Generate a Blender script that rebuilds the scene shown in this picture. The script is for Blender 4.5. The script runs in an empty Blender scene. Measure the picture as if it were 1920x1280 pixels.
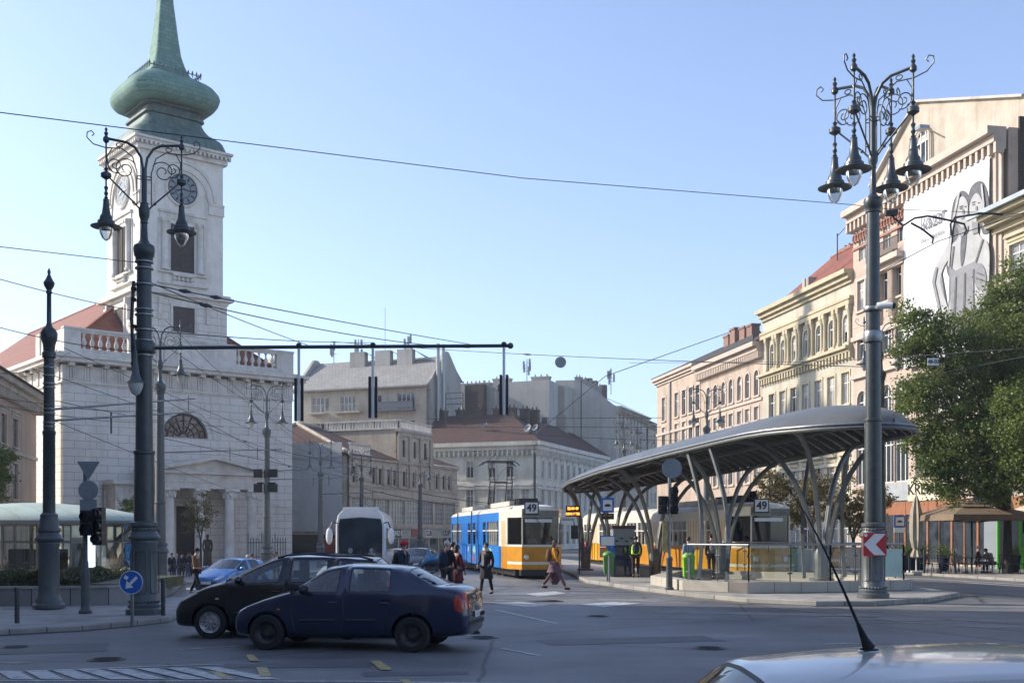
import bpy, bmesh, math, random
from mathutils import Vector, Matrix
import numpy as np
R = math.radians
rnd = random.Random(7)
SC = bpy.context.scene
COL = SC.collection
# ---------------------------------------------------------------- camera
F = 2130.0; CX = 960.0; HY = 1000.0; CH = 2.0
cam = bpy.data.cameras.new('camera'); cam_o = bpy.data.objects.new('camera', cam); COL.objects.link(cam_o)
cam_o.location = (0, 0, CH); cam_o.rotation_euler = (R(90), 0, 0)
cam.sensor_width = 36.0; cam.lens = 36.0 * F / 1920.0; cam.shift_y = (HY - 640.0) / 1920.0
cam.clip_start = 0.1; cam.clip_end = 3000
SC.camera = cam_o
# ---------------------------------------------------------------- sky + sun
SUN_DIR = Vector((-0.95, 0.24, 0)).normalized(); SUN_EL = R(29)
sd = Vector((SUN_DIR.x * math.cos(SUN_EL), SUN_DIR.y * math.cos(SUN_EL), math.sin(SUN_EL)))
w = bpy.data.worlds.new("World"); SC.world = w; w.use_nodes = True
nt = w.node_tree; bg = nt.nodes['Background']
sky = nt.nodes.new('ShaderNodeTexSky'); sky.sky_type = 'NISHITA'; sky.sun_disc = False
sky.sun_elevation = SUN_EL; sky.sun_rotation = math.atan2(sd.x, sd.y)
sky.altitude = 120; sky.air_density = 1.0; sky.dust_density = 1.2; sky.ozone_density = 4.5
hs_ = nt.nodes.new('ShaderNodeHueSaturation'); hs_.inputs['Saturation'].default_value = .87; hs_.inputs['Hue'].default_value = .506; nt.links.new(sky.outputs[0], hs_.inputs['Color']); nt.links.new(hs_.outputs[0], bg.inputs[0]); bg.inputs[1].default_value = 0.135
sl = bpy.data.lights.new('sun', 'SUN'); sl.energy = 3.1; sl.angle = R(0.6); sl.color = (1.0, 0.91, 0.78)
so = bpy.data.objects.new('sun', sl); COL.objects.link(so)
so.rotation_euler = (-sd).to_track_quat('-Z', 'Y').to_euler()
SC.view_settings.view_transform = 'Standard'; SC.view_settings.look = 'None'
SC.view_settings.exposure = 1.06; SC.view_settings.gamma = 1.0
# ---------------------------------------------------------------- helpers
def ss(t): t = max(0., min(1., t)); return t * t * (3 - 2 * t)
def gz(x, y): return -0.9 * ss((y - 27) / 35.) * ss(-(x + 1.5) / 14.)
def G(px, py, h=0.0):
    """ground point seen at a pixel (h: height of the kerb it lies on)"""
    z = h
    for _ in range(6):
        Y = (CH - z) * F / (py - HY); X = (px - CX) / F * Y; z = gz(X, Y) + h
    return Vector((X, Y, z))
def at(px, Y, z=None):
    X = (px - CX) / F * Y
    return Vector((X, Y, gz(X, Y) if z is None else z))
def Z(py, Y): return CH - (py - HY) / F * Y
def P(px, py, Y): return Vector(((px - CX) / F * Y, Y, Z(py, Y)))

class MB:
    def __init__(s): s.v = []; s.f = []; s.m = []; s.M = None
    def add(s, vs, fs, m=0):
        b = len(s.v)
        if s.M is not None: vs = [s.M @ Vector(q) for q in vs]
        s.v += [tuple(q) for q in vs]; s.f += [[b + i for i in q] for q in fs]; s.m += [m] * len(fs); return s
    def box(s, x0, x1, y0, y1, z0, z1, m=0):
        return s.add([(x0,y0,z0),(x1,y0,z0),(x1,y1,z0),(x0,y1,z0),(x0,y0,z1),(x1,y0,z1),(x1,y1,z1),(x0,y1,z1)],
                     [(0,3,2,1),(4,5,6,7),(0,1,5,4),(1,2,6,5),(2,3,7,6),(3,0,4,7)], m)
    def quad(s, *p, m=0): return s.add(p, [tuple(range(len(p)))], m)
    def prism(s, poly, z0, z1, m=0, mt=None):       # polygon in xy (counter-clockwise)
        n = len(poly); zf = (lambda z, p: z(*p) if callable(z) else z)
        vs = [(p[0], p[1], zf(z0, p)) for p in poly] + [(p[0], p[1], zf(z1, p)) for p in poly]
        s.add(vs, [tuple(range(n - 1, -1, -1))] + [(i, (i+1) % n, n + (i+1) % n, n + i) for i in range(n)], m)
        s.add(vs[n:], [tuple(range(n))], m if mt is None else mt); return s
    def extr(s, poly, y0, y1, m=0):                  # polygon in xz pushed along y
        n = len(poly)
        return s.add([(p[0], y0, p[1]) for p in poly] + [(p[0], y1, p[1]) for p in poly],
                     [tuple(range(n)), tuple(range(2*n-1, n-1, -1))] + [(i, n+i, n+(i+1) % n, (i+1) % n) for i in range(n)], m)
    def extx(s, poly, x0, x1, m=0):                  # polygon in yz pushed along x
        n = len(poly)
        return s.add([(x0, p[0], p[1]) for p in poly] + [(x1, p[0], p[1]) for p in poly],
                     [tuple(range(n-1, -1, -1)), tuple(range(n, 2*n))] + [(i, (i+1) % n, n+(i+1) % n, n+i) for i in range(n)], m)
    def tube(s, pts, r, n=8, m=0, closed=False):
        pts = [Vector(p) for p in pts]; k = len(pts)
        rr = r if isinstance(r, (list, tuple)) else [r] * k
        vs = []; up = None
        for i, p in enumerate(pts):
            if closed: t = pts[(i+1) % k] - pts[i-1]
            else: t = (pts[min(i+1, k-1)] - pts[max(i-1, 0)])
            t = t.normalized() if t.length > 1e-9 else Vector((0,0,1))
            if up is None:
                up = Vector((0,0,1)) if abs(t.z) < .9 else Vector((1,0,0))
            a = t.cross(up)
            if a.length < 1e-6: a = t.cross(Vector((0,1,0)))
            a.normalize(); b = a.cross(t).normalized(); up = b
            vs += [p + (a * math.cos(2*math.pi*j/n) + b * math.sin(2*math.pi*j/n)) * rr[i] for j in range(n)]
        fs = []
        for i in range(k if closed else k - 1):
            q = ((i+1) % k) * n
            fs += [(i*n + j, i*n + (j+1) % n, q + (j+1) % n, q + j) for j in range(n)]
        if not closed: fs += [tuple(range(n-1, -1, -1)), tuple(range((k-1)*n, k*n))]
        return s.add(vs, fs, m)
    def bar(s, a, b, w_, h_, m=0):                   # rectangular beam
        a = Vector(a); b = Vector(b); t = (b - a).normalized()
        sd_ = t.cross(Vector((0,0,1)));
        if sd_.length < 1e-4: sd_ = Vector((1,0,0))
        sd_.normalize(); u = sd_.cross(t).normalized()
        vs = [c + sd_ * (i * w_/2) + u * (j * h_/2) for c in (a, b) for i, j in ((-1,-1),(1,-1),(1,1),(-1,1))]
        return s.add(vs, [(0,1,2,3),(7,6,5,4),(0,4,5,1),(1,5,6,2),(2,6,7,3),(3,7,4,0)], m)
    def lathe(s, prof, n=24, c=(0,0,0), m=0, cap=True, flute=0):
        vs = []
        for r, z in prof:
            vs += [(c[0] + r*math.cos(2*math.pi*j/n), c[1] + r*math.sin(2*math.pi*j/n), c[2] + z) for j in range(n)]
        fs = [(i*n+j, i*n+(j+1) % n, (i+1)*n+(j+1) % n, (i+1)*n+j) for i in range(len(prof)-1) for j in range(n)]
        if cap: fs += [tuple(range(n-1,-1,-1)), tuple(range((len(prof)-1)*n, len(prof)*n))]
        return s.add(vs, fs, m)
    def sph(s, c, r, n=12, k=8, m=0):
        r = r if isinstance(r, (tuple, list)) else (r, r, r)
        vs = [(c[0], c[1], c[2]-r[2])]
        for i in range(1, k):
            a = -math.pi/2 + math.pi*i/k
            vs += [(c[0]+r[0]*math.cos(a)*math.cos(2*math.pi*j/n), c[1]+r[1]*math.cos(a)*math.sin(2*math.pi*j/n), c[2]+r[2]*math.sin(a)) for j in range(n)]
        vs.append((c[0], c[1], c[2]+r[2])); L = len(vs)-1
        fs = [(0, 1+(j+1) % n, 1+j) for j in range(n)]
        fs += [(1+i*n+j, 1+i*n+(j+1) % n, 1+(i+1)*n+(j+1) % n, 1+(i+1)*n+j) for i in range(k-2) for j in range(n)]
        fs += [(1+(k-2)*n+j, 1+(k-2)*n+(j+1) % n, L) for j in range(n)]
        return s.add(vs, fs, m)
    def disc(s, c, r, n=28, ax='y', th=.02, m=0):
        M0 = s.M; B = Matrix.Translation(Vector(c)) @ (Matrix.Rotation(R(90), 4, 'X') if ax == 'y' else Matrix.Rotation(R(90), 4, 'Y') if ax == 'x' else Matrix.Identity(4))
        s.M = B if M0 is None else M0 @ B
        s.lathe([(r, -th/2), (r, th/2)], n, m=m); s.M = M0; return s
    def mesh(s, name, mats, smooth=40):
        me = bpy.data.meshes.new(name); me.from_pydata(s.v, [], s.f)
        for mm in (mats if isinstance(mats, (list, tuple)) else [mats]): me.materials.append(mm)
        me.polygons.foreach_set('material_index', s.m)
        if smooth:
            me.polygons.foreach_set('use_smooth', [True]*len(me.polygons)); me.update()
            me.set_sharp_from_angle(angle=R(smooth))
        me.update(); return me
    def build(s, name, mats, parent=None, smooth=40, **k):
        return link(name, s.mesh(name, mats, smooth), parent, **k)
def link(name, me, parent=None, loc=None, rot=None):
    o = bpy.data.objects.new(name, me); COL.objects.link(o)
    if parent: o.parent = parent
    if loc is not None: o.location = loc
    if rot is not None: o.rotation_euler = (0,0,rot)
    return o
def tag(o, label=None, cat=None, group=None, kind=None):
    if label: o['label'] = label
    if cat: o['category'] = cat
    if group: o['group'] = group
    if kind: o['kind'] = kind
    return o
def thing(name, label, cat, loc=(0,0,0), rot=0, group=None):
    o = bpy.data.objects.new(name, None); COL.objects.link(o); o.location = loc; o.rotation_euler = (0,0,rot); o.empty_display_size = .3
    return tag(o, label, cat, group)
def dup(o, parent=None, loc=None, rot=None, label=None):
    c = o.copy(); COL.objects.link(c)
    if parent: c.parent = parent
    if loc is not None: c.location = loc
    if rot is not None: c.rotation_euler = (0,0,rot)
    if label: c['label'] = label
    for ch in list(o.children): dup(ch, c)
    return c
# ---------------------------------------------------------------- materials
def mat(name, col, rough=.7, var=.12, scale=3.0, metal=0., bump=0., bscale=20., coat=0., spec=.5, col2=None, streak=0., det=6, grime=None, weather=0):
    m = bpy.data.materials.new(name); m.use_nodes = True; n = m.node_tree.nodes; L = m.node_tree.links
    b = n['Principled BSDF']; b.inputs['Roughness'].default_value = rough; b.inputs['Metallic'].default_value = metal
    b.inputs['Coat Weight'].default_value = coat; b.inputs['Coat Roughness'].default_value = .04; b.inputs['Specular IOR Level'].default_value = spec
    c = tuple(col) + (1,)
    tc = n.new('ShaderNodeTexCoord'); mp = n.new('ShaderNodeMapping'); L.new(tc.outputs['Object'], mp.inputs[0])
    nz = n.new('ShaderNodeTexNoise'); nz.inputs['Scale'].default_value = scale; nz.inputs['Detail'].default_value = det; nz.inputs['Roughness'].default_value = .6
    if streak: mp.inputs['Scale'].default_value = (1, 1, streak)
    L.new(mp.outputs[0], nz.inputs[0])
    rp = n.new('ShaderNodeValToRGB'); rp.color_ramp.elements[0].position = .3; rp.color_ramp.elements[1].position = .7
    d = col2 if col2 else tuple(q*(1-2*var) for q in col)
    rp.color_ramp.elements[0].color = tuple(d) + (1,); rp.color_ramp.elements[1].color = tuple(min(1, q*(1+var*.5)) for q in col) + (1,)
    L.new(nz.outputs[0], rp.inputs[0]); out = rp.outputs[0]
    if grime:
        n2 = n.new('ShaderNodeTexNoise'); n2.inputs['Scale'].default_value = grime[1]; n2.inputs['Detail'].default_value = 8; n2.inputs['Roughness'].default_value = .7
        L.new(tc.outputs['Object'], n2.inputs[0])
        r2 = n.new('ShaderNodeMapRange'); r2.inputs[1].default_value = .48; r2.inputs[2].default_value = .7; L.new(n2.outputs[0], r2.inputs[0])
        mx = n.new('ShaderNodeMixRGB'); mx.blend_type = 'MULTIPLY'; mx.inputs[2].default_value = tuple(grime[0]) + (1,)
        L.new(r2.outputs[0], mx.inputs[0]); L.new(out, mx.inputs[1]); out = mx.outputs[0]
    if weather:
        mp2 = n.new('ShaderNodeMapping'); mp2.inputs['Scale'].default_value = (1.4,1.4,.12); L.new(tc.outputs['Object'], mp2.inputs[0]); ns = n.new('ShaderNodeTexNoise'); ns.inputs['Scale'].default_value = .9; ns.inputs['Detail'].default_value = 8; ns.inputs['Roughness'].default_value = .7; L.new(mp2.outputs[0], ns.inputs[0])
        r3 = n.new('ShaderNodeMapRange'); r3.inputs[1].default_value = .5; r3.inputs[2].default_value = .72; r3.inputs[4].default_value = weather; L.new(ns.outputs[0], r3.inputs[0])
        m4 = n.new('ShaderNodeMixRGB'); m4.blend_type = 'MULTIPLY'; m4.inputs[2].default_value = (.66,.64,.60,1); L.new(r3.outputs[0], m4.inputs[0]); L.new(out, m4.inputs[1]); out = m4.outputs[0]
    L.new(out, b.inputs['Base Color'])
    if bump:
        nb = n.new('ShaderNodeTexNoise'); nb.inputs['Scale'].default_value = bscale; nb.inputs['Detail'].default_value = 6; L.new(tc.outputs['Object'], nb.inputs[0])
        bp = n.new('ShaderNodeBump'); bp.inputs['Strength'].default_value = bump; bp.inputs['Distance'].default_value = .05
        L.new(nb.outputs[0], bp.inputs['Height']); L.new(bp.outputs[0], b.inputs['Normal'])
    return m
def brickmat(name, col, mortar, bw, bh, ms, rough=.8, var=.15, col2=None, bump=.6, off=.5, grime=None, hz=False):
    """courses laid out in object space; works on faces along x and along y"""
    m = bpy.data.materials.new(name); m.use_nodes = True; n = m.node_tree.nodes; L = m.node_tree.links
    b = n['Principled BSDF']; b.inputs['Roughness'].default_value = rough
    tc = n.new('ShaderNodeTexCoord'); sp = n.new('ShaderNodeSeparateXYZ'); L.new(tc.outputs['Object'], sp.inputs[0])
    ad = n.new('ShaderNodeMath'); L.new(sp.outputs[0], ad.inputs[0]); L.new(sp.outputs[1], ad.inputs[1]); cb = n.new('ShaderNodeCombineXYZ')
    L.new(ad.outputs[0], cb.inputs[0]); L.new(sp.outputs[2], cb.inputs[1])
    br = n.new('ShaderNodeTexBrick'); L.new(cb.outputs[0], br.inputs[0])
    br.inputs['Color1'].default_value = tuple(col)+(1,); br.inputs['Color2'].default_value = tuple(col2 or [q*(1-var) for q in col])+(1,)
    br.inputs['Mortar'].default_value = tuple(mortar)+(1,); br.inputs['Scale'].default_value = 1
    br.inputs['Mortar Size'].default_value = ms; br.inputs['Mortar Smooth'].default_value = .1; br.inputs['Bias'].default_value = 0
    br.inputs['Brick Width'].default_value = bw; br.inputs['Row Height'].default_value = bh; br.offset = off
    nz = n.new('ShaderNodeTexNoise'); nz.inputs['Scale'].default_value = .45; nz.inputs['Detail'].default_value = 9; nz.inputs['Roughness'].default_value = .7; L.new(tc.outputs['Object'], nz.inputs[0])
    r2 = n.new('ShaderNodeMapRange'); r2.inputs[1].default_value = .35; r2.inputs[2].default_value = .72; L.new(nz.outputs[0], r2.inputs[0])
    mx = n.new('ShaderNodeMixRGB'); mx.blend_type = 'MULTIPLY'; mx.inputs[2].default_value = tuple(grime or (.8,.78,.74))+(1,)
    L.new(r2.outputs[0], mx.inputs[0]); L.new(br.outputs[0], mx.inputs[1])
    mp = n.new('ShaderNodeMapping'); mp.inputs['Scale'].default_value = (1.6,1.6,.10); L.new(tc.outputs['Object'], mp.inputs[0]); ns = n.new('ShaderNodeTexNoise'); ns.inputs['Scale'].default_value = .9; ns.inputs['Detail'].default_value = 7; ns.inputs['Roughness'].default_value = .7; L.new(mp.outputs[0], ns.inputs[0])
    r3 = n.new('ShaderNodeMapRange'); r3.inputs[1].default_value = .5; r3.inputs[2].default_value = .75; r3.inputs[4].default_value = .8; L.new(ns.outputs[0], r3.inputs[0])
    m4 = n.new('ShaderNodeMixRGB'); m4.blend_type = 'MULTIPLY'; m4.inputs[2].default_value = (.74,.72,.69,1); L.new(r3.outputs[0], m4.inputs[0]); L.new(mx.outputs[0], m4.inputs[1]); L.new(m4.outputs[0], b.inputs['Base Color'])
    bp = n.new('ShaderNodeBump'); bp.inputs['Strength'].default_value = bump; bp.inputs['Distance'].default_value = .04; bp.invert = True
    L.new(br.outputs['Fac'], bp.inputs['Height']); L.new(bp.outputs[0], b.inputs['Normal'])
    return m
def glassmat(name, tint=(.9,.95,.94), rough=.02, alpha=.35, refl=.5):
    """thin clear pane: part transparent, part glossy"""
    m = bpy.data.materials.new(name); m.use_nodes = True; n = m.node_tree.nodes; L = m.node_tree.links
    n.remove(n['Principled BSDF']); o = n['Material Output']
    t = n.new('ShaderNodeBsdfTransparent'); t.inputs[0].default_value = tuple(tint)+(1,)
    g = n.new('ShaderNodeBsdfGlossy'); g.inputs['Roughness'].default_value = rough; g.inputs[0].default_value = (.9,.9,.9,1)
    fr = n.new('ShaderNodeFresnel'); fr.inputs[0].default_value = 1.5
    ma = n.new('ShaderNodeMath'); ma.operation = 'MULTIPLY_ADD'; ma.inputs[1].default_value = 1.0; ma.inputs[2].default_value = refl*.15; L.new(fr.outputs[0], ma.inputs[0])
    mx = n.new('ShaderNodeMixShader'); L.new(ma.outputs[0], mx.inputs[0]); L.new(t.outputs[0], mx.inputs[1]); L.new(g.outputs[0], mx.inputs[2]); L.new(mx.outputs[0], o.inputs[0])
    return m
def emis(name, col, st):
    m = bpy.data.materials.new(name); m.use_nodes = True; b = m.node_tree.nodes['Principled BSDF']
    b.inputs['Base Color'].default_value = tuple(q*.3 for q in col)+(1,); b.inputs['Emission Color'].default_value = tuple(col)+(1,); b.inputs['Emission Strength'].default_value = st
    return m
M = {}
M['pane'] = mat('window_glass', (.045,.055,.065), .06, .3, .8, spec=.8)
M['pane_curtained'] = mat('window_glass_curtained', (.30,.30,.29), .1, .25, 1.2, spec=.8)  # paler pane, curtains behind the glass
M['frame_w'] = mat('white_window_paint', (.68,.67,.63), .5, .05)
M['frame_b'] = mat('brown_window_paint', (.10,.065,.045), .5, .1)
M['dark'] = mat('dark_interior', (.02,.02,.022), .9, .1)
M['iron'] = mat('dark_green_iron', (.045,.058,.060), .38, .2, 4, coat=.15, bump=.05, bscale=30, grime=((.7,.7,.7),3))
M['iron_g'] = mat('grey_painted_iron', (.092,.105,.108), .42, .12, 5, coat=.1, bump=.08, bscale=25, grime=((.7,.68,.66),2.5))
M['steel'] = mat('galvanised_steel', (.30,.31,.32), .35, .12, 6, metal=.8)
M['black'] = mat('black_plastic', (.014,.014,.016), .45, .1)
M['rubber'] = mat('black_rubber', (.013,.013,.014), .8, .1)
M['white'] = mat('white_paint', (.75,.75,.73), .45, .05)
M['signback'] = mat('grey_sign_back', (.22,.25,.27), .5, .1, 8)
M['wire'] = mat('dark_cable', (.03,.032,.035), .6, .05)
# ---------------------------------------------------------------- ground
def asphalt():
    m = bpy.data.materials.new('asphalt'); m.use_nodes = True; n = m.node_tree.nodes; L = m.node_tree.links; b = n['Principled BSDF']
    tc = n.new('ShaderNodeTexCoord')
    def nz(s, d=6, r=.6, dist=0, sc=None):
        q = n.new('ShaderNodeTexNoise'); q.inputs['Scale'].default_value = s; q.inputs['Detail'].default_value = d; q.inputs['Roughness'].default_value = r; q.inputs['Distortion'].default_value = dist
        if sc:
            mp = n.new('ShaderNodeMapping'); mp.inputs['Scale'].default_value = sc; mp.inputs['Rotation'].default_value = (0,0,R(12)); L.new(tc.outputs['Object'], mp.inputs[0]); L.new(mp.outputs[0], q.inputs[0])
        else: L.new(tc.outputs['Object'], q.inputs[0])
        return q
    a = nz(.25, 7, .65); g = nz(45, 3, .8); t = nz(.5, 5, .6, 0, (.25, 2.2, 1))
    rp = n.new('ShaderNodeValToRGB'); rp.color_ramp.elements[0].position = .35; rp.color_ramp.elements[0].color = (.088,.089,.093,1)
    rp.color_ramp.elements[1].position = .68; rp.color_ramp.elements[1].color = (.185,.186,.188,1); L.new(a.outputs[0], rp.inputs[0])
    mx = n.new('ShaderNodeMixRGB'); mx.blend_type = 'OVERLAY'; mx.inputs[0].default_value = .8; L.new(rp.outputs[0], mx.inputs[1]); L.new(g.outputs[0], mx.inputs[2])
    m2 = n.new('ShaderNodeMixRGB'); m2.blend_type = 'OVERLAY'; m2.inputs[0].default_value = .6; L.new(mx.outputs[0], m2.inputs[1]); L.new(t.outputs[0], m2.inputs[2])
    # cracks
    vo = n.new('ShaderNodeTexVoronoi'); vo.feature = 'DISTANCE_TO_EDGE'; vo.inputs['Scale'].default_value = .16
    wd = n.new('ShaderNodeMixRGB'); wd.inputs[0].default_value = .12; L.new(tc.outputs['Object'], wd.inputs[1]); q = nz(1.2, 5); L.new(q.outputs['Color'], wd.inputs[2]); 
    wm = n.new('ShaderNodeVectorMath'); wm.operation = 'SCALE'; wm.inputs[3].default_value = 1.0
    L.new(wd.outputs[0], wm.inputs[0]); L.new(wm.outputs[0], vo.inputs[0])
    cr = n.new('ShaderNodeMapRange'); cr.inputs[1].default_value = .002; cr.inputs[2].default_value = .006; cr.inputs[3].default_value = .35; cr.inputs[4].default_value = 1; L.new(vo.outputs[0], cr.inputs[0])
    m3 = n.new('ShaderNodeMixRGB'); m3.blend_type = 'MULTIPLY'; m3.inputs[0].default_value = 1; L.new(m2.outputs[0], m3.inputs[1]); L.new(cr.outputs[0], m3.inputs[2])
    L.new(m3.outputs[0], b.inputs['Base Color'])
    ro = n.new('ShaderNodeMapRange'); ro.inputs[3].default_value = .42; ro.inputs[4].default_value = .72; L.new(t.outputs[0], ro.inputs[0]); L.new(ro.outputs[0], b.inputs['Roughness'])
    bp = n.new('ShaderNodeBump'); bp.inputs['Strength'].default_value = .5; bp.inputs['Distance'].default_value = .02; g2 = nz(22, 5, .8); L.new(g2.outputs[0], bp.inputs['Height']); L.new(bp.outputs[0], b.inputs['Normal'])
    return m
M['asphalt'] = asphalt()
M['pave'] = mat('worn_paving', (.36,.345,.32), .75, .16, 1.2, bump=.25, bscale=18, grime=((.6,.6,.62),.7))
M['kerb'] = brickmat('granite_kerb', (.36,.345,.31), (.12,.11,.10), 1.0, .6, .02, grime=(.6,.58,.55))
M['mark'] = mat('worn_road_paint', (.52,.53,.52), .6, .2, 6, grime=((.35,.36,.38),5))
M['mark_y'] = mat('worn_yellow_paint', (.48,.38,.16), .6, .2, 6, grime=((.45,.45,.45),5))
def sheet(name, xs, ys, dz, mt):
    nx, ny = len(xs), len(ys)
    vs = [(x, y, gz(x, y) + dz) for y in ys for x in xs]
    fs = [(j*nx+i, j*nx+i+1, (j+1)*nx+i+1, (j+1)*nx+i) for j in range(ny-1) for i in range(nx-1)]
    mb = MB(); mb.add(vs, fs); return mb.build(name, mt, smooth=60)
xs = [-420,-250,-150,-90,-60] + list(np.arange(-50, 51, 2.)) + [60,90,150,250,420]
ys = [-200,-60,-10] + list(np.arange(0, 121, 2.)) + [140,180,250,350,460]
tag(sheet('road', xs, ys, 0, M['asphalt']), kind='structure')
def kerbed(name, pts, h, mtop=None, kw=.28, mk=None):
    """raised island or pavement: kerb ring + top, follows the ground"""
    n = len(pts); P2 = [Vector((p[0], p[1])) for p in pts]
    A = sum(P2[i].x*P2[(i+1) % n].y - P2[(i+1) % n].x*P2[i].y for i in range(n))
    if A < 0: P2.reverse()
    inn = []
    for i in range(n):
        a = (P2[i]-P2[i-1]).normalized(); b = (P2[(i+1) % n]-P2[i]).normalized(); na = Vector((-a.y, a.x)); nb = Vector((-b.y, b.x)); q = (na+nb)
        q = q / max(.35, q.length_squared/2); inn.append(P2[i] + q*kw)
    k = MB(); vs = [(p.x, p.y, gz(p.x, p.y)-.15) for p in P2] + [(p.x, p.y, gz(p.x,p.y)+h-.02) for p in P2]
    out2 = [P2[i] + (inn[i]-P2[i])*.07 for i in range(n)]
    vs += [(p.x, p.y, gz(p.x,p.y)+h) for p in out2] + [(p.x, p.y, gz(p.x,p.y)+h) for p in inn]
    fs = []
    for r in range(3): fs += [(r*n+i, r*n+(i+1) % n, (r+1)*n+(i+1) % n, (r+1)*n+i) for i in range(n)]
    k.add(vs, fs); tag(k.build('kerb', mk or M['kerb'], smooth=0), kind='structure')
    t = MB(); bm = bmesh.new(); vv = [bm.verts.new((p.x, p.y, gz(p.x,p.y)+h-.004)) for p in inn]; bm.faces.new(vv); bmesh.ops.triangulate(bm, faces=bm.faces[:])
    me = bpy.data.meshes.new(name); bm.to_mesh(me); bm.free(); me.materials.append(mtop or M['pave'])
    return tag(link(name, me), kind='structure')
def mark(pts, mt=None, dz=.008):
    MK.setdefault((mt or M['mark']).name, MB()).quad(*[(p.x, p.y, gz(p.x, p.y) + dz) for p in pts])
MK = {}
def mline(a, b, w_, mt=None, dz=.008):
    a = Vector(a[:2]).to_3d(); b = Vector(b[:2]).to_3d(); t = (b-a).normalized(); s_ = Vector((-t.y, t.x, 0))*w_/2; n = max(1, int((b-a).length/4))
    for i in range(n):
        p = a + (b-a)*i/n; q = a + (b-a)*(i+1)/n; mark([p-s_, q-s_, q+s_, p+s_], mt, dz)
# ---------------------------------------------------------------- islands, pavements, markings
# left traffic island
ISL = [G(0,1191), G(150,1183), G(250,1174), G(318,1166), G(350,1150), G(372,1128), Vector((-11.5,46,0)), Vector((-16.5,58,0)), Vector((-40,62,0)), Vector((-40,24,0)), Vector((-14,22.2,0))]
kerbed('traffic_island', ISL, .12)
# refuge island by the tram shelter
ISR = [G(1100,1093), G(1180,1105), G(1290,1119), G(1400,1130), G(1530,1136), G(1640,1136), G(1740,1130), G(1800,1119), Vector((14.1,39,0)), Vector((13.0,43,0)), Vector((8.4,54,0)), Vector((3.4,86,0)), Vector((-.4,86,0)), Vector((2.6,60,0))]
kerbed('tram_platform', ISR, .15)
# pavement by the right hand houses, and in front of the houses at the far side
kerbed('pavement', [Vector((23,38,0)), Vector((18.9,57.6,0)), Vector((15.2,78,0)), Vector((9,110,0)), Vector((13,125,0)), Vector((60,125,0)), Vector((60,38,0))], .13)
kerbed('pavement', [Vector((-19,64,0)), Vector((-13,82,0)), Vector((-11.5,98,0)), Vector((-4,112,0)), Vector((1.5,128,0)), Vector((-30,150,0)), Vector((-90,120,0)), Vector((-90,64,0))], .13)
# rails
rl = MB()
def rail_line(a, b):
    a = Vector(a); b = Vector(b); n = 24; t = (b-a).normalized(); s_ = Vector((-t.y, t.x, 0))
    for off in (-.72, .72):
        for i in range(n):
            p = a+(b-a)*i/n + s_*off; q = a+(b-a)*(i+1)/n + s_*off
            for (o, w_) in ((0, .06), ):
                rl.quad(*[(v.x, v.y, gz(v.x,v.y)+.012) for v in (p-s_*w_/2, p+s_*w_/2, q+s_*w_/2, q-s_*w_/2)][::-1])
M['rail'] = mat('worn_rail_steel', (.45,.45,.46), .25, .1, 10, metal=.9)
rail_line((-2.5,70,0), (2.0,47,0)); rail_line((2.0,47,0), (9.5,26,0)); rail_line((9.5,26,0), (22,8,0))
rail_line((5.4,76,0), (10.6,46,0)); rail_line((10.6,46,0), (17.5,32,0)); rail_line((17.5,32,0), (36,16,0))
tag(rl.build('tram_rails', M['rail'], smooth=0), kind='structure')
# hatched area bottom left
mline(G(-60,1262), G(290,1249), .10); mline(G(290,1249), G(420,1245), .08); mline(G(-60,1276), G(660,1277), .10); mline(G(660,1277), G(980,1282), .10)
for i, (xa, xb) in enumerate([(15,42),(66,100),(115,167),(165,230),(220,293),(275,366),(330,420),(390,505)]):
    a = G(xa, 1258-i*1.0, 0); b = G(xb, 1274, 0); t = Vector((.16,0,0)); mark([a-t, b-t, b+t, a+t], None, .012)
for q in ([(392,1260),(410,1259),(438,1272),(418,1273)], [(480,1252),(500,1252),(510,1269),(488,1269)], [(461,1228),(475,1228),(487,1240),(468,1240)], [(694,1240),(712,1239),(736,1256),(714,1257)], [(748,1275),(766,1275),(780,1284),(760,1284)]):
    mark([G(*p) for p in q], M['mark_y'], .016)
mline(G(335,1218), G(450,1210), .07); mline(G(940,1215), G(1012,1229), .09); mline(G(930,1143), G(1045,1169), .11)
mline(G(0,1243), G(60,1243), .08); mline(G(1110,1158), G(1330,1158), .08); mline(G(1545,1207), G(1640,1205), .10); mline(G(1760,1173), G(1935,1175), .07)
for q in ([(925,1131),(975,1128),(1035,1134),(990,1138)], [(985,1113),(1040,1108),(1062,1112),(1010,1118)], [(1085,1133),(1150,1128),(1200,1131),(1130,1138)]):
    mark([G(*p) for p in q], None, .008)
mline(G(1120,1122), G(1290,1130), .12); mline(G(1700,1083), G(1930,1096), .3)
mline(G(1810,1092), G(1930,1100), .25)
for k, mb in MK.items(): tag(mb.build('road_markings', bpy.data.materials[k], smooth=0), kind='structure')
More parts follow.
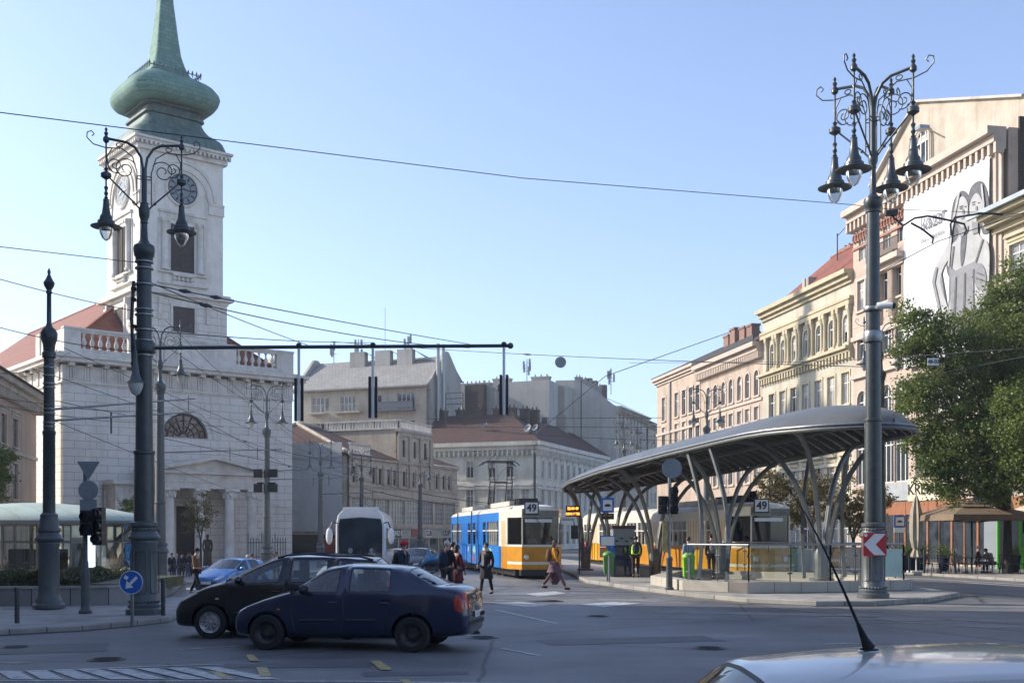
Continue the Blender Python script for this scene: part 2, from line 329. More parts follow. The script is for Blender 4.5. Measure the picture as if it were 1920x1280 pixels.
# ---------------------------------------------------------------- facade tools
class Fac:
    """a facade line: x runs along it, y inwards, z up; u()/z() read the photograph's proportions"""
    def __init__(s, px0, Y0, d, X0=None):
        s.d = Vector(d).normalized(); s.X0 = (px0-CX)/F*Y0 if X0 is None else X0; s.Y0 = Y0; s.rot = math.atan2(s.d.y, s.d.x); s.n = Vector((-s.d.y, s.d.x))
    def u(s, px, y=0.):
        r = (px-CX)/F; ox = s.X0 + s.n.x*y; oy = s.Y0 + s.n.y*y
        return (r*oy - ox)/(s.d.x - r*s.d.y)
    def Y(s, px, y=0.): return s.Y0 + s.n.y*y + s.d.y*s.u(px, y)
    def z(s, px, py, y=0.): return Z(py, s.Y(px, y))
    def loc(s, u=0, y=0, z=0): return (s.X0 + s.d.x*u + s.n.x*y, s.Y0 + s.d.y*u + s.n.y*y, z)
def wall(parent, mt, x0, x1, z0, z1, holes, y=0., depth=.3, name='wall'):
    """a wall with real openings; holes = (x0, x1, z0, z1, 'r' or 'a')"""
    b = MB(); hs = [h for h in holes if h[0] < x1 and h[1] > x0]
    ex = sorted(set([x0, x1] + [round(q, 4) for h in hs for q in h[:2] if x0 < q < x1])); ez = sorted(set([z0, z1] + [round(q, 4) for h in hs for q in h[2:4] if z0 < q < z1]))
    for i in range(len(ex)-1):
        run = None
        for j in range(len(ez)-1):
            cx = (ex[i]+ex[i+1])/2; cz = (ez[j]+ez[j+1])/2
            inside = any(h[0] < cx < h[1] and h[2] < cz < h[3] for h in hs)
            if not inside:
                b.quad((ex[i],y,ez[j]), (ex[i+1],y,ez[j]), (ex[i+1],y,ez[j+1]), (ex[i],y,ez[j+1]))
    for h in hs:
        a, c, e, g = h[:4]
        b.quad((a,y,e),(a,y+depth,e),(c,y+depth,e),(c,y,e)); b.quad((a,y,e),(a,y,g),(a,y+depth,g),(a,y+depth,e)); b.quad((c,y,g),(c,y,e),(c,y+depth,e),(c,y+depth,g)); b.quad((a,y,g),(c,y,g),(c,y+depth,g),(a,y+depth,g))
        if h[4] == 'a':
            r = (c-a)/2; mx = (a+c)/2; zc = g-r; N = 10
            for sgn in (-1, 1):
                pts = [(mx + sgn*r*math.cos(math.pi/2*k/N), zc + r*math.sin(math.pi/2*k/N)) for k in range(N+1)]
                cr = (mx+sgn*r, g)
                for k in range(N):
                    t = [(cr[0],y+.003,cr[1]), (pts[k][0],y+.003,pts[k][1]), (pts[k+1][0],y+.003,pts[k+1][1])]
                    b.add(t if sgn < 0 else t[::-1], [(0,1,2)])
                    b.quad((pts[k][0],y+.003,pts[k][1]), (pts[k][0],y+depth,pts[k][1]), (pts[k+1][0],y+depth,pts[k+1][1]), (pts[k+1][0],y+.003,pts[k+1][1]))
    return b.build(name, mt, parent, smooth=0)
def bulk(parent, mt, x0, x1, y0, y1, z0, z1, name='side_wall', top=True):
    b = MB(); b.box(x0, x1, y0, y1, z0, z1); return b.build(name, mt, parent, smooth=0)
WM = {}; M['blind'] = mat('cream_roller_blind', (.42,.40,.36), .8, .1, 3)
def winmesh(w_, h, style, fm, tm, pm, nx=2, nz=2):
    key = (round(w_, 2), round(h, 2), style, fm.name, tm.name, pm.name, nx, nz)
    if key in WM: return WM[key]
    b = MB(); t = .07; y0, y1 = .12, .19; x0, x1 = -w_/2, w_/2; r = w_/2 if 'a' in style else 0; ht = h - r
    b.box(x0, x0+t, y0, y1, 0, ht); b.box(x1-t, x1, y0, y1, 0, ht); b.box(x0+t, x1-t, y0, y1, 0, t)
    if not r: b.box(x0+t, x1-t, y0, y1, h-t, h)
    else:
        b.tube([(math.cos(math.pi*k/12)*(r-t/2), (y0+y1)/2, ht + math.sin(math.pi*k/12)*(r-t/2)) for k in range(13)], t*.6, 4)
    for i in range(1, nx): q = x0 + (x1-x0)*i/nx; b.box(q-.04, q+.04, y0+.002, y1-.002, t, h-t)
    for j in range(1, nz): q = (h*.68 if nz == 2 else h*j/nz); b.box(x0+t, x1-t, y0+.004, y1-.004, q-.035, q+.035)
    # surround
    if 'n' not in style:
        e = .16; o = -.06
        b.box(x0-e, x0, o, 0, -.02, ht, 1); b.box(x1, x1+e, o, 0, -.02, ht, 1)
        b.box(x0-e-.06, x1+e+.06, o-.08, .02, -.16, -.02, 1)
        if not r: b.box(x0-e, x1+e, o, 0, h, h+e, 1)
        else:
            N = 12
            for k in range(N):
                a0, a1 = math.pi*k/N, math.pi*(k+1)/N
                f = lambda a, rr, yy: (math.cos(a)*rr, yy, ht + math.sin(a)*rr)
                b.quad(f(a0,r,o), f(a1,r,o), f(a1,r+e,o), f(a0,r+e,o), m=1); b.quad(f(a0,r+e,o), f(a1,r+e,o), f(a1,r+e,0), f(a0,r+e,0), m=1); b.quad(f(a1,r,o), f(a0,r,o), f(a0,r,0), f(a1,r,0), m=1)
        if 'h' in style:
            b.box(x0-e-.1, x1+e+.1, o-.2, 0, h+e+.22, h+e+.34, 1); b.box(x0-e, x1+e, o-.06, 0, h+e+.004, h+e+.22, 1)
        if 'p' in style:
            b.extr([(x0-e-.12, h+e+.2), (x1+e+.12, h+e+.2), (0, h+e+.75)], o-.2, 0, 1)
    me = b.mesh('window', [fm, tm], 30)
    p = MB()
    if r: p.add([(math.cos(math.pi*k/12)*(r-.02), .16, ht+math.sin(math.pi*k/12)*(r-.02)) for k in range(13)] + [(x0+.02,.16,.02),(x1-.02,.16,.02)], [list(range(12,-1,-1)) + [14,13][::-1]])
    else: p.quad((x0+.02,.16,.02),(x1-.02,.16,.02),(x1-.02,.16,h-.02),(x0+.02,.16,h-.02))
    pe = p.mesh('pane', pm, 0)
    WM[key] = (me, pe); return WM[key]
def window(parent, x, z, w_, h, style='', fm=None, tm=None, pm=None, nx=2, nz=2, y=0., rot=0., name='window'):
    me, pe = winmesh(w_, h, style, fm or M['frame_w'], tm, pm or rnd.choice([M['pane'], M['pane_curtained']]), nx, nz)
    o = link(name, me, parent, (x, y, z), rot); link('pane', pe, o)
    if rnd.random() < .34 and name == 'window':
        k = rnd.choice((.3,.45,.6)); key = ('bl', round(w_,2), round(h,2), k)
        if key not in WM: WM[key] = MB().box(-w_/2+.05, w_/2-.05, .150, .158, h*(1-k), h-(.06 if 'a' not in style else w_/2*.5)).mesh('blind', M['blind'], 0)
        if h*(1-k) < h-(.06 if 'a' not in style else w_/2*.5)-.1: link('blind', WM[key], o)
    return o
def cornice(b, x0, x1, z, out, h, y=0., dent=0., m=0, ends=True, dh=.25, dw=.22):
    e = out if ends else 0
    b.box(x0-e, x1+e, y-out, y+.2, z-h*.35, z, m); b.box(x0-e*.6, x1+e*.6, y-out*.6, y+.19, z-h*.7, z-h*.35-.002, m); b.box(x0-e*.25, x1+e*.25, y-out*.25, y+.18, z-h, z-h*.7-.002, m)
    if dent:
        n = int((x1-x0)/dent)
        for i in range(n+1):
            q = x0 + (x1-x0)*(i+.0)/max(1,n); b.box(q-dw/2, q+dw/2, y-out*.55, y-.01, z-h-dh, z-h*.72, m)
def chimney(parent, x, y, z, w_=.9, d=.7, h=1.6, mt=None, pots=2):
    b = MB(); b.box(x-w_/2, x+w_/2, y-d/2, y+d/2, z-1.5, z+h); b.box(x-w_/2-.08, x+w_/2+.08, y-d/2-.08, y+d/2+.08, z+h-.2, z+h)
    for i in range(pots): b.lathe([(.12, 0), (.1, .35)], 10, (x-w_/2 + w_*(i+.5)/pots, y, z+h))
    return b.build('chimney', mt or M['brick'], parent)
M['stone'] = mat('pale_plaster', (.68,.65,.595), .85, .08, 1.5, bump=.1, weather=.7, grime=((.72,.70,.66),.6))
M['stone_w'] = mat('white_tower_plaster', (.74,.715,.66), .85, .06, 1.2, bump=.08, weather=.7, grime=((.80,.78,.74),.5))
M['ashlar'] = brickmat('rusticated_white_ashlar', (.74,.715,.665), (.36,.345,.32), 1.75, .62, .020, var=.06, grime=(.82,.80,.76), bump=.45)
M['tile_red'] = brickmat('red_clay_tiles', (.36,.12,.07), (.15,.05,.035), .3, .22, .03, var=.3, grime=(.7,.62,.6))
M['tile_brown'] = brickmat('brown_roof_tiles', (.12,.055,.045), (.05,.025,.02), .3, .25, .04, var=.3, grime=(.6,.6,.6))
M['slate_g'] = brickmat('pale_grey_slates', (.34,.335,.32), (.20,.19,.18), .5, .35, .03, var=.15)
M['brick'] = brickmat('red_brick', (.32,.13,.08), (.3,.27,.24), .25, .08, .012, var=.3)
M['brick_d'] = brickmat('sooty_dark_brick', (.10,.085,.075), (.05,.045,.04), .3, .1, .02, var=.4)
M['copper'] = brickmat('green_copper_sheets', (.16,.30,.255), (.07,.15,.13), .62, .34, .018, var=.22, grime=(.62,.70,.66), bump=.5)
M['copper_m'] = mat('dull_green_copper', (.09,.16,.145), .6, .25, 2, streak=.3)
M['copper_d'] = mat('dark_aged_copper', (.06,.105,.095), .6, .3, 2, streak=.3)
M['louvre'] = mat('dark_louvre', (.055,.045,.045), .7, .2)
# ---------------------------------------------------------------- church
fc = Fac(118, 88.5, (.77, .64))
ch = thing('church', 'white rusticated church with clock tower, green copper onion spire and red tiled roof', 'church', (fc.X0, fc.Y0, 0), fc.rot)
W = 20.0; zc = 16.1; zb = -1.6
UC = 10.0
lun_r = 2.05; lun_z = 10.0
wall(ch, M['ashlar'], 0, W, zb, zc-2.2, [(UC-1.0, UC+1.0, zb, 4.3, 'r'), (UC-lun_r, UC+lun_r, lun_z, lun_z+lun_r, 'a')], depth=.5)
bulk(ch, M['ashlar'], 0, W, .55, 42, zb, zc-2.2)
b = MB(); b.box(-.06, W+.06, -.06, 42, zc-2.2, zc-.9)                       # frieze
n = 15
for i in range(n):
    q = .55 + i*(W-1.1)/(n-1)
    for k in (-.22, 0, .22): b.box(q+k-.07, q+k+.07, -.14, -.06, zc-2.05, zc-1.05)
    b.box(q-.2, q+.2, -.62, -.06, zc-1.0, zc-.72)
    if i < n-1:
        c_ = q + (W-1.1)/(n-1)/2
        for e in (.36, .2): b.box(c_-e, c_+e, -.06-.03/e*.36, -.05, zc-1.55-e, zc-1.55+e)
for i in range(24):
    q = .8 + i*1.7
    b.box(-.62, -.06, q-.2, q+.2, zc-1.0, zc-.72); b.box(-.14, -.06, q-.28, q+.28, zc-2.05, zc-1.05)
b.box(-.12, W+.12, -.12, 42, zc-2.3, zc-2.2)
b.build('frieze', M['stone'], ch, smooth=0)
b = MB(); b.box(-.9, W+.9, -.9, 42, zc-.72, zc-.42); b.box(-1.1, W+1.1, -1.1, 42, zc-.416, zc-.12); b.box(-.5, W+.5, -.5, 42, zc-.12+.003, zc+.06)
b.build('cornice', M['stone'], ch, smooth=0)
def balustrade(b, x0, x1, y, z0, z1, n, m=0, ax='x'):
    hh = z1-z0
    for i in range(n):
        q = x0 + (x1-x0)*(i+.5)/n; c_ = (q, y, z0+.12) if ax == 'x' else (y, q, z0+.12); k = hh-.3
        b.lathe([(.13,0),(.13,.08*k),(.07,.14*k),(.2,.38*k),(.15,.55*k),(.07,.72*k),(.08,.86*k),(.13,.9*k),(.13,k)], 10, c_, m)
    if ax == 'x': b.box(x0, x1, y-.2, y+.2, z0, z0+.12, m); b.box(x0, x1, y-.2, y+.2, z1-.18, z1, m)
    else: b.box(y-.2, y+.2, x0, x1, z0, z0+.12, m); b.box(y-.2, y+.2, x0, x1, z1-.18, z1, m)
b = MB(); z0, z1 = zc+.06, zc+1.9
ua, ub, ud, ue = fc.u(150), fc.u(240), fc.u(441), fc.u(517)
def para(x0, x1): b.box(x0, x1, -.25, .25, z0, z1); b.box(x0-.05, x1+.05, -.33, .33, z1, z1+.16)
para(0, ua); para(ub, ud); para(ue, W); balustrade(b, ua, ub, 0, z0+.25, z1-.02, 6); balustrade(b, ud, ue, 0, z0+.25, z1-.02, 6)
b.box(ua, ub, -.24, .24, z0, z0+.25); b.box(ud, ue, -.24, .24, z0, z0+.25); b.box(ua-.02, ub+.02, -.3, .3, z1-.018, z1+.14); b.box(ud-.02, ue+.02, -.3, .3, z1-.018, z1+.14)
b.box(0, .5, .25, 5.4, z0, z1); b.box(W-.5, W, .25, 5.4, z0, z1); b.box(-.1, .75, 5.4, 6.4, z0, z1+.3)
b.build('parapet', M['stone'], ch)
# nave roof
b = MB(); zr = 24.3; ys_, yap = 1.2, 9.0
b.add([(-.2,ys_,zc+.05),(W+.2,ys_,zc+.05),(W+.2,42,zc+.05),(-.2,42,zc+.05),(UC,yap,zr),(UC,42,zr)], [(0,1,4),(1,2,5,4),(3,0,4,5),(2,3,5)])
b.build('roof', M['tile_red'], ch, smooth=0)
b = MB(); b.tube([(UC,yap,zr),(UC,42,zr)], .14, 6); b.tube([(-.2,ys_,zc+.1),(UC,yap,zr)], .12, 6); b.tube([(W+.2,ys_,zc+.1),(UC,yap,zr)], .12, 6); b.build('ridge_tiles', M['tile_red'], ch)
# tower
TY = 1.0; tx0, tx1 = fc.u(262, TY), fc.u(418, TY); TW = tx1-tx0; tc_ = (tx0+tx1)/2; tz1 = 22.4; tz2 = 34.6
tw = MB(); tw.box(tx0-.25, tx1+.25, TY-.25, TY+TW+.25, zc, tz1-.5)
tw.build('tower_base', M['ashlar'], ch, smooth=0)
b = MB(); b.box(tx0-.7, tx1+.7, TY-.7, TY+TW+.7, tz1-.5, tz1-.2); b.box(tx0-.35, tx1+.35, TY-.35, TY+TW+.35, tz1-.8, tz1-.5+.003); b.box(tx0-.5,tx1+.5,TY-.5,TY+TW+.5,tz1-.2,tz1)
b.build('tower_cornice', M['stone'], ch, smooth=0); b = MB(); b.box(tx0-.3, tx1+.3, TY-.3, TY+TW+.3, tz2-.9, tz2-.55); b.box(tx0-.5, tx1+.5, TY-.5, TY+TW+.5, tz2-.3, tz2-.1); b.box(tx0-.66, tx1+.66, TY-.66, TY+TW+.66, tz2-.1+.002, tz2+.1)
for i in range(22):
    q = tx0-.4 + i*(TW+.8)/21; b.box(q-.09, q+.09, TY-.6, TY-.3, tz2-.55, tz2-.3-.004)
    q2 = TY-.4 + i*(TW+.8)/21; b.box(tx0-.6, tx0-.3, q2-.09, q2+.09, tz2-.55, tz2-.3-.004)
b.box(tx0-.28, tx1+.28, TY-.28, TY+TW+.28, tz2-.55+.002, tz2-.3)
b.build('tower_cornice', M['stone'], ch, smooth=0)
b = MB(); b.box(tx0, tx1, TY, TY+TW, tz1, tz2-.9)
b.build('tower', M['stone_w'], ch, smooth=0)
def tower_face(Mx, lit):
    """clock, arch mouldings, belfry window, for one side of the tower"""
    b = MB(); b.M = Mx; cz = Z(357, 96.0); zi = Z(385, 96.)
    for rr, t in ((2.95,.13),(2.35,.12)):
        N = 20
        for k in range(N):
            a0, a1 = math.pi*k/N, math.pi*(k+1)/N; f = lambda a, q, y: (math.cos(a)*q, y, zi+.6+math.sin(a)*q*1.02)
            o = -.12
            b.quad(f(a0,rr-t,o), f(a1,rr-t,o), f(a1,rr+t,o), f(a0,rr+t,o)); b.quad(f(a0,rr+t,o), f(a1,rr+t,o), f(a1,rr+t,0), f(a0,rr+t,0)); b.quad(f(a1,rr-t,o), f(a0,rr-t,o), f(a0,rr-t,0), f(a1,rr-t,0))
    for s_ in (-1, 1):
        xa, xb = sorted((s_*2.35, s_*(TW/2+.08)))
        b.box(xa, xb, -.16, .0, zi+.35, zi+.55); b.box(xa, xb, -.10, .0, zi-.35, zi+.35-.002); b.box(xa, xb, -.14, 0, zi-.45, zi-.352)
    b.tube([(math.cos(2*math.pi*k/28)*1.42, -.06, cz+math.sin(2*math.pi*k/28)*1.42) for k in range(28)], .13, 6, closed=True)
    zt, zb_ = Z(424, 96.), Z(512, 96.); hw = 1.0
    b.box(-2.1, 2.1, -.2, 0, zt+.85, zt+1.05); b.box(-2.0, 2.0, -.08, 0, zt+.35, zt+.85-.002)
    b.box(-2.15, 2.15, -.25, 0, zb_-.22, zb_-.04); b.box(-2.2, 2.2, -.34, 0, zb_-1.15, zb_-1.02)
    for s_ in (-1, 1):
        b.lathe([(.36,0),(.36,.15),(.28,.25),(.26,zt-zb_-.1),(.36,zt-zb_+.05),(.4,zt-zb_+.3)], 14, (s_*1.55, -.1, zb_))
        b.box(s_*2.03-.12, s_*2.03+.12, -.06, 0, zb_, zt+.3)
        b.disc((s_*1.55-.25, -.5, zt+.1), .15, 12, th=.1); b.disc((s_*1.55+.25, -.5, zt+.1), .15, 12, th=.1)
    balustrade(b, -.95, .95, -.14, zb_-1.0, zb_-.2, 5)
    b.box(-.7-.12, -.7+.0, -.12, 0, Z(625,96.)-.1, Z(578,96.)+.2); b.box(1.05, 1.17, -.12-.25, -.25, Z(625,96.)-.1, Z(578,96.)+.2)
    b.build('tower_mouldings', M['stone'], ch)
    l = MB(); l.M = Mx; l.box(-hw, hw, -.03, .02, zb_, zt)
    for i in range(26): q = zb_ + (zt-zb_)*i/26; l.add([(-hw+.04,-.10,q),(hw-.04,-.10,q),(hw-.04,-.03,q+.1),(-hw+.04,-.03,q+.1)], [(0,1,2,3)])
    l.box(-.04, .04, -.12, -.03, zb_, zt); l.box(-hw, -hw+.08, -.13, -.03, zb_, zt); l.box(hw-.08, hw, -.13, -.03, zb_, zt)
    l.build('louvred_shutter', M['louvre'], ch, smooth=0)
    # lower square opening
    z0_, z1_ = Z(625,96.), Z(578,96.); l = MB(); l.M = Mx; l.box(-.95, .95, -.29, -.26, z0_, z1_)
    for i in range(14): q = z0_ + (z1_-z0_)*i/14; l.box(-.9, .9, -.32, -.29, q, q+.05)
    o = l.build('louvred_shutter', M['louvre'], ch, smooth=0)
    s2 = MB(); s2.M = Mx
    for x0_, x1_, a_, c_ in ((-1.15,-.95,z0_-.2,z1_+.2),(.95,1.15,z0_-.2,z1_+.2),(-.95,.95,z1_,z1_+.2),(-.95,.95,z0_-.2,z0_)): s2.box(x0_, x1_, -.36, -.25, a_, c_)
    for s_ in (-1, 1): s2.box(s_*2.1-.15, s_*2.1+.15, -.7, -.25, tz1-1.3, tz1-.8); s2.box(s_*2.1-.13, s_*2.1+.13, -.5, -.25, z0_+.9, tz1-1.3)
    s2.build('opening_surround', M['stone'], ch, smooth=0)
    # clock
    c = MB(); c.M = Mx; c.disc((0,-.05,cz), 1.28, 36, th=.08, m=0)
    for k in range(12):
        a = 2*math.pi*k/12; r0, r1 = .82, 1.16; wv = .075
        p = [(math.sin(a)*q + math.cos(a)*s_*wv, -.10, cz+math.cos(a)*q - math.sin(a)*s_*wv) for q, s_ in ((r0,-1),(r0,1),(r1,1),(r1,-1))]
        c.add(p, [(0,1,2,3)], 1); c.add(p, [(3,2,1,0)], 1)
    c.tube([(math.cos(2*math.pi*k/24)*.72, -.1, cz+math.sin(2*math.pi*k/24)*.72) for k in range(24)], .03, 4, closed=True, m=1)
    c.tube([(math.cos(2*math.pi*k/28)*1.25, -.1, cz+math.sin(2*math.pi*k/28)*1.25) for k in range(28)], .04, 4, closed=True, m=1)
    co = c.build('clock', [M['clock'], M['clock_mark'] if not lit else M['clock_mark_sunlit']], ch)
    for a, ln, wv in ((R(250), .62, .07), (R(95), .95, .05)):
        h = MB(); h.M = Mx; h.bar((-math.sin(a)*.2,-.14,cz-math.cos(a)*.2), (math.sin(a)*ln,-.14,cz+math.cos(a)*ln), .03, wv*2); h.build('clock_hand', M['clock_mark'] if not lit else M['clock_mark_sunlit'], co, smooth=0)
M['clock'] = mat('blue_grey_dial', (.15,.19,.23), .35, .05)
M['clock_mark'] = mat('shaded_clock_marks', (.02,.02,.025), .5, .05)  # dial marks coloured dark for the tower side in shade
M['clock_mark_sunlit'] = mat('sunlit_clock_marks', (.7,.66,.55), .4, .05)  # same dial marks, coloured pale for the sunlit tower side
tower_face(Matrix.Translation((tc_, TY, 0)), False)
tower_face(Matrix.Translation((tx0, TY+TW/2, 0)) @ Matrix.Rotation(R(-90), 4, 'Z'), True)
# onion roof: rounded square rings
def sqring(s_, z, c, n=40, e=7.0):
    out = []
    for j in range(n):
        a = 2*math.pi*(j+.5)/n; ca, sa = math.cos(a), math.sin(a); k = (abs(ca)**e + abs(sa)**e)**(-1/e); out.append((c[0]+s_*k*ca, c[1]+s_*k*sa, z))
    return out
def sqloft(prof, c, mt, name, e=7.0, n=40, parent=ch, sm=50):
    b = MB(); vs = []
    for s_, z in prof: vs += sqring(s_, z, c, n, e)
    k = len(prof); fs = [(i*n+j, i*n+(j+1)%n, (i+1)*n+(j+1)%n, (i+1)*n+j) for i in range(k-1) for j in range(n)] + [tuple(range(n-1,-1,-1)), tuple(range((k-1)*n, k*n))]
    b.add(vs, fs); return b.build(name, mt, parent, smooth=sm)
cc = (tc_, TY+TW/2); s0 = TW/2
YT = 97.5
def zz(py): return Z(py, YT)
def wx(px): return px/F*YT/2/1.20
sqloft([(s0+.55, tz2+.1), (s0+.2, zz(265)), (s0*.84, zz(252)), (s0*.73, zz(240)), (s0*.68, zz(231)), (s0*.66, zz(226))], cc, M['copper_m'], 'copper_skirt', 12)
sqloft([(s0*.66, zz(226)+.01), (s0*.72, zz(225)), (s0*.72, zz(221)), (s0*.63, zz(220)), (s0*.63, zz(210)), (s0*.72, zz(208)), (s0*.72, zz(204)), (s0*.66, zz(203)), (s0*.66, zz(194))], cc, M['copper_d'], 'copper_neck', 12)
prof = []
for k in range(17):
    a = -math.pi/2 + math.pi*k/16; prof.append((s0*.72 + (s0*1.10-s0*.72)*math.cos(a)**.8 if math.cos(a) > 0 else s0*.72, zz(190) + (zz(131)-zz(190))*(.42+ .42*math.sin(a) if a < 0 else .42+.58*math.sin(a))))
prof = [(s0*.60, zz(196)), (s0*.70,zz(203)), (s0*.86, zz(204)), (s0*.98, zz(199)), (s0*1.05, zz(191)), (s0*1.08, zz(182)), (s0*1.05, zz(172)), (s0*.97, zz(163)), (s0*.85, zz(155)), (s0*.70, zz(148)), (s0*.57, zz(142)), (s0*.49, zz(137)), (s0*.44, zz(132))]
sqloft(prof, cc, M['copper'], 'onion_dome', 5.0)
sqloft([(s0*.47, zz(136)), (s0*.42, zz(129)), (s0*.37, zz(118)), (s0*.30, zz(98)), (s0*.245, zz(62)), (s0*.205, zz(30)), (s0*.165, zz(0)), (s0*.10, zz(-70)), (s0*.03, zz(-150)), (.02, zz(-165))], cc, M['copper'], 'spire', 14)
b = MB()
for i in range(13):
    for dx, dy in ((i/12*2-1, -1), (-1, i/12*2-1), (1, i/12*2-1), (i/12*2-1, 1)):
        b.lathe([(.05,0),(.04,.25),(.10,.36),(.07,.44),(.01,.6)], 6, (cc[0]+dx*s0*.62, cc[1]+dy*s0*.62, zz(142)-.05))
b.tube([(cc[0]-s0*.62,cc[1]-s0*.62,zz(142)+.2),(cc[0]+s0*.62,cc[1]-s0*.62,zz(142)+.2),(cc[0]+s0*.62,cc[1]+s0*.62,zz(142)+.2),(cc[0]-s0*.62,cc[1]+s0*.62,zz(142)+.2)], .05, 5, closed=True)
b.build('roof_cresting', M['copper_m'], ch)
# lunette window: radiating bars, dark glass
b = MB(); yl = .3; r = lun_r
b.quad(*[(UC+math.cos(math.pi*k/16)*r, yl+.06, lun_z+math.sin(math.pi*k/16)*r) for k in range(16,-1,-1)])
lu = b.build('lunette_pane', M['pane'], ch, smooth=0)
b = MB()
for k in range(9): a = math.pi*k/8; b.bar((UC+math.cos(a)*.35, yl, lun_z+math.sin(a)*.35), (UC+math.cos(a)*r, yl, lun_z+math.sin(a)*r), .08, .1)
for q in (.4, .95, 1.45, 1.95): b.tube([(UC+math.cos(math.pi*k/20)*q, yl, lun_z+math.sin(math.pi*k/20)*q) for k in range(21)], .045 if q < 1.9 else .08, 5)
b.build('lunette_bars', M['louvre'], ch)
b = MB(); b.tube([(UC+math.cos(math.pi*k/24)*(r+.45), 0, lun_z+math.sin(math.pi*k/24)*(r+.45)) for k in range(25)], .1, 6)
b.tube([(fc.u(390)+math.cos(2*math.pi*k/20)*.33, 0, fc.z(390,763)+math.sin(2*math.pi*k/20)*.33) for k in range(20)], .07, 5, closed=True)
b.build('lunette_moulding', M['stone'], ch)
# portico
D = 5.2; pu0, pu1 = fc.u(306, -D), fc.u(494, -D); pc = (pu0+pu1)/2; ez0 = Z(912, 87.); ez1 = Z(882, 87.)
b = MB(); b.box(pu0, pu1, -D, 0, ez0, ez0+.45); b.box(pu0-.05, pu1+.05, -D-.05, 0, ez0+.452, ez1-.1); b.box(pu0-.35, pu1+.35, -D-.35, 0, ez1-.1, ez1+.12)
b.build('entablature', M['stone'], ch, smooth=0)
b = MB(); ap = Z(848, 87.)
b.extr([(pu0-.1, ez1+.12), (pu1+.1, ez1+.12), (pc, ap-.25)], -D+.2, 0)
for s_ in (-1, 1):
    e = pu0-.4 if s_ < 0 else pu1+.4
    b.extr([(e, ez1+.12), (e, ez1+.34), (pc, ap), (pc, ap-.28)] if s_ < 0 else [(e, ez1+.12), (pc, ap-.28), (pc, ap), (e, ez1+.34)], -D-.35, 0.0)
b.build('pediment', M['stone'], ch, smooth=0)
b = MB(); b.box(pu0-.3, pu1+.3, -D-.5, -.003, zb, -.75); b.box(pu0-.7, pu1+.7, -D-1.2, -.006, zb-.2, -.95); b.build('portico_steps', M['kerb'], ch, smooth=0)
cb = -.75; hcol = ez0-cb
def column(x, y, rr=.42):
    b = MB(); b.box(x-.6, x+.6, y-.6, y+.6, cb, cb+.2)
    b.lathe([(.58,.2),(.58,.32),(.48,.4),(.5,.5),(rr,.6),(rr*.97,hcol*.4),(rr*.86,hcol-1.0),(rr*.95,hcol-.96),(rr*.88,hcol-.9),(rr*.95,hcol-.5),(rr*1.4,hcol-.2)], 20, (x,y,cb))
    for k in range(8):
        for t, q in ((0, .55), (.39, .82)):
            a = k*math.pi/4 + t; b.sph((x+math.cos(a)*rr*1.05, y+math.sin(a)*rr*1.05, cb+hcol-1.0+q*.75), (.14,.14,.2), 6, 4)
    b.box(x-.62, x+.62, y-.62, y+.62, cb+hcol-.18, cb+hcol)
    return b.build('column', M['stone_w'], ch)
for x_ in (pu0+.75, pu0+.75+(pu1-pu0-1.5)*.36, pu0+.75+(pu1-pu0-1.5)*.72, pu1-.75): column(x_, -D+.62)
column(pu0+.75, -D+2.9)
b = MB()
for x_ in (pu0+.2, pu1-.9): 
    b.box(x_, x_+.7, -.42, 0, cb, ez0); b.box(x_-.08, x_+.78, -.5, 0, ez0-.9, ez0-.02)
b.box(pc-1.5, pc-1.1, -.25, 0, cb, 4.6); b.box(pc+1.1, pc+1.5, -.25, 0, cb, 4.6); b.box(pc-1.8, pc+1.8, -.4, 0, 4.6, 4.95); b.box(pc-3.2,pc-2.3,-.08,0,3.6,4.6)
b.build('door_surround', M['stone'], ch, smooth=0)
b = MB(); b.box(UC-1.0, UC+1.0, .38, .48, zb, 4.3)
for s_ in (-1,1):
    for k in range(3): b.box(UC+s_*.5-.36, UC+s_*.5+.36, .33, .38, -.5+k*1.6, .9+k*1.6)
b.build('door', M['louvre'], ch, smooth=0)
# lower wing at the left of the portico
wl = fc.u(216, -2.0); b = MB(); b.box(wl, pu0-.02, -2.0, -.02, zb, ez0+.3); b.box(wl-.3, pu0-.36, -2.35, -.02, ez0+.3, ez0+.65)
b.box(wl, wl+.8, -2.1, -2.0, zb, ez0+.1); b.box(pu0-1, pu0-.2, -2.1, -2.0, zb, ez0+.1)
b.build('porch_wing', M['stone'], ch, smooth=0)
b = MB(); b.tube([(wl-.35, -.3, ez0+.3), (wl-.35, -.3, zb)], .07, 6); b.build('downpipe', M['steel'], ch)
# ---------------------------------------------------------------- generic street house
def house(name, label, f, L, z1, wm, tm, rows, depth=14., roof=None, z0=-1.2, corn=(.6,.9,.0), extra=None, cat='building', fm=None, sidem=None, ygap=.32):
    """rows: (z bottom, height, width, [centres], style, nx, nz, pane)"""
    t = thing(name, label, cat, f.loc(), f.rot)
    holes = []
    for rw in rows:
        for c in rw[3]: holes.append((c-rw[2]/2, c+rw[2]/2, rw[0], rw[0]+rw[1], 'a' if 'a' in rw[4] else 'r'))
    wall(t, wm, 0, L, z0, z1, holes)
    bulk(t, sidem or wm, 0, L, ygap, depth, z0, z1)
    for rw in rows:
        for c in rw[3]: window(t, c, rw[0], rw[2], rw[1], rw[4], fm or M['frame_w'], tm, rw[7] if len(rw) > 7 else None, rw[5], rw[6])
    if corn: b = MB(); cornice(b, 0, L, z1+.02, corn[0], corn[1], dent=corn[2], ends=corn[3] if len(corn) > 3 else False); b.build('cornice', tm, t, smooth=0)
    return t
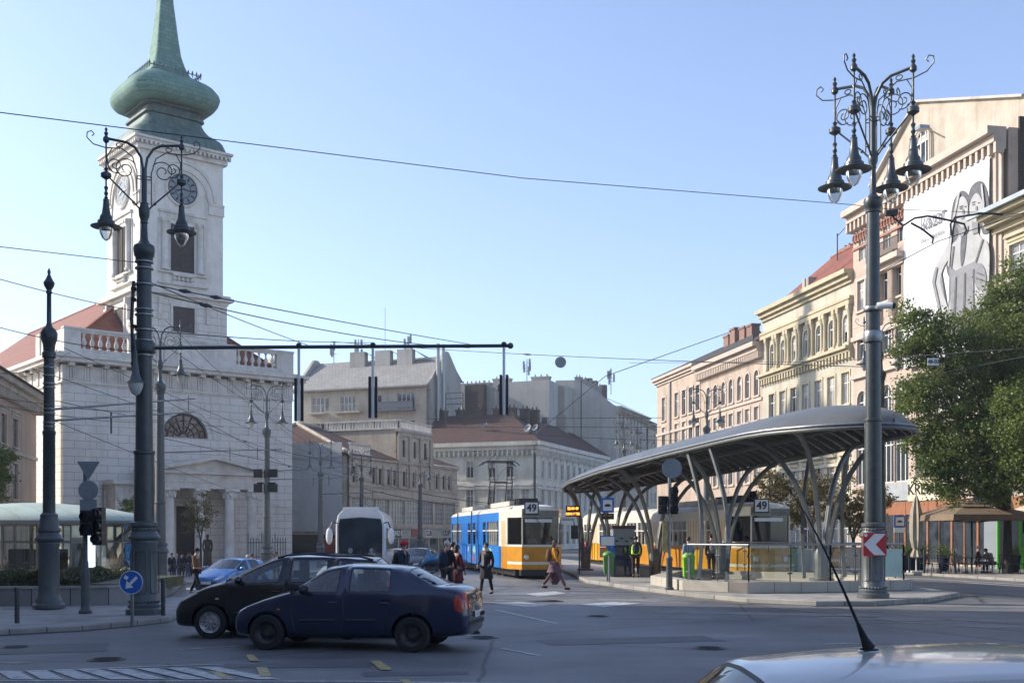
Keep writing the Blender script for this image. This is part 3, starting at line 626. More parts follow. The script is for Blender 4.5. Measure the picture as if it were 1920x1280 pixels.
def pitched(t, x0, x1, y0, y1, z0, zr, mt, hip0=0, hip1=0, ov=.3, name='roof', ridge=None):
    ym = ridge if ridge is not None else (y0+y1)/2; b = MB()
    b.add([(x0,y0,z0),(x1,y0,z0),(x1,y1,z0),(x0,y1,z0),(x0+hip0,ym,zr),(x1-hip1,ym,zr)], [(0,1,5,4),(2,3,4,5),(3,0,4),(1,2,5),(3,2,1,0)])
    r = b.build(name, mt, t, smooth=0)
    c = MB(); c.tube([(x0+hip0,ym,zr),(x1-hip1,ym,zr)], .13, 6)
    if hip0: c.tube([(x0,y0,z0),(x0+hip0,ym,zr)], .12, 6)
    if hip1: c.tube([(x1,y0,z0),(x1-hip1,ym,zr)], .12, 6)
    c.build('ridge', mt, r); return r
def even(a, b, n): return [a + (b-a)*(i+.5)/n for i in range(n)]
def bandrow(t, tm, L, zs, out=.12, h=.25, x0=0):
    b = MB()
    for z in zs: b.box(x0, L, -out, .02, z-h, z)
    b.build('string_course', tm, t, smooth=0)
M['pink'] = mat('pink_plaster', (.47,.375,.30), .85, .08, .8, bump=.1, weather=.9, grime=((.75,.70,.66),.35))
M['pink_t'] = mat('pink_plaster_trim', (.50,.41,.34), .8, .08, 1)
M['yellow'] = mat('ochre_plaster', (.50,.465,.375), .85, .08, .6, bump=.1, weather=.9, grime=((.72,.70,.64),.4))
M['yellow_t'] = mat('golden_trim', (.48,.415,.28), .8, .12, 1.2)
M['beige'] = mat('beige_plaster', (.47,.41,.335), .85, .08, .6, bump=.1, weather=.9, grime=((.74,.70,.66),.4))
M['cream'] = mat('greenish_cream_plaster', (.64,.625,.53), .85, .08, .5, weather=.9, grime=((.74,.72,.68),.4))
M['grey_p'] = mat('weathered_grey_render', (.42,.40,.355), .9, .12, .35, streak=.25, bump=.1, weather=.9, grime=((.68,.66,.63),.22))
M['grey_q'] = mat('stained_pale_render', (.52,.50,.45), .9, .12, .3, streak=.2, weather=.9, grime=((.70,.68,.65),.2))
M['panel'] = mat('pale_blue_grey_panel', (.52,.53,.52), .7, .05, .5, grime=((.85,.85,.85),.3))
M['tanst'] = mat('sandy_stone', (.56,.485,.385), .85, .12, .8, weather=.9, grime=((.68,.66,.62),.5))
M['sign_w'] = mat('white_sign_face', (.72,.72,.70), .4, .03)
M['sign_k'] = mat('black_sign_face', (.02,.02,.022), .4, .03)
M['orangep'] = mat('orange_shopfront_paint', (.30,.12,.055), .5, .1)
def text(body, size, parent, loc, rot, mt, name='lettering', ext=.006, align='CENTER', bold=0, xs=1.0):
    cu = bpy.data.curves.new(name, 'FONT'); cu.body = body; cu.size = size; cu.extrude = ext; cu.align_x = align; cu.align_y = 'CENTER'; cu.offset = bold; cu.resolution_u = 3
    o = bpy.data.objects.new(name, cu); COL.objects.link(o); bpy.context.view_layer.update()
    me = bpy.data.meshes.new_from_object(o.evaluated_get(bpy.context.evaluated_depsgraph_get())); bpy.data.objects.remove(o); bpy.data.curves.remove(cu)
    me.materials.clear(); me.materials.append(mt); me.name = name
    o = bpy.data.objects.new(name, me); COL.objects.link(o); o.location = loc; o.rotation_euler = rot; o.scale = (xs, 1, 1)
    if parent: o.parent = parent
    return o
UP = (R(90), 0, 0)
# ------------------------------------------------ right hand row
DR = (.184, -.983); aR = 38.2
def rowfac(px): r = (px-CX)/F; Y0 = aR/(r+.187); return Fac(px, Y0, DR)
# far pink house
f = rowfac(1232); L = f.u(1313); z1 = f.z(1232, 712)
rows = []
xs1 = [f.u(q) for q in (1245,1269,1283,1296,1309)]
za = f.z(1283, 777); zb_ = f.z(1283, 731)
rows += [(za, zb_-za, 1.15, xs1, '', 2, 2), (f.z(1283, 826), 1.9, 1.15, xs1, '', 2, 2), (f.z(1283,885), 2.0, 1.15, xs1, 'h', 2, 2), (.6, 2.6, 1.5, xs1, 'n', 2, 2)]
t = house('apartment_building', 'narrow pink corner house with plain windows at the far end of the sunlit row', f, L, z1, M['pink'], M['pink_t'], rows, corn=(.55,.8,0,True), depth=14)
pitched(t, -.4, L, -.5, 14, z1+.02, z1+3.0, M['tile_brown'], hip0=5, ridge=6); bandrow(t, M['pink_t'], L, [f.z(1283,800), f.z(1283,860), 4.2])
b = MB(); b.tube([(f.u(1258), -.12, z1-.8), (f.u(1258), -.12, -.6)], .12, 6); b.build('downpipe', M['steel'], t)
# pink house with arched windows
f2 = rowfac(1313); L2 = f2.u(1430); z2 = f2.z(1430, 640)
xs2 = [f2.u(q) for q in (1329,1342,1357,1371,1387,1402,1419)]
h0, h1 = f2.z(1402, 746), f2.z(1402, 700)
rows = [(h0, h1-h0, 1.0, xs2, 'a', 2, 2), (f2.z(1402,792), 1.15, 1.0, xs2, '', 2, 1), (f2.z(1402,845), 1.9, 1.1, xs2, 'h', 2, 2), (f2.z(1402,905), 2.0, 1.1, xs2, 'h', 2, 2), (.5, 2.8, 1.6, xs2, 'n', 2, 2)]
t = house('apartment_building', 'pink house with a row of tall arched windows under a dentilled cornice and brick chimneys', f2, L2, z2, M['pink'], M['pink_t'], rows, corn=(.9,1.1,.42), depth=15)
bandrow(t, M['pink_t'], L2, [h0-.25, f2.z(1402,800), f2.z(1402,862), 4.1])
pitched(t, -.1, L2, -.7, 15, z2+.03, z2+3.3, M['tile_brown'], ridge=6)
for px, hh in ((1368,1.5),(1380,1.9),(1398,1.6),(1412,1.5)): chimney(t, f2.u(px, 5), 5, z2+2.6, 1.3, .8, hh, M['brick'], 0)
b = MB(); b.box(-.1, L2, -.85, -.75, z2+.1, z2+.55)
for i in range(30): b.box(-.1+L2*i/30, -.05+L2*i/30, -.85, -.6, z2+.05, z2+.55)
b.build('snow_guard', M['wire'], t, smooth=0)
# ochre house with gallery
f3 = rowfac(1430); L3 = f3.u(1600); z3 = f3.z(1598, 505)
px3 = (1448,1468,1489,1511,1535,1559,1586); xs3 = [f3.u(q) for q in px3]
g0, g1 = f3.z(1586, 642), f3.z(1586, 590); w0, w1 = f3.z(1586, 757), f3.z(1586, 698)
rows = [(g0, g1-g0, .95, xs3, 'an', 2, 2), (w0, w1-w0, 1.15, xs3, '', 2, 2), (f3.z(1586,850), 2.3, 1.15, xs3, 'h', 2, 2), (f3.z(1586,925), 2.3, 1.15, xs3, 'p', 2, 2), (.4, 2.9, 1.9, xs3, 'n', 2, 2)]
t = house('apartment_building', 'ochre yellow house with a top gallery of golden half columns between arched windows', f3, L3, z3, M['yellow'], M['yellow_t'], rows, corn=(.7,.9,0), depth=15)
b = MB()
gt = f3.z(1586, 575)
for i, x in enumerate(xs3):
    for dx in (-.78, -.30 if False else .78):
        b.lathe([(.17,0),(.17,.15),(.13,.25),(.12,g1-g0-.1),(.2,g1-g0+.15),(.22,g1-g0+.35)], 10, (x+dx, -.12, g0-.1)); b.box(x+dx-.2, x+dx+.2, -.3, -.02, g0-.35, g0-.1); b.box(x+dx-.2, x+dx+.2, -.34, -.02, g1+.25, gt)
b.build('half_columns', M['yellow_t'], t)
b = MB(); cornice(b, 0, L3, g0-.35, .6, .6, dent=.5, ends=False); b.box(0, L3, -.35, 0, gt, gt+.3); b.box(0, L3, -.3, 0, z3-2.0, z3-1.8); b.box(0, L3, -.1, 0, gt+.302, z3-2.0)
b.build('gallery_cornice', M['yellow_t'], t, smooth=0)
bandrow(t, M['yellow'], L3, [w0-.5, f3.z(1586,865), 4.2])
pitched(t, .2, L3+.3, .4, 15, z3+.05, z3+4.7, M['tile_red'], ridge=6)
for px in (1513, 1520):
    b = MB(); q = f3.u(px, 2.2); b.box(q-.22, q+.22, 1.9, 2.6, z3+1.3, z3+2.0); b.build('dormer', M['grey_p'], t, smooth=0)
chimney(t, f3.u(1580, 6), 6.6, z3+4.4, 2.0, .8, .7, M['brick'], 3)
b = MB(); q = f3.u(1570,4.5)
b.tube([(q,4.5,z3+3), (q,4.5,z3+5.6)], .05, 5); b.tube([(q+4,4.5,z3+3), (q+4,4.5,z3+6.4)], .05, 5); b.tube([(q,4.5,z3+5.4),(q+4,4.5,z3+6.3)], .03, 5); b.build('aerial', M['wire'], t)
# big pink house with the hoarding
f4 = rowfac(1600); L4 = f4.u(1881); z4 = f4.z(1593, 404)
def zf(px, py): return f4.z(px, py)
xa = [f4.u(1617), f4.u(1633)]; xb = [f4.u(1663), f4.u(1690)]; xc = [f4.u(q) for q in (1730,1762,1795,1830,1860)]; xall = xa+xb
R1 = (zf(1690,452), zf(1690,398)); R2 = (zf(1690,552), zf(1690,492)); R3 = (zf(1660,662), zf(1660,612)); R4 = (zf(1660,790), zf(1660,722)); 
rows = [(R1[0], R1[1]-R1[0], 1.0, xall+xc, 'n', 2, 2), (R2[0], R2[1]-R2[0], 1.25, xall+xc, '', 2, 2), (R3[0], R3[1]-R3[0], 1.25, xall+xc, '', 2, 2), (R4[0], R4[1]-R4[0], 1.3, xall+xc, 'a', 2, 2), (zf(1660,905), 3.6, 1.7, xall+xc, 'n', 3, 2)]
t = big = house('apartment_building', 'tall pink house with attic gable, balcony and a white hoarding covering its right half', f4, L4, z4, brickmat('grooved_pink_plaster', (.49,.39,.325), (.34,.26,.21), 9, 1.15, .02, var=.04, bump=.4), M['pink_t'], rows, corn=(.95,1.2,.55), depth=16, sidem=M['pink'])
b = MB()
for x in (f4.u(1650), f4.u(1677), f4.u(1703)): b.box(x-.3, x+.3, -.3, 0, R2[0]-1.4, R2[1]+1.0); [b.box(x-.22+k*.14, x-.16+k*.14, -.36, -.3, R2[0]-1.2, R2[1]+.6) for k in range(4)]
b.box(f4.u(1645), f4.u(1706), -.9, 0, R1[0]-1.2, R1[0]-.85); b.box(f4.u(1647), f4.u(1706), -.5, 0, R1[0]-1.6, R1[0]-1.2)
b.box(0, L4, -.2, 0, R2[0]-2.0, R2[0]-1.7); b.box(0, L4, -.25, 0, R3[0]-1.2, R3[0]-.9); b.box(0,L4,-.3,0,zf(1660,812),zf(1660,805))
b.build('pilasters_and_bands', M['pink_t'], t, smooth=0)
b = MB(); rr = random.Random(3)
for i in range(46):
    x = .3 + i*(L4-.6)/46; zc_ = z4-1.95
    b.tube([(x+math.cos(k*.8)*(.28-k*.03), -.1, zc_+math.sin(k*.8)*(.42-k*.04)) for k in range(8)], .07, 5)
b.box(0, L4, -.1, 0, z4-2.65, z4-2.5); b.build('scroll_frieze', mat('red_ornament', (.36,.17,.12), .8), t)
b = MB(); xl, xr = f4.u(1646), f4.u(1706); zr_ = R1[0]-.85
for z_ in (zr_+.1, zr_+.95): b.tube([(xl,-.85,z_),(xr,-.85,z_)], .035, 5)
for i in range(40): q = xl+(xr-xl)*i/39; b.tube([(q,-.85,zr_+.1),(q,-.85,zr_+.95)], .018, 4)
b.tube([(xl,-.85,zr_+.95),(xl,0,zr_+.95)], .03, 5); b.build('balcony_railing', M['wire'], t)
# attic gable
zg = f4.z(1722, 192, 1.4); ug = f4.u(1722, 1.4); b = MB()
b.extr([(0, z4-.1), (L4, z4-.1), (L4, f4.z(1868,215,1.4)), (ug, zg), (0, f4.z(1602,372,1.4))], 1.4, 2.0); b.build('attic_gable', M['beige'], t, smooth=0)
b = MB()
for a_, c_ in (((0, f4.z(1602,372,1.4)), (ug, zg)), ((ug, zg), (L4, f4.z(1868,215,1.4)))): b.bar((a_[0],1.6,a_[1]+.06), (c_[0],1.6,c_[1]+.06), 1.0, .14)
b.build('gable_coping', M['grey_q'], t, smooth=0)
b = MB(); b.add([(0,2,24.9),(ug,2,zg-.2),(ug,15,zg-.2),(0,15,24.9)],[(0,1,2,3)]); b.add([(L4,2,24.9),(ug,2,zg-.2),(ug,15,zg-.2),(L4,15,24.9)],[(3,2,1,0)]); b.build('roof', M['tile_brown'], t, smooth=0)
uw = f4.u(1733, 1.4); window(t, uw, f4.z(1733,318,1.4), 1.7, 2.6, 'a', None, M['beige'], M['pane'], 3, 2, y=1.38-.12-.06)
b = MB(); b.lathe([(.22,0),(.22,1.9),(.3,2.0),(.3,2.15)], 10, (f4.u(1862,3), 3, 25.0)); b.build('flue', M['steel'], t)
b = MB(); q = f4.u(1760,0); b.tube([(q, .4, z4+1.6), (f4.u(1800), -2.2, z4+1.25)], .05, 5); b.box(f4.u(1800)-.3, f4.u(1800)+.3, -2.7, -2.1, z4+1.1, z4+1.3); b.build('flood_lamp_arm', M['steel'], t)
b = MB(); b.box(L4-.9, L4-.3, -.25, 0, 3, z4-1.2); b.box(L4-.3, L4+.02, -.12, 0, 0, z4-1.2)
b.build('corner_pilaster', M['pink_t'], t, smooth=0)
b = MB(); b.box(L4+.003, L4+.12, .9, 15.8, 8, z4+.6); b.extx([(2.1,z4+.604),(15,z4+.604),(15,f4.z(1868,215,1.4)+.2),(2.1,f4.z(1868,215,1.4)-.2)], L4+.003, L4+.12); b.build('brick_end_wall', M['brick_d'], t, smooth=0)
# shop front at its foot
b = MB(); b.box(f4.u(1640), f4.u(1706), -.15, 0, zf(1690,938), zf(1690,905), 0); b.build('fascia', mat('grey_fascia', (.36,.38,.39), .5), t, smooth=0)
o = MB().box(f4.u(1707), f4.u(1765), -.18, 0, zf(1730,938), zf(1730,896)).build('shop_sign', mat('cream_fascia', (.74,.66,.46), .5), t, smooth=0)
text('KREMI', .95, o, (f4.u(1734), -.2, zf(1734,917)), UP, M['sign_k'], bold=.015, xs=1.25)
b = MB(); xs_ = f4.u(1659); 
for i in range(7): q = xs_ + i*2.6; b.box(q, q+.18, -.12, 0, 0, 4.0); b.box(q+.18, q+2.6, -.10, 0, 3.2, 4.0); b.box(q+1.3,q+1.4,-.1,0,0,3.2)
b.build('shopfront_frame', M['orangep'], t, smooth=0)
b = MB(); b.box(xs_, xs_+18.2, -.06, -.003, .3, 3.2); b.build('shop_window', M['pane'], t, smooth=0)
# the hoarding: its own thing, hung on the facade
hu0, hu1 = f4.u(1706), f4.u(1868); hz1 = z4-1.35; hz0 = zf(1780, 640)-1.0
hd = thing('advertising_banner', 'huge white advertising banner with two women in grey, hung on the tall pink house', 'banner', f4.loc(hu0, -.42, 0), f4.rot)
BW = hu1-hu0
b = MB(); NX, NZ = 24, 24
vs = [(BW*i/NX, .02*math.sin(i*1.3)+.015*math.sin(j*.9+i*.5), hz0+(hz1-hz0)*j/NZ) for j in range(NZ+1) for i in range(NX+1)]
b.add(vs, [(j*(NX+1)+i, j*(NX+1)+i+1, (j+1)*(NX+1)+i+1, (j+1)*(NX+1)+i) for j in range(NZ) for i in range(NX)])
b.box(.2, BW-.2, .06, .3, hz0+.3, hz0+.5); b.box(.2, BW-.2, .06, .3, hz1-.6, hz1-.4); b.build('banner_sheet', mat('white_banner_vinyl', (.62,.62,.63), .6, .02, .4, bump=.05, bscale=1), hd)
def hp(px, py): return (f4.u(px, -.42)-hu0, f4.z(px, py, -.42))
def poly(pts, mt, y, name='printed_figure', par=None):
    bm = bmesh.new(); vv = [bm.verts.new((*[hp(*p)[0]], -y, hp(*p)[1])) for p in pts]; bm.faces.new(vv); bmesh.ops.triangulate(bm, faces=bm.faces[:]); bmesh.ops.recalc_face_normals(bm, faces=bm.faces[:])
    me = bpy.data.meshes.new(name); bm.to_mesh(me); bm.free(); me.materials.append(mt); return link(name, me, par or hd)
def smooth_pts(p, k=4):
    out = []; n = len(p)
    for i in range(n):
        a, b_, c, d = [Vector(p[(i+j-1) % n]) for j in range(4)]
        for q in range(k):
            t_ = q/k; out.append(tuple(.5*((2*b_)+(c-a)*t_+(2*a-5*b_+4*c-d)*t_*t_+(3*b_-a-3*c+d)*t_**3)))
    return out
g1m = mat('banner_mid_grey', (.20,.20,.21), .6, .12, 3); g2m = mat('banner_pale_skin', (.36,.36,.36), .6, .12, 1.2); g3m = mat('banner_dark_grey', (.09,.09,.10), .6, .25, 4)
S = smooth_pts
poly(S([(1786,395),(1792,372),(1804,358),(1814,362),(1820,380),(1823,410),(1818,450),(1800,490),(1784,520),(1776,500),(1781,450)]), g3m, .06)
poly(S([(1816,378),(1822,352),(1838,339),(1850,350),(1857,390),(1858,430),(1846,440),(1838,425),(1818,430),(1812,400)]), g3m, .062)
poly(S([(1799,378),(1808,368),(1817,380),(1817,402),(1812,420),(1803,424),(1796,408)]), g2m, .10)
poly(S([(1824,375),(1834,362),(1844,376),(1843,400),(1836,416),(1827,412),(1821,396)]), g2m, .102)
poly(S([(1806,420),(1834,412),(1838,440),(1856,460),(1857,520),(1850,600),(1830,640),(1785,640),(1778,600),(1790,530),(1782,470),(1800,445)]), g2m, .085)
poly(S([(1782,458),(1795,470),(1778,490),(1765,525),(1774,560),(1782,590),(1776,640),(1766,600),(1750,530),(1755,505),(1770,475)],3), g2m, .09)
poly([(1786,500),(1794,508),(1830,490),(1836,494),(1834,560),(1842,640),(1782,640),(1786,560)], g1m, .115)
poly([(1790,462),(1793,462),(1788,505),(1786,503)], g3m, .12); poly([(1845,448),(1848,450),(1834,494),(1832,490)], g3m, .12)
poly(S([(1804,470),(1808,430),(1816,430),(1812,480),(1806,500)],3), g3m, .118)
poly(S([(1832,505),(1840,493),(1850,505),(1853,528),(1846,545),(1834,535),(1828,520)]), g1m, .13)
poly(S([(1828,525),(1840,545),(1853,550),(1852,575),(1842,590),(1830,560)]), g2m, .14)
for (a_, b_) in (((1803,391),(1809,389)), ((1812,387),(1816,386)), ((1827,384),(1832,382)), ((1837,380),(1841,379)), ((1806,410),(1813,407)), ((1830,403),(1836,401))):
    poly([a_, b_, (b_[0], b_[1]+1.6), (a_[0], a_[1]+1.8)], g3m, .135, 'printed_face_detail')
for pts_, m_ in (([(1800,362),(1804,362),(1790,430),(1784,500),(1781,498),(1786,430)],g2m),([(1843,345),(1846,346),(1850,380),(1850,425),(1847,425),(1846,380)],g2m),([(1795,520),(1798,519),(1794,636),(1789,636)],g3m),([(1812,512),(1815,511),(1812,638),(1808,638)],g3m),([(1828,505),(1831,504),(1834,636),(1829,636)],g3m),
    ([(1798,422),(1812,430),(1820,422),(1818,436),(1806,446)],g1m),([(1826,415),(1838,418),(1838,436),(1828,440)],g1m),([(1758,500),(1762,502),(1757,530),(1770,590),(1766,592),(1752,530)],g1m),([(1836,510),(1850,515),(1850,518),(1836,513)],g3m),([(1834,520),(1852,526),(1852,529),(1834,523)],g3m),([(1802,388),(1810,385),(1810,386.5),(1802,389.5)],g3m),([(1826,380),(1833,377),(1833,378.5),(1826,381.5)],g3m),([(1808,393),(1811,392),(1812,401),(1808,402)],g1m),([(1833,387),(1836,386),(1837,394),(1833,395)],g1m)):
    poly(pts_, m_, .145, 'printed_shading')
SL = math.atan2(hp(1800,400)[1]-hp(1730,420)[1], 1)
x0_, zc0 = hp(1752, 404); text('kazar', 1.35, hd, (x0_, -.1, zc0-.2), UP, g1m, xs=.95)
x0_, zc0 = hp(1750, 437); text('Life is a Celebration', .46, hd, (x0_, -.1, zc0-.2), UP, g1m, xs=.72)
# last house on the right
f5 = Fac(1868, aR/((1868-CX)/F+.187)-.0, DR); z5 = f5.z(1868, 408); L5 = 16
x5 = [f5.u(1908)+i*3.2 for i in range(4)]; q0, q1 = f5.z(1908,508), f5.z(1908,455)
rows = [(q0, q1-q0, 1.3, x5, 'h', 2, 2), (q0-4, 2.2, 1.3, x5, 'h', 2, 2), (q0-8, 2.4, 1.3, x5, 'h', 2, 2), (.5, 3, 2.2, x5, 'n', 2, 2)]
t = house('apartment_building', 'beige house at the right edge with a metal eaves gutter, partly hidden by the tree', f5, L5, z5, M['beige'], M['yellow_t'], rows, corn=(1.2,1.0,0), depth=14)
b = MB(); b.add([(-.6,-1.4,z5+.05),(L5,-1.4,z5+.05),(L5,3,z5+2.2),(-.6,3,z5+2.2)], [(0,1,2,3)]); b.box(-.6, L5, -1.5, -1.3, z5-.12, z5+.12); b.build('roof', mat('zinc_roof_sheet', (.42,.45,.44), .35, .1, 1, metal=.5), t, smooth=0)
b = MB(); b.box(.4, L5, 3.1, 15, z5-.5, f5.z(1905,205,3.1)+.0); b.add([(.3,3.0,25.2),(L5,3.0,25.2),(L5,3.0,27.0),(6,3.0,27.0)], [(0,1,2,3)]); b.build('brick_party_wall', M['brick_d'], t, smooth=0)
b = MB(); b.tube([(f5.u(1893,3), 2.9, 24), (f5.u(1893,3), 2.9, z5+1)], .15, 8); b.tube([(1.0, 2.9, 25), (1.0, 2.9, z5+1)], .1, 8); b.build('downpipe', M['steel'], t)
# ------------------------------------------------ centre: cream corner house with roof tiles
DL = (.938,-.347); DB = (.347,.938)
f6 = Fac(800, 140.2, DL); uc = f6.u(1000); z6 = 13.0
x6 = [f6.u(q) for q in (845,881,922,956,985)]
rows = [(f6.z(922,895), 2.05, .95, x6[1:4], 'h', 2, 2), (f6.z(922,953), 2.3, .95, x6, 'h', 2, 2), (.6, 2.6, 1.3, x6, 'n', 2, 2)]
t = house('apartment_building', 'cream corner house with dentilled cornice and long brown tiled roof behind the blue tram', f6, uc, z6, M['cream'], M['cream'], rows, corn=(.8,1.4,.62,True), depth=12)
bandrow(t, M['stone'], uc, [f6.z(922,905), f6.z(922,912), 4.4], .2, .3)
f6b = Fac(1000, 135, DB, X0=f6.loc(uc)[0]); f6b.Y0 = f6.loc(uc)[1]; Lb = f6b.u(1146)
wing = link('wing', None, t, (uc, 0, 0), R(90)) ; wing.empty_display_size = .3
xb6 = even(1.2, Lb-.6, 13)
holes = []; zt_ = f6.z(922,895)
rb = [(zt_, 2.05, 1.0, xb6, 'h', 2, 2), (f6.z(922,953), 2.3, 1.0, xb6, 'h', 2, 2), (.6, 2.6, 1.4, xb6, 'n', 2, 2)]
# wall of the wing built in the parent's space so that it stays a part of the house
def wing_wall(parent, x_at, L_, z0_, z1_, rws, wm, tm, fm=None, rot=R(90), y_at=0.):
    hs = [(c-r_[2]/2, c+r_[2]/2, r_[0], r_[0]+r_[1], 'a' if 'a' in r_[4] else 'r') for r_ in rws for c in r_[3]]
    o = wall(parent, wm, 0, L_, z0_, z1_, hs); o.location = (x_at, y_at, 0); o.rotation_euler = (0,0,rot); cr, sr = math.cos(rot), math.sin(rot)
    for r_ in rws:
        for c in r_[3]: window(parent, x_at+cr*c, r_[0], r_[2], r_[1], r_[4], fm or M['frame_w'], tm, r_[7] if len(r_) > 7 else None, r_[5], r_[6], y=y_at+sr*c, rot=rot)
    return o
bpy.data.objects.remove(wing)
wing_wall(t, uc+.33, Lb, -1.2, z6, rb, M['cream'], M['stone'])
bulk(t, M['cream'], uc-11, uc-.002, 12.002, Lb, -1.2, z6)
b = MB(); b.M = Matrix.Translation((uc+.33, 0, 0)) @ Matrix.Rotation(R(90), 4, 'Z'); cornice(b, 0, Lb, z6+.02, .8, 1.4, dent=.62); 
for z_ in (f6.z(922,905), f6.z(922,912), 4.4): b.box(0, Lb, -.2, .02, z_-.3, z_)
for k in range(12): b.box(-.02-.0, .9, -.12, .01, z6-2-(k+1)*.8+.1, z6-2-k*.8); b.box(Lb*.52, Lb*.52+.8, -.12, .01, z6-2-(k+1)*.8+.1, z6-2-k*.8)
b.build('cornice', M['stone'], t, smooth=0)
b = MB(); e = .75; x1 = uc+.33+e; zr6 = 17.0
b.add([(-1,-e,z6+.05),(x1,-e,z6+.05),(x1,Lb,z6+.05),(x1-11.5,Lb,z6+.05),(x1-11.5,12,z6+.05),(-1,12,z6+.05),(x1-6,5.4,zr6),(x1-6,Lb,zr6),(-1,5.4,zr6)], [(0,1,6,8),(1,2,7,6),(8,6,4,5),(6,7,3,4),(2,3,7),(0,8,5)])
b.build('roof', M['tile_brown'], t, smooth=0)
for x_, y_ in ((f6.u(960,5),5),(f6.u(932,5),5.4),(f6.u(900,5),5.4),(f6.u(862,5),5.4),(f6.u(828,5),5.4),(f6.u(975,5),6.8),(f6.u(990,6),8.5)): chimney(t, x_, y_, zr6-.2, 1.1, .8, .9, M['brick_d'], 2)
b = MB()
for x_, y_, r_ in ((f6.u(991,1),1.0,.55),(f6.u(1002,0),.6,.45),(f6.u(901,-.2),1.6,.35)):
    zq = z6+1.6 if y_ < 1.5 else z6+2.2
    b.M = Matrix.Translation((x_, y_, zq)) @ Matrix.Rotation(R(-25),4,'Z') @ Matrix.Rotation(R(65),4,'X'); b.lathe([(.05,0),(r_*.7,.06),(r_,.22),(r_*.98,.24),(r_*.6,.1)], 16, cap=False); b.M = None; b.tube([(x_,y_,zq-1),(x_,y_,zq)], .04, 5); b.build('satellite_dish', M['signback'], t); b = MB()
b = MB()
for x_ in (f6.u(836,3), f6.u(868,3)): b.tube([(x_,3,z6+2.5),(x_,3,zr6+2.6)], .06, 5)
for z_ in (zr6+1.2, zr6+1.9, zr6+2.6): b.tube([(f6.u(836,3),3,z_),(f6.u(868,3),3,z_)], .05, 5)
b.build('roof_walkway_rail', M['wire'], t)
# ------------------------------------------------ centre: sandy theatre block
f7 = Fac(655, 110, (.38,.925)); f7l_d = (.925,-.38)
x_c, y_c = f7.X0, f7.Y0
LL = 12.; L7 = f7.u(857); u1, u2 = f7.u(747), f7.u(807)
t = thing('theatre_building', 'sandy stone theatre with large glazed bays, pale panelled end wall and balustraded tower block', 'building', (x_c, y_c, 0), f7.rot)
pxs = (664,701,713,729,740,758,775,792,810,819,832,842); z7 = 9.6
zr = (7.0, 8.6)
rws = [(zr[0], 1.6, .62, [f7.u(q) for q in pxs], 'n', 1, 1, M['pane'])]
gl = [f7.u(q) for q in (664,678,697,711,730,748,768,790,812,836)]
hs = [(c-.31, c+.31, zr[0], zr[1], 'r') for c in rws[0][3]] + [(u1+k*(u2-u1)/3+ (u2-u1)/6-.31, u1+k*(u2-u1)/3+(u2-u1)/6+.31, 10.1, 11.9, 'r') for k in range(3)]
hg = [(.6,2.6),(3.0,5.2),(5.6,8.0),(8.5,11.5),(12.0,15.0),(15.5,18.2),(18.7,21.0),(21.4,24.0)]
wall(t, M['tanst'], 0, L7, -1.2, z7, hs[:12] + [(a_, c_, 2.9, 5.5, 'r') for a_, c_ in hg])
wall(t, M['tanst'], u1, u2, z7, 13.0, hs[12:], y=-.003)
bulk(t, M['tanst'], 0, L7, .32, 10, -1.2, z7-.01); bulk(t, M['tanst'], u1, u2, .32, 9, z7-.01, 13.0)
for h in hs: window(t, (h[0]+h[1])/2, h[2], h[1]-h[0], h[3]-h[2], 'n', M['frame_b'], M['tanst'], M['pane'], 2, 2)
for a_, c_ in hg: window(t, (a_+c_)/2, 2.9, c_-a_, 2.6, 'n', M['grey_q'], M['tanst'], M['pane_curtained'], 5, 5, name='glazed_bay')
b = MB(); b.box(0, L7, -.25, 0, z7-.25, z7); b.box(0, L7, -.12, 0, 6.6, 6.85); b.box(0, L7, -.1, 0, 5.55, 5.75); b.box(0, L7, -.3, 0, 2.55, 2.8)
for c in rws[0][3]: b.box(c+.45, c+.75, -.1, 0, 6.9, 8.9)
b.box(u1-.2, u2+.2, -.35, .3, 12.75, 13.0); b.box(u1-.1, u2+.1, -.2, .0, 12.3, 12.75)
for k in range(4): q = u1+k*(u2-u1)/3; b.box(q-.3, q+.3, -.22, 0, 6.86, 12.3)
b.build('stone_trim', M['beige'], t, smooth=0)
b = MB(); q = u1-.2
def bal(x0, x1, y, z0_, h_, ax='x'):
    b.box(*((x0,x1,y-.15,y+.15) if ax == 'x' else (y-.15,y+.15,x0,x1)), z0_, z0_+.15); b.box(*((x0,x1,y-.15,y+.15) if ax == 'x' else (y-.15,y+.15,x0,x1)), z0_+h_-.15, z0_+h_)
    n = int((x1-x0)/.35)
    for i in range(n): c = x0+(x1-x0)*(i+.5)/n; b.box(*((c-.08,c+.08,y-.08,y+.08) if ax == 'x' else (y-.08,y+.08,c-.08,c+.08)), z0_+.15, z0_+h_-.15)
bal(u1, u2, -.1, 13.0, 1.0); b.build('balustrade', M['stone'], t, smooth=0); b = MB(); bal(.06, 8.9, u1+.02, 13.0, 1.0, 'y'); b.build('balustrade', M['stone'], t, smooth=0); b = MB(); bal(0, f7.u(694), 0, z7+.15, 1.1); b.build('balustrade', M['stone'], t, smooth=0)
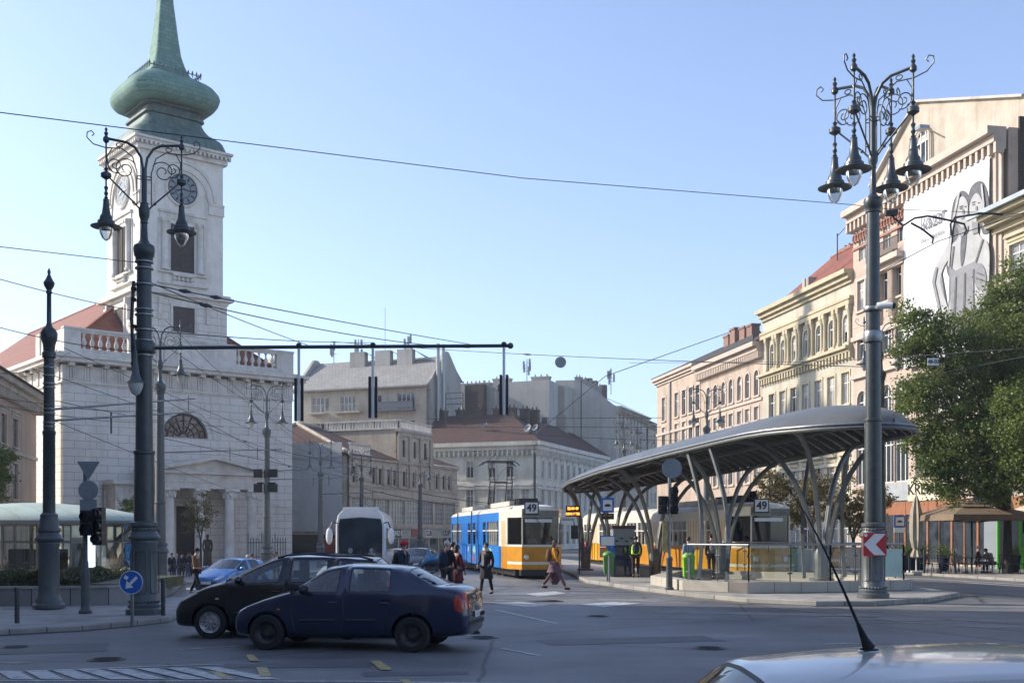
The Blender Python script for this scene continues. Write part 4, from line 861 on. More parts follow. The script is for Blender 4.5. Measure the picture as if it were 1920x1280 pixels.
# panelled end wall (faces left-front)
b = MB(); b.M = Matrix.Rotation(R(90), 4, 'Z')  # x'->y : runs inwards
t2 = MB(); t2.box(-.35, -.003, .8, 10.0, 2.2, z7+1.0); t2.box(-.5, -.35, .6, 10.2, z7-.2, z7+1.25)
for k in range(5): t2.box(-.365, -.35, .8+k*2.3, .86+k*2.3, 2.2, z7-.2)
for k in range(3): t2.box(-.366, -.35, .8, 10.0, 4.2+k*2, 4.25+k*2)
t2.build('panelled_end_wall', M['panel'], t, smooth=0)
bulk(t, mat('olive_grey_plaster', (.22,.20,.15), .85), 0.002, 6, 10.002, 24, -1.2, 8.9); bulk(t, M['dark'], -.05, -.004, 1.2, 9, -1, 1.9, 'entrance')
b = MB(); b.box(-.12, -.052, 1.6, 3.0, -.8, 1.6); b.build('red_door', mat('dark_red_door', (.25,.03,.03), .5), t, smooth=0)
b = MB(); b.box(-.2, -.12, 7.6, 8.9, -.3, 1.2); b.build('notice_board', M['sign_w'], t, smooth=0)
b = MB(); b.add([(-.3,-.3,z7+.05),(u1,-.3,z7+.05),(u1,18,z7+.05),(-.3,18,z7+.05),(5.5,9.5,13.4),(u1,9.5,13.4)], [(0,1,5,4),(3,0,4),(2,3,4,5)]); b.add([(u2,-.5,z7+.1),(L7+.2,-.5,z7+.1),(L7+.2,8,z7+2.9),(u2,8,z7+2.9)],[(0,1,2,3)]); b.build('roof', M['tile_brown'], t, smooth=0)
b = MB(); b.tube([(-.3,-.3,z7+.15),(5.5,9.5,13.5)], .2, 6); b.tube([(-.3,18,z7+.15),(5.5,9.5,13.5)], .2, 6); b.tube([(5.5,9.5,13.5),(u1,9.5,13.5)], .2, 6); b.build('ridge_tiles', M['tanst'], t)
# shops at its foot
sh = [(1.2,2.0,'shop_sign'),]
b = MB(); b.box(.4, L7-.4, -.05, -.003, -.3, 1.5); b.build('shop_window', M['pane'], t, smooth=0)
b = MB()
for i in range(11): q = .3+i*(L7-.6)/10; b.box(q-.14, q+.14, -.1, -.0, -1, 1.6)
b.box(0, L7, -.14, -.001, 1.5, 2.55); b.build('shopfront_frame', mat('grey_shopfront_paint', (.40,.39,.33), .6), t, smooth=0)
for px0_, px1_, tx, bgm, fgm in ((729,750,'GONO 8',M['sign_k'],M['sign_w']), (769,781,'',mat('dull_red_sign', (.30,.06,.04), .5),None), (795,806,'CLUB',M['sign_w'],M['sign_k']), (826,841,'CUP',M['grey_q'],M['sign_k'])):
    a_, c_ = f7.u(px0_), f7.u(px1_); o = MB().box(a_, c_, -.22, -.145, 1.62, 2.45).build('shop_sign', bgm, t, smooth=0)
    if tx: text(tx, .8, o, ((a_+c_)/2, -.24, 2.03), UP, fgm, bold=.02, xs=(c_-a_)/(len(tx)*.52))
# ------------------------------------------------ centre back: grey slate roof block
f8 = Fac(561, 150, DL); u8 = f8.u(800); z8 = f8.z(561,733)
def z8f(px, py): return f8.z(px, py)
wl_ = [(f8.u(600), 2.6), (f8.u(652), 2.2), (f8.u(707), 1.3), (f8.u(761), 2.5)]
hs = []; 
t = thing('apartment_building', 'tall block with pale grey slate roof, dormers and dark balconies, behind the sandy theatre', 'building', f8.loc(), f8.rot)
for k, zz0 in enumerate((z8f(656,771), z8f(656,771)-3.4, z8f(656,771)-6.8, z8f(656,771)-10.2)):
    for (c, w__) in wl_: hs.append((c-w__/2, c+w__/2, zz0, zz0+2.0, 'r'))
wall(t, M['beige'], 0, u8, -1, z8, hs); bulk(t, M['grey_q'], 0, u8, .32, 10, -1, z8)
for h in hs: window(t, (h[0]+h[1])/2, h[2], h[1]-h[0], 2.0, 'n', M['frame_w'], M['beige'], None, 4 if h[1]-h[0] > 2 else 2, 1)
for k in range(3):
    zz0 = z8f(656,771)-3.4*k
    for xa_, xb_ in ((f8.u(582), f8.u(614)), (f8.u(632), f8.u(680)), (f8.u(698),f8.u(780))):
        b = MB(); b.box(xa_, xb_, -1.0, 0, zz0-.25, zz0-.05); b.box(xa_, xb_, -1.0, -.95, zz0+.05, zz0+.85) if xa_ > f8.u(690) else None
        for i in range(int((xb_-xa_)/.2)): q = xa_+i*.2; b.box(q, q+.03, -1.0, -.97, zz0-.05, zz0+.85)
        b.box(xa_, xb_, -1.02, -.94, zz0+.85, zz0+.92); b.build('balcony', mat('blue_grey_balcony', (.12,.14,.17), .6) if k == 0 and xa_ > f8.u(690) else M['grey_q'], t, smooth=0)
zr8 = f8.z(594,682,6); b = MB()
b.add([(-.5,-.7,z8),(u8+.4,-.7,z8),(u8+.4,6,zr8),(-.5,6,zr8),(u8+.4,11,z8+1.6),(-.5,11,z8+1.6)], [(0,1,2,3),(3,2,4,5)])
b.add([(-.5,-.72,z8-.22),(u8+.4,-.72,z8-.22),(u8+.4,-.7,z8),(-.5,-.7,z8)], [(0,1,2,3)]); b.build('roof', M['slate_g'], t, smooth=0)
b = MB(); b.extx([(0,z8-.5),(10,z8-.5),(10,z8+1.8),(6,zr8+.5),(5,zr8+.5),(-.2,z8+.2)], u8, u8+.45); b.build('gable_wall', M['grey_p'], t, smooth=0); b = MB(); b.extx([(-.2,z8-.3),(10,z8-.3),(10,z8+1.8),(6,zr8+.35),(5,zr8+.35),(-.2,z8+.2)], -.9, -.5)
b.build('gable_wall', M['grey_p'], t, smooth=0); b = MB(); b.box(u8+.004, u8+.5, .33, 10, -1, z8-.502); b.build('side_wall', M['grey_p'], t, smooth=0)
for px in (660, 707, 748):
    x_ = f8.u(px, 5); b = MB(); b.box(x_, x_+2.2, 4.4, 5.4, zr8-1.5, zr8+1.0); b.add([(x_+2.2,4.4,zr8+1.0),(x_+4.6,4.4,zr8-.6),(x_+4.6,6.4,zr8-.4),(x_+2.2,6.4,zr8+.8)],[(0,1,2,3)]); b.build('dormer', M['grey_q'], t, smooth=0)
b = MB(); x_ = f8.u(822,1)
for k in (0,.7): b.tube([(u8+.9+k*.6, 1.5+k, 12),(u8+.9+k*.6,1.5+k,zr8+.9)], .22, 10)
b.build('steel_flue', M['steel'], t)
def antenna(parent, x, y, z, h=3.2, n=4, seed=0):
    r_ = random.Random(seed); b = MB(); b.tube([(x,y,z),(x,y,z+h)], .06, 5)
    for i in range(n):
        a = r_.uniform(0,6.3); q = z+h*r_.uniform(.45,.9); dx, dy = math.cos(a)*.45, math.sin(a)*.45
        b.tube([(x,y,q),(x+dx,y+dy,q)], .035, 4); b.box(x+dx-.12, x+dx+.12, y+dy-.08, y+dy+.08, q-.6, q+.6)
    b.tube([(x-.5,y,z+h*.5),(x+.5,y,z+h*.5)], .03, 4); return b.build('antenna_mast', M['signback'], parent)
for i, px in enumerate((626, 672, 765)): antenna(t, f8.u(px,6), 6, zr8-.6, 3.6, 5, i)
b = MB(); x_ = f8.u(722,6); b.tube([(x_,6,zr8),(x_,6,zr8+7)], .03, 4); b.build('whip_aerial', M['wire'], t)
# ------------------------------------------------ centre back: party walls
f9 = Fac(853, 158, DL)
t = thing('apartment_building', 'windowless grey and sooty brick party walls with chimneys between the slate roof and pale gable', 'building', f9.loc(), f9.rot)
zt9 = f9.z(880,722)
bulk(t, M['grey_p'], 0, f9.u(871), 0, 12, 0, zt9, 'party_wall'); bulk(t, M['brick_d'], f9.u(871)+.002, f9.u(905), .2, 12, 0, zt9+.1, 'brick_wall'); bulk(t, M['grey_p'], f9.u(905)+.002, f9.u(919), 1.5, 12, 0, zt9-.6, 'party_wall')
for px in (862, 878, 893, 903): chimney(t, f9.u(px), 2, zt9-.2, 1.3, .8, .7, M['grey_p'], 2)
b = MB()
for px in (868, 900): b.tube([(f9.u(px),-.25,12),(f9.u(px),-.25,zt9-3)], .12, 6)
b.build('steel_flue', M['steel'], t)
f10 = Fac(919, 160, DL); zt = f10.z(950,716)
t = thing('apartment_building', 'broad weathered grey party wall with a narrow dark light shaft and a small window', 'building', f10.loc(), f10.rot)
bulk(t, M['grey_q'], 0, f10.u(1030), 0, 12, 0, zt, 'party_wall'); bulk(t, M['grey_p'], f10.u(1030)+.002, f10.u(1042), 4, 12, 0, zt-.3, 'shaft_wall')
b = MB(); u_ = f10.u(1021); b.box(u_-.4, u_+.4, -.03, .02, f10.z(1021,795), f10.z(1021,782)); b.build('window', M['pane'], t, smooth=0)
b = MB(); u_ = f10.u(1036); b.box(u_-.9, u_+.9, 3.2, 4.2, 5, f10.z(1036,775)); b.build('balcony', M['grey_p'], t, smooth=0)
for px in (935, 1008): chimney(t, f10.u(px), 1.5, zt-.2, 2.6, .9, .9, M['grey_p'], 3)
b = MB(); b.box(f10.u(934), f10.u(940), -.12, .01, 0, zt-.3); b.build('downpipe', M['black'], t, smooth=0)
antenna(t, f10.u(979), 2, zt, 3.4, 5, 9)
f11 = Fac(1042, 165, (.985,-.17)); u11 = f11.u(1155); zA, zB = f11.z(1045,713), f11.z(1155,762)
t = thing('apartment_building', 'pale stained gable wall with chimneys along a sloping roof and balconies on its street side', 'building', f11.loc(), f11.rot)
b = MB(); b.extr([(0,0),(u11,0),(u11,zB),(f11.u(1112),f11.z(1112,728)),(f11.u(1080),zA),(0,zA)], 0, .5); b.build('gable_wall', M['grey_q'], t, smooth=0)
b = MB(); b.box(f11.u(1089), f11.u(1090.5), -.06, -.002, 0, zA); b.build('downpipe', M['wire'], t, smooth=0)
f12 = Fac(1155, f11.loc(u11)[1], DB, X0=f11.loc(u11)[0]); L12 = f12.u(1212); rr_ = f12.rot - f11.rot
x12 = even(.8, L12-.5, 8); z12 = [f12.z(1160, q) for q in (798, 828, 860, 892)]
wing_wall(t, u11+.01, L12, 0, zB, [(z_, 1.7, 1.0, x12, 'n', 2, 2) for z_ in z12], M['beige'], M['beige'], rot=rr_)
b = MB(); b.M = Matrix.Translation((u11, 0, 0)) @ Matrix.Rotation(rr_, 4, 'Z')
cornice(b, 0, L12, zB+.1, .8, .8, dent=.9, ends=False); b.add([(0,-1.0,zB+.12),(L12,-1.0,zB+.12),(L12,8,zA+.3),(0,8,zA+.3)], [(0,1,2,3)], 1); b.box(0,L12,.35,.9,0,zB, 0)
for k in (0,1,2,3):
    for i in (1,5): b.box(x12[i]-1.1, x12[i]+1.1, -.9, 0, z12[k]-.15, z12[k], 2); b.box(x12[i]-1.1, x12[i]+1.1, -.9, -.86, z12[k], z12[k]+.9, 2)
b.build('street_front', [M['beige'], M['tile_brown'], M['grey_p']], t, smooth=0)
for i, px in enumerate((1084,1095,1104,1113,1122)): chimney(t, f11.u(px, 3), 3, zA-.1-i*.35, .9, .8, .9, M['grey_p'], 2)
b = MB(); b.M = Matrix.Translation((u11, 0, 0)) @ Matrix.Rotation(rr_, 4, 'Z')
for q in (3,6,11): b.box(q-.5, q+.5, 4.5, 5.5, zB+1, zA+.7)
b.build('chimney', M['brick_d'], t, smooth=0)
antenna(t, f11.u(1139), 6, zA-1.5, 4.0, 5, 12)
f13 = Fac(1211, f12.loc(L12)[1]+2, DB, X0=f12.loc(L12)[0]+.5); x13 = even(1, 19, 7); 
t = house('apartment_building', 'distant dark house end glimpsed between the balconied gable house and the pink row', f13, 20, f13.z(1212,792), M['tanst'], M['grey_p'], [(z_, 1.7, 1.1, x13, 'n', 2, 2) for z_ in (3,7,11,15)], corn=(.8,.8,0), z0=0)
pitched(t, -.2, 20, -.8, 12, f13.z(1212,792)+.05, f13.z(1212,792)+3, M['tile_brown'])
# ------------------------------------------------ far left house and the houses that shade the square
f14 = Fac(0, 76, (-.21,.98)); f14 = Fac(0, 76-8*.98, (-.21,.98), X0=f14.X0+8*.21); L14 = 20.2; z14 = f14.z(60, 742)
x14 = [f14.u(28)-k*3.6 for k in (0,1,2)]; w14 = [(f14.z(28,838), 2.0, 1.75, x14, 'h', 2, 3, M['pane_curtained']), (f14.z(28,935), 2.5, 1.75, x14, 'h', 2, 3, M['pane_curtained']), (.4,2.2,1.5,x14,'n',2,2)]
t = house('apartment_building', 'pink beige house with a brown tiled hip roof at the left edge beside the church', f14, L14, z14, mat('peach_plaster', (.50,.37,.27), .85, .08, .8, weather=.9, grime=((.75,.72,.7),.4)), M['tanst'], w14, corn=(.9,1.1,.5), depth=14, fm=M['frame_b'])
bandrow(t, M['tanst'], L14, [f14.z(28,845), f14.z(28,950)], .12, .25); pitched(t, -.5, L14+.5, -1.2, 14, z14+.05, z14+3.6, M['tile_brown'], hip1=6)
for nm, lb, X0_, Y0_, d_, L_, h_ in (('apartment_building', 'tall plain beige house outside the left edge that shades the near road', -21.5, 38.0, (0,-1), 66, 21.0),):
    f = Fac(0, Y0_, d_, X0=X0_); f.rot = math.atan2(-1, 0)
    # front faces the square (+x): run towards -y has inward normal +x, so run towards +y instead
    f = Fac(0, Y0_-L_, (0,1), X0=X0_); x_ = even(1, L_-1, 16)
    t = house(nm, lb, f, L_, h_, M['beige'], M['stone'], [(z_, 2.0, 1.3, x_, 'h', 2, 2) for z_ in (5.5,9.5,13.5,17.0)] + [(.5,3.0,2.4,x_,'n',2,2)], corn=(.8,1.0,0), depth=13)

# houses on the near side of the square, behind the camera (seen only in reflections)
f = Fac(0, -32, (-1,0), X0=45); x_ = even(1, 69, 16)
t = house('apartment_building', 'grey beige row of houses behind the camera, seen only as a reflection', f, 70, 20, M['grey_q'], M['stone'], [(z_, 2.0, 1.3, x_, 'h', 2, 2) for z_ in (5.5,9.5,13.5)] + [(.5,3.0,2.4,x_,'n',2,2)], corn=(.8,1.0,0), depth=13)
# ---------------------------------------------------------------- street lamps
M['bulb'] = glassmat('lamp_globe_glass', (.88,.88,.84), .15, refl=1.5)
M['bulb_f'] = mat('frosted_lamp_globe', (.55,.55,.50), .25, .1, spec=.8)
def spiral(c, r0, r1, a0, a1, n=22):
    return [(c[0] + (r0+(r1-r0)*i/n)*math.cos(a0+(a1-a0)*i/n), 0, c[1] + (r0+(r1-r0)*i/n)*math.sin(a0+(a1-a0)*i/n)) for i in range(n+1)]
AM = {}
def arm_meshes(lo=False):
    """one bracket arm in the xz plane, root on the pole axis, z=0 at the knuckle, pendant at x=.84"""
    if lo in AM: return AM[lo]
    n = 5 if lo else 8; m = M['iron'] if not lo else M['iron_g']
    a = MB(); X = .84
    a.tube([(.03,0,.0),(.03,0,1.0),(.07,0,1.25),(.2,0,1.47),(.38,0,1.57),(X,0,1.62)], .032, n)
    a.tube([(.16,0,.15),(.16,0,.9),(.26,0,1.25),(.5,0,1.42),(.85,0,1.4),(1.12,0,1.46),(1.26,0,1.6),(1.25,0,1.72),(1.16,0,1.76),(1.1,0,1.69),(1.15,0,1.64)], .014, n)
    a.tube(spiral((.42,.95), .26, .05, R(150), R(150)-R(560)), .013, n); a.tube(spiral((.64,1.02), .19, .04, R(-120), R(-120)+R(560)), .013, n)
    a.tube([(.68,0,.84),(.80,0,.98),(.82,0,1.2),(.7,0,1.42)], .012, n)
    for c, r in (((.55,1.49), .07), ((.1,.78), .06)): a.tube([(c[0]+math.cos(k*.785)*r, 0, c[1]+math.sin(k*.785)*r*.7) for k in range(8)], .013, 5, closed=True)
    a.tube([(.06,0,.0),(.2,0,.16),(X,0,.78)], .02, n); a.sph((.24,0,.19), .035, 8, 6)
    am = a.mesh('arm', m)
    p = MB(); p.lathe([(.02,.2),(.05,.24),(.025,.28),(.05,.34),(.025,.4),(.05,.48),(.02,.52),(.02,1.5),(.07,1.55),(.07,1.62),(.03,1.68),(.05,1.74),(.02,1.78),(.035,1.83),(.005,1.88)], 10 if lo else 14, (X,0,0))
    p.lathe([(.03,.66),(.12,.72),(.12,.80),(.03,.86),(.05,.92),(.02,.95)], 10, (X,0,0)); pm = p.mesh('pendant_rod', m)
    s = MB(); s.lathe([(.345,-.76),(.35,-.745),(.2,-.69),(.19,-.62),(.15,-.60),(.14,-.52),(.10,-.46),(.075,-.3),(.065,-.16),(.07,-.12),(.03,-.1)], 14 if lo else 24, (X,0,.32), cap=False); s.lathe([(.34,-.758),(.18,-.70),(.02,-.69)], 14 if lo else 24, (X,0,.32), cap=False); sm = s.mesh('lamp_shade', m, 50)
    g = MB(); g.lathe([(.16,-.72),(.165,-.80),(.145,-.90),(.09,-1.02),(.03,-1.07),(.005,-1.08)], 12 if lo else 20, (X,0,.32), cap=False); gm = g.mesh('lamp_globe', M['bulb_f'] if lo else M['bulb'], 60)
    AM[lo] = (am, pm, sm, gm); return AM[lo]
def street_lamp(label, x, y, z0, H, s=1.0, angles=(0,180), lo=False, group='ornate cast iron street lamps', fat=1.0, name='street_lamp', rods=True):
    t = thing(name, label, 'street lamp', (x, y, z0), 0, group); m = M['iron_g']; n = 16 if lo else 32
    k = fat
    b = MB(); b.lathe([(.42*k,0),(.42*k,.12),(.37*k,.16),(.38*k,.22),(.34*k,.27),(.30*k,.33),(.295*k,1.62),(.31*k,1.66),(.30*k,1.72),(.36*k,1.76),(.37*k,1.80),(.33*k,1.86),(.28*k,1.95),(.27*k,2.02),(.31*k,2.06),(.31*k,2.14),(.25*k,2.17)], n)
    if not lo:
        for i in range(26): a_ = 2*math.pi*i/26; b.sph((math.cos(a_)*.345*k, math.sin(a_)*.345*k, .30), .03, 6, 4); b.sph((math.cos(a_)*.315*k, math.sin(a_)*.315*k, 1.98), .025, 6, 4)
        for a_ in (R(-90), R(-20), R(-160)):
            c, s_ = math.cos(a_), math.sin(a_); rr = .30*k
            b.tube([(c*rr - s_*dx, s_*rr + c*dx, z_) for dx, z_ in ((-.12,.5),(.12,.5),(.15,.56),(.15,1.4),(.12,1.48),(-.12,1.48),(-.15,1.4),(-.15,.56))], .012, 5, closed=True)
    b.build('base', m, t)
    zc_ = H-2.75*s    # collar
    zk = H-1.88*s
    b = MB(); b.lathe([(.235*k,2.17),(.225*k,H*.33),(.25*k,H*.33+.02),(.25*k,H*.33+.08),(.20*k,H*.33+.1),(.165*k,zc_-.35),(.20*k,zc_-.33),(.20*k,zc_-.22),(.23*k,zc_-.18),(.25*k,zc_-.02),(.23*k,zc_+.06),(.14*k,zc_+.12),(.12*k,zc_+.16),(.09*k,zc_+.2),(.07*k,zk-.3),(.09*k,zk-.28),(.08*k,zk-.22),(.12*k,zk-.12),(.13*k,zk+.02),(.09*k,zk+.14),(.10*k,zk+.18),(.05*k,zk+.24),(.045*k,zk+1.0*s)], n)
    b.build('pole', m if lo else M['iron'], t)
    am, pm, sm, gm = arm_meshes(lo)
    for a_ in angles:
        for me, nm in ((am, 'arm'), (pm, 'pendant_rod'), (sm, 'lamp_shade'), (gm, 'lamp_globe')):
            if nm == 'arm': A = link('arm', am, t, (0,0,zk), R(a_)); A.scale = (s,s,s)
            else: link(nm, me, A)
    return t
sideways = (8, 188)
p = at(272, 26.6, .12+gz(-8.6,26.6)); LMP = p
street_lamp('tall lamp post with two hanging lamps on the left island, beside the blue arrow sign', p.x-.02, p.y, p.z, 11.3, 1.0, (18, 198))
p = at(1637, 32.8, .15); RMP = p
rm = street_lamp('very tall lamp post with four hanging lamps on the right island, above the chevron sign', p.x, p.y, p.z, 15.35, 1.42, (137, 227, 317, 47), fat=1.08)
for px, Y, H, lb, lo in ((300, 47, 11.4, 'two armed lamp right behind the tall near left post, in front of the church tower', True),
        (500, 62, 11.2, 'ornate two armed lamp with floodlight boxes in front of the church wall', True),
        (601, 90, 10.4, 'ornate two armed lamp in front of the pale panelled end wall', True),
        (678, 103, 10.6, 'ornate two armed lamp right behind the white coach', True),
        (1325, 71, 11.3, 'ornate two armed lamp rising behind the tram shelter in front of the pink house', True),
        (1170, 104, 12.4, 'ornate two armed lamp at the far end of the shelter, before the balconied house', True)):
    q = at(px, Y); t_ = street_lamp(lb, q.x, q.y, q.z, H, 1.0, (4, 184) if px != 1170 else (30, 210), lo=lo)
    if px == 500:
        b = MB(); 
        for dx in (-.42, .42):
            for dz in (5.3, 5.9+.2): b.box(dx-.22, dx+.22, -.35, -.1, dz-.2, dz+.25)
        b.tube([(-.5,-.1,5.6),(.5,-.1,5.6)], .05, 6); b.build('floodlights', M['black'], t_, smooth=0)
q = at(788, 106); street_lamp('ornate lamp with a single lamp on its right, before the sandy building shops', q.x, q.y, q.z, 9.8, 1.0, (0,), lo=True)
q = at(1652, 55, 0); t_ = street_lamp('lamp post half hidden right behind the tall four armed post', q.x, q.y, .0, 12.5, 1.0, (184, 4), lo=True)
q = at(1213, 130); street_lamp('small far lamp at the end of the sunlit row of houses', q.x, q.y, q.z, 13.5, 1.0, (0, 180), lo=True)
# camera + chevron on the right post (bolted on: parts of it)
b = MB(); zc_ = Z(577,32.8)-p.z if False else Z(577,32.8)-.15
b.lathe([(.26,0),(.27,.02),(.27,.1),(.26,.12)], 20, (0,0,zc_-.1)); b.build('pole_band', M['steel'], rm); b = MB(); b.lathe([(.26,0),(.27,.02),(.27,.3),(.26,.32)], 20, (0,0,zc_-1.0)); b.build('pole_band', M['steel'], rm)
b = MB(); b.tube([(.05,-.28,zc_),(.12,-.34,zc_),(.42,-.42,zc_-.02)], [.1,.1,.09], 12); b.build('camera_housing', M['white'], rm); b = MB(); b.tube([(.42,-.42,zc_-.02),(.5,-.44,zc_-.03)], .085, 12); b.build('camera_lens', M['black'], rm)
M['red'] = mat('red_sign_face', (.45,.02,.03), .4, .05); M['blue'] = mat('blue_sign_face', (.015,.12,.46), .4, .05)
sg = thing('chevron_sign', 'red square sign with a white arrow pointing left, strapped to the tall right lamp post', 'sign', (RMP.x-.09, RMP.y-.42, Z(1020,32.6)), R(0))
b = MB(); b.box(-.33, .33, -.03, 0, -.33, .33); b.build('plate', M['red'], sg, smooth=0)
b = MB(); b.extr([(-.32,0),(-.02,.30),(.30,.30),(.02,0),(.30,-.30),(-.02,-.30)], -.04, -.032); b.disc((-.26,-.045,.26), .045, 12, th=.01); b.build('white_arrow', M['sign_w'], sg, smooth=0)
b = MB(); b.box(-.3, .3, 0.004, .08, -.2, -.14); b.box(-.3, .3, 0.004, .08, .14, .2); b.build('clamp', M['steel'], sg, smooth=0)
# ---------------------------------------------------------------- post with finial and its span brackets
def finial_post(label, px, Y, H, base_h):
    q = at(px, Y); t = thing('trolley_pole', label, 'pole', (q.x, q.y, q.z+base_h))
    k = 1.0
    b = MB(); b.lathe([(.40,0),(.40,.08),(.34,.13),(.33,.2),(.27,.28),(.255,.4),(.25,1.55),(.27,1.6),(.26,1.66),(.34,1.72),(.35,1.76),(.28,1.85),(.26,1.92),(.29,1.95),(.29,2.0),(.25,2.06),(.24,2.2),(.21,2.3),(.22,2.36),(.17,2.42)], 32); b.build('base', M['iron_g'], t)
    b = MB(); b.lathe([(.155,2.4),(.15,4.4),(.165,4.42),(.165,4.5),(.14,4.52),(.13,6.35),(.17,6.38),(.17,6.5),(.14,6.53),(.15,6.7),(.2,6.85),(.21,7.0),(.16,7.1),(.09,7.16),(.06,7.25),(.055,8.0),(.08,8.03),(.06,8.1),(.12,8.2),(.14,8.28),(.08,8.38),(.03,8.5),(.045,8.56),(.01,8.66)], 24)
    b.build('pole', M['iron'], t)
    b = MB()
    for z_ in (4.6,4.7,4.95,5.05,5.6,5.7,5.9,6.1): b = MB(); b.lathe([(.15,z_),(.155,z_+.005),(.155,z_+.03),(.15,z_+.035)], 16); b.build('band', M['steel'], t)
    return t
finial_post('dark pole with a pointed finial and pale bands, left of the two lamp post', 92, 29, 8.4, .12)
# ---------------------------------------------------------------- horizontal beam with hanging insulator bars
q0 = P(275, 652, 26.6); q1 = P(957, 648, 28.5)
gt_ = thing('cable_beam', 'long dark horizontal beam reaching right from the tall left post with three hanging rods', 'beam', tuple(q0))
d = Vector(q1)-Vector(q0); b = MB(); b.tube([(0,0,0), d*.5, d], .045, 8); b.sph(tuple(d), .08, 8, 6); b.lathe([(.24,-.12),(.245,-.11),(.245,.11),(.24,.12)], 20, (-.04,0,0)); b.build('beam', M['iron'], gt_)
for px, y0_, y1_ in ((549,655,790),(688,640,785),(944,640,780)):
    t_ = (px-275)/(957-275); c = d*t_; Yb = 26.6+1.9*t_; h1 = (1280-0)*0 + (y1_-651)/F*Yb
    b = MB(); b.tube([(c.x,c.y,c.z+.1),(c.x,c.y,c.z-h1)], .035, 8); b.build('hanging_rod', M['white'], gt_)
    b = MB(); b.box(c.x-.11, c.x-.045, c.y-.02, c.y+.04, c.z-h1, c.z-h1*.42); b.box(c.x+.045, c.x+.11, c.y-.02, c.y+.04, c.z-h1, c.z-h1*.42); b.sph((c.x,c.y,c.z+.03), .075, 8, 6); b.build('insulator_strip', M['black'], gt_, smooth=0)
# bands and cable clamps on the tall left post: belong to the post
tl = [o for o in COL.objects if o.name == 'street_lamp'][0]
b = MB()
for py in (493,505,535,582,592,620,640,655,668): b = MB(); z_ = Z(py,26.6)-LMP.z; b.lathe([(.21,z_),(.215,z_+.005),(.215,z_+.03),(.21,z_+.035)], 20); b.build('band', M['steel'], tl)
b = MB(); b.tube([(-.22,-.08,Z(530,26.6)-.1),(-.26,-.1,Z(600,26.6)-.1),(-.22,-.1,Z(700,26.6)-.1)], .04, 6)
for py in (540,560,610,650,680): b.box(-.27,-.17,-.14,-.04,Z(py,26.6)-.20,Z(py,26.6)-.12)
b.build('cable_box', M['black'], tl, smooth=0)
b = MB(); zl = Z(720,26.4)-LMP.z; b.lathe([(.03,.75),(.05,.45),(.09,.2),(.13,.08),(.21,0.0)], 16, (-.06,-.42,zl), cap=False); b.tube([(-.06,-.42,zl+.7),(-.1,-.42,zl+1.1),(-.1,-.15,zl+1.2)], .025, 6); b.build('lower_lamp_shade', M['iron_g'], tl)
b = MB(); b.lathe([(.17,0),(.16,-.12),(.10,-.26),(.01,-.32)], 16, (-.06,-.42,zl+.02), cap=False); b.build('lower_lamp_globe', M['bulb_f'], tl)
# cross arms carrying the trolley wires further back
def beam(label, a, b_, r=.035, drops=()):
    t = thing('cable_beam', label, 'beam', tuple(a)); d = Vector(b_)-Vector(a); m = MB(); m.tube([(0,0,0), tuple(d)], r, 6); m.build('beam', M['iron'], t)
    for k in drops:
        m = MB(); c = d*k; m.tube([tuple(c+Vector((0,0,.15))), tuple(c+Vector((0,0,-.5)))], .03, 5); m.build('dropper', M['iron'], t)
beam('upper dark cross arm between the finial pole and the lamp behind, before the church', P(100,767,29), P(365,747,47), .035, (.5,.93))
beam('lower dark cross arm between the finial pole and the lamp behind, before the church', P(100,788,29), P(365,772,47), .035, (.3,))
beam('dark cross arm reaching from the second lamp to the lamp before the church wall', P(303,848,47), P(528,842,62), .035, (.5,.75))
beam('upper cross arm from the lamp at the panelled wall', P(500,884,62), P(655,873,80), .04, ())
beam('lower cross arm from the lamp at the panelled wall', P(500,899,62), P(655,894,80), .04, (.5,.7))
beam('short cross arm at the lamp behind the coach', P(604,926,90), P(720,922,103), .05, (.8,))
# ---------------------------------------------------------------- wires
def wire(label, pts, r=.012, sag=0., cat='wire', ins=()):
    a, b_ = Vector(pts[0]), Vector(pts[-1]); pp = []
    if len(pts) == 2:
        for i in range(13): t_ = i/12; q = a + (b_-a)*t_; q.z -= sag*4*t_*(1-t_); pp.append(tuple(q))
    else: pp = [tuple(q) for q in pts]
    r *= .75; m = MB(); m.tube(pp, r, 4)
    for k in ins:
        q = Vector(pp[0]) + (Vector(pp[-1])-Vector(pp[0]))*k; q.z -= sag*4*k*(1-k); dd = (b_-a).normalized()*.25; m.tube([tuple(q-dd), tuple(q), tuple(q+dd)], [r*2, r*4, r*2], 6)
    return tag(m.build('overhead_wire', M['wire'], smooth=0), label, cat, 'overhead wires of the square')
wire('long dark wire crossing the whole sky from upper left to the billboard', [P(-40,206,24), P(980,334,34), P(1600,384,40), P(1665,392,42), P(1990,404,50)], .016)
wire('wire across the sky ending at the upper collar of the tall left post', [P(-40,458,22), P(265,493,26.6)], .012)
wire('wire from the left edge sky down to the tall left post bands', [P(-40,512,22), P(270,586,26.6)], .012, .05)
wire('lower left wire passing behind the finial pole', [P(-40,603,22), P(270,660,27)], .012, .1)
wire('upper wire of the pair from the left post to the beam end', [P(283,533,26.6), P(880,645,50)], .02, .05, ins=(.06,.12))
wire('lower wire of the pair from the left post to the beam end', [P(283,548,26.6), P(880,652,50)], .02, .25, ins=(.1,))
wire('steeper single wire running from the left post to the far centre', [P(283,530,26.6), P(580,648,50)], .02, .05, ins=(.2,))
wire('thin wire over the church roof towards the beam', [P(283,620,30), P(700,642,60)], .02, .1)
wire('long thin wire behind the round disc to the right lamp', [P(620,640,60), P(1640,688,34)], .016, .15, ins=(.5,))
wire('diagonal wire from the pink roofs down to the centre', [P(1370,622,90), P(1135,705,80), P(1005,812,100)], .035, 0)
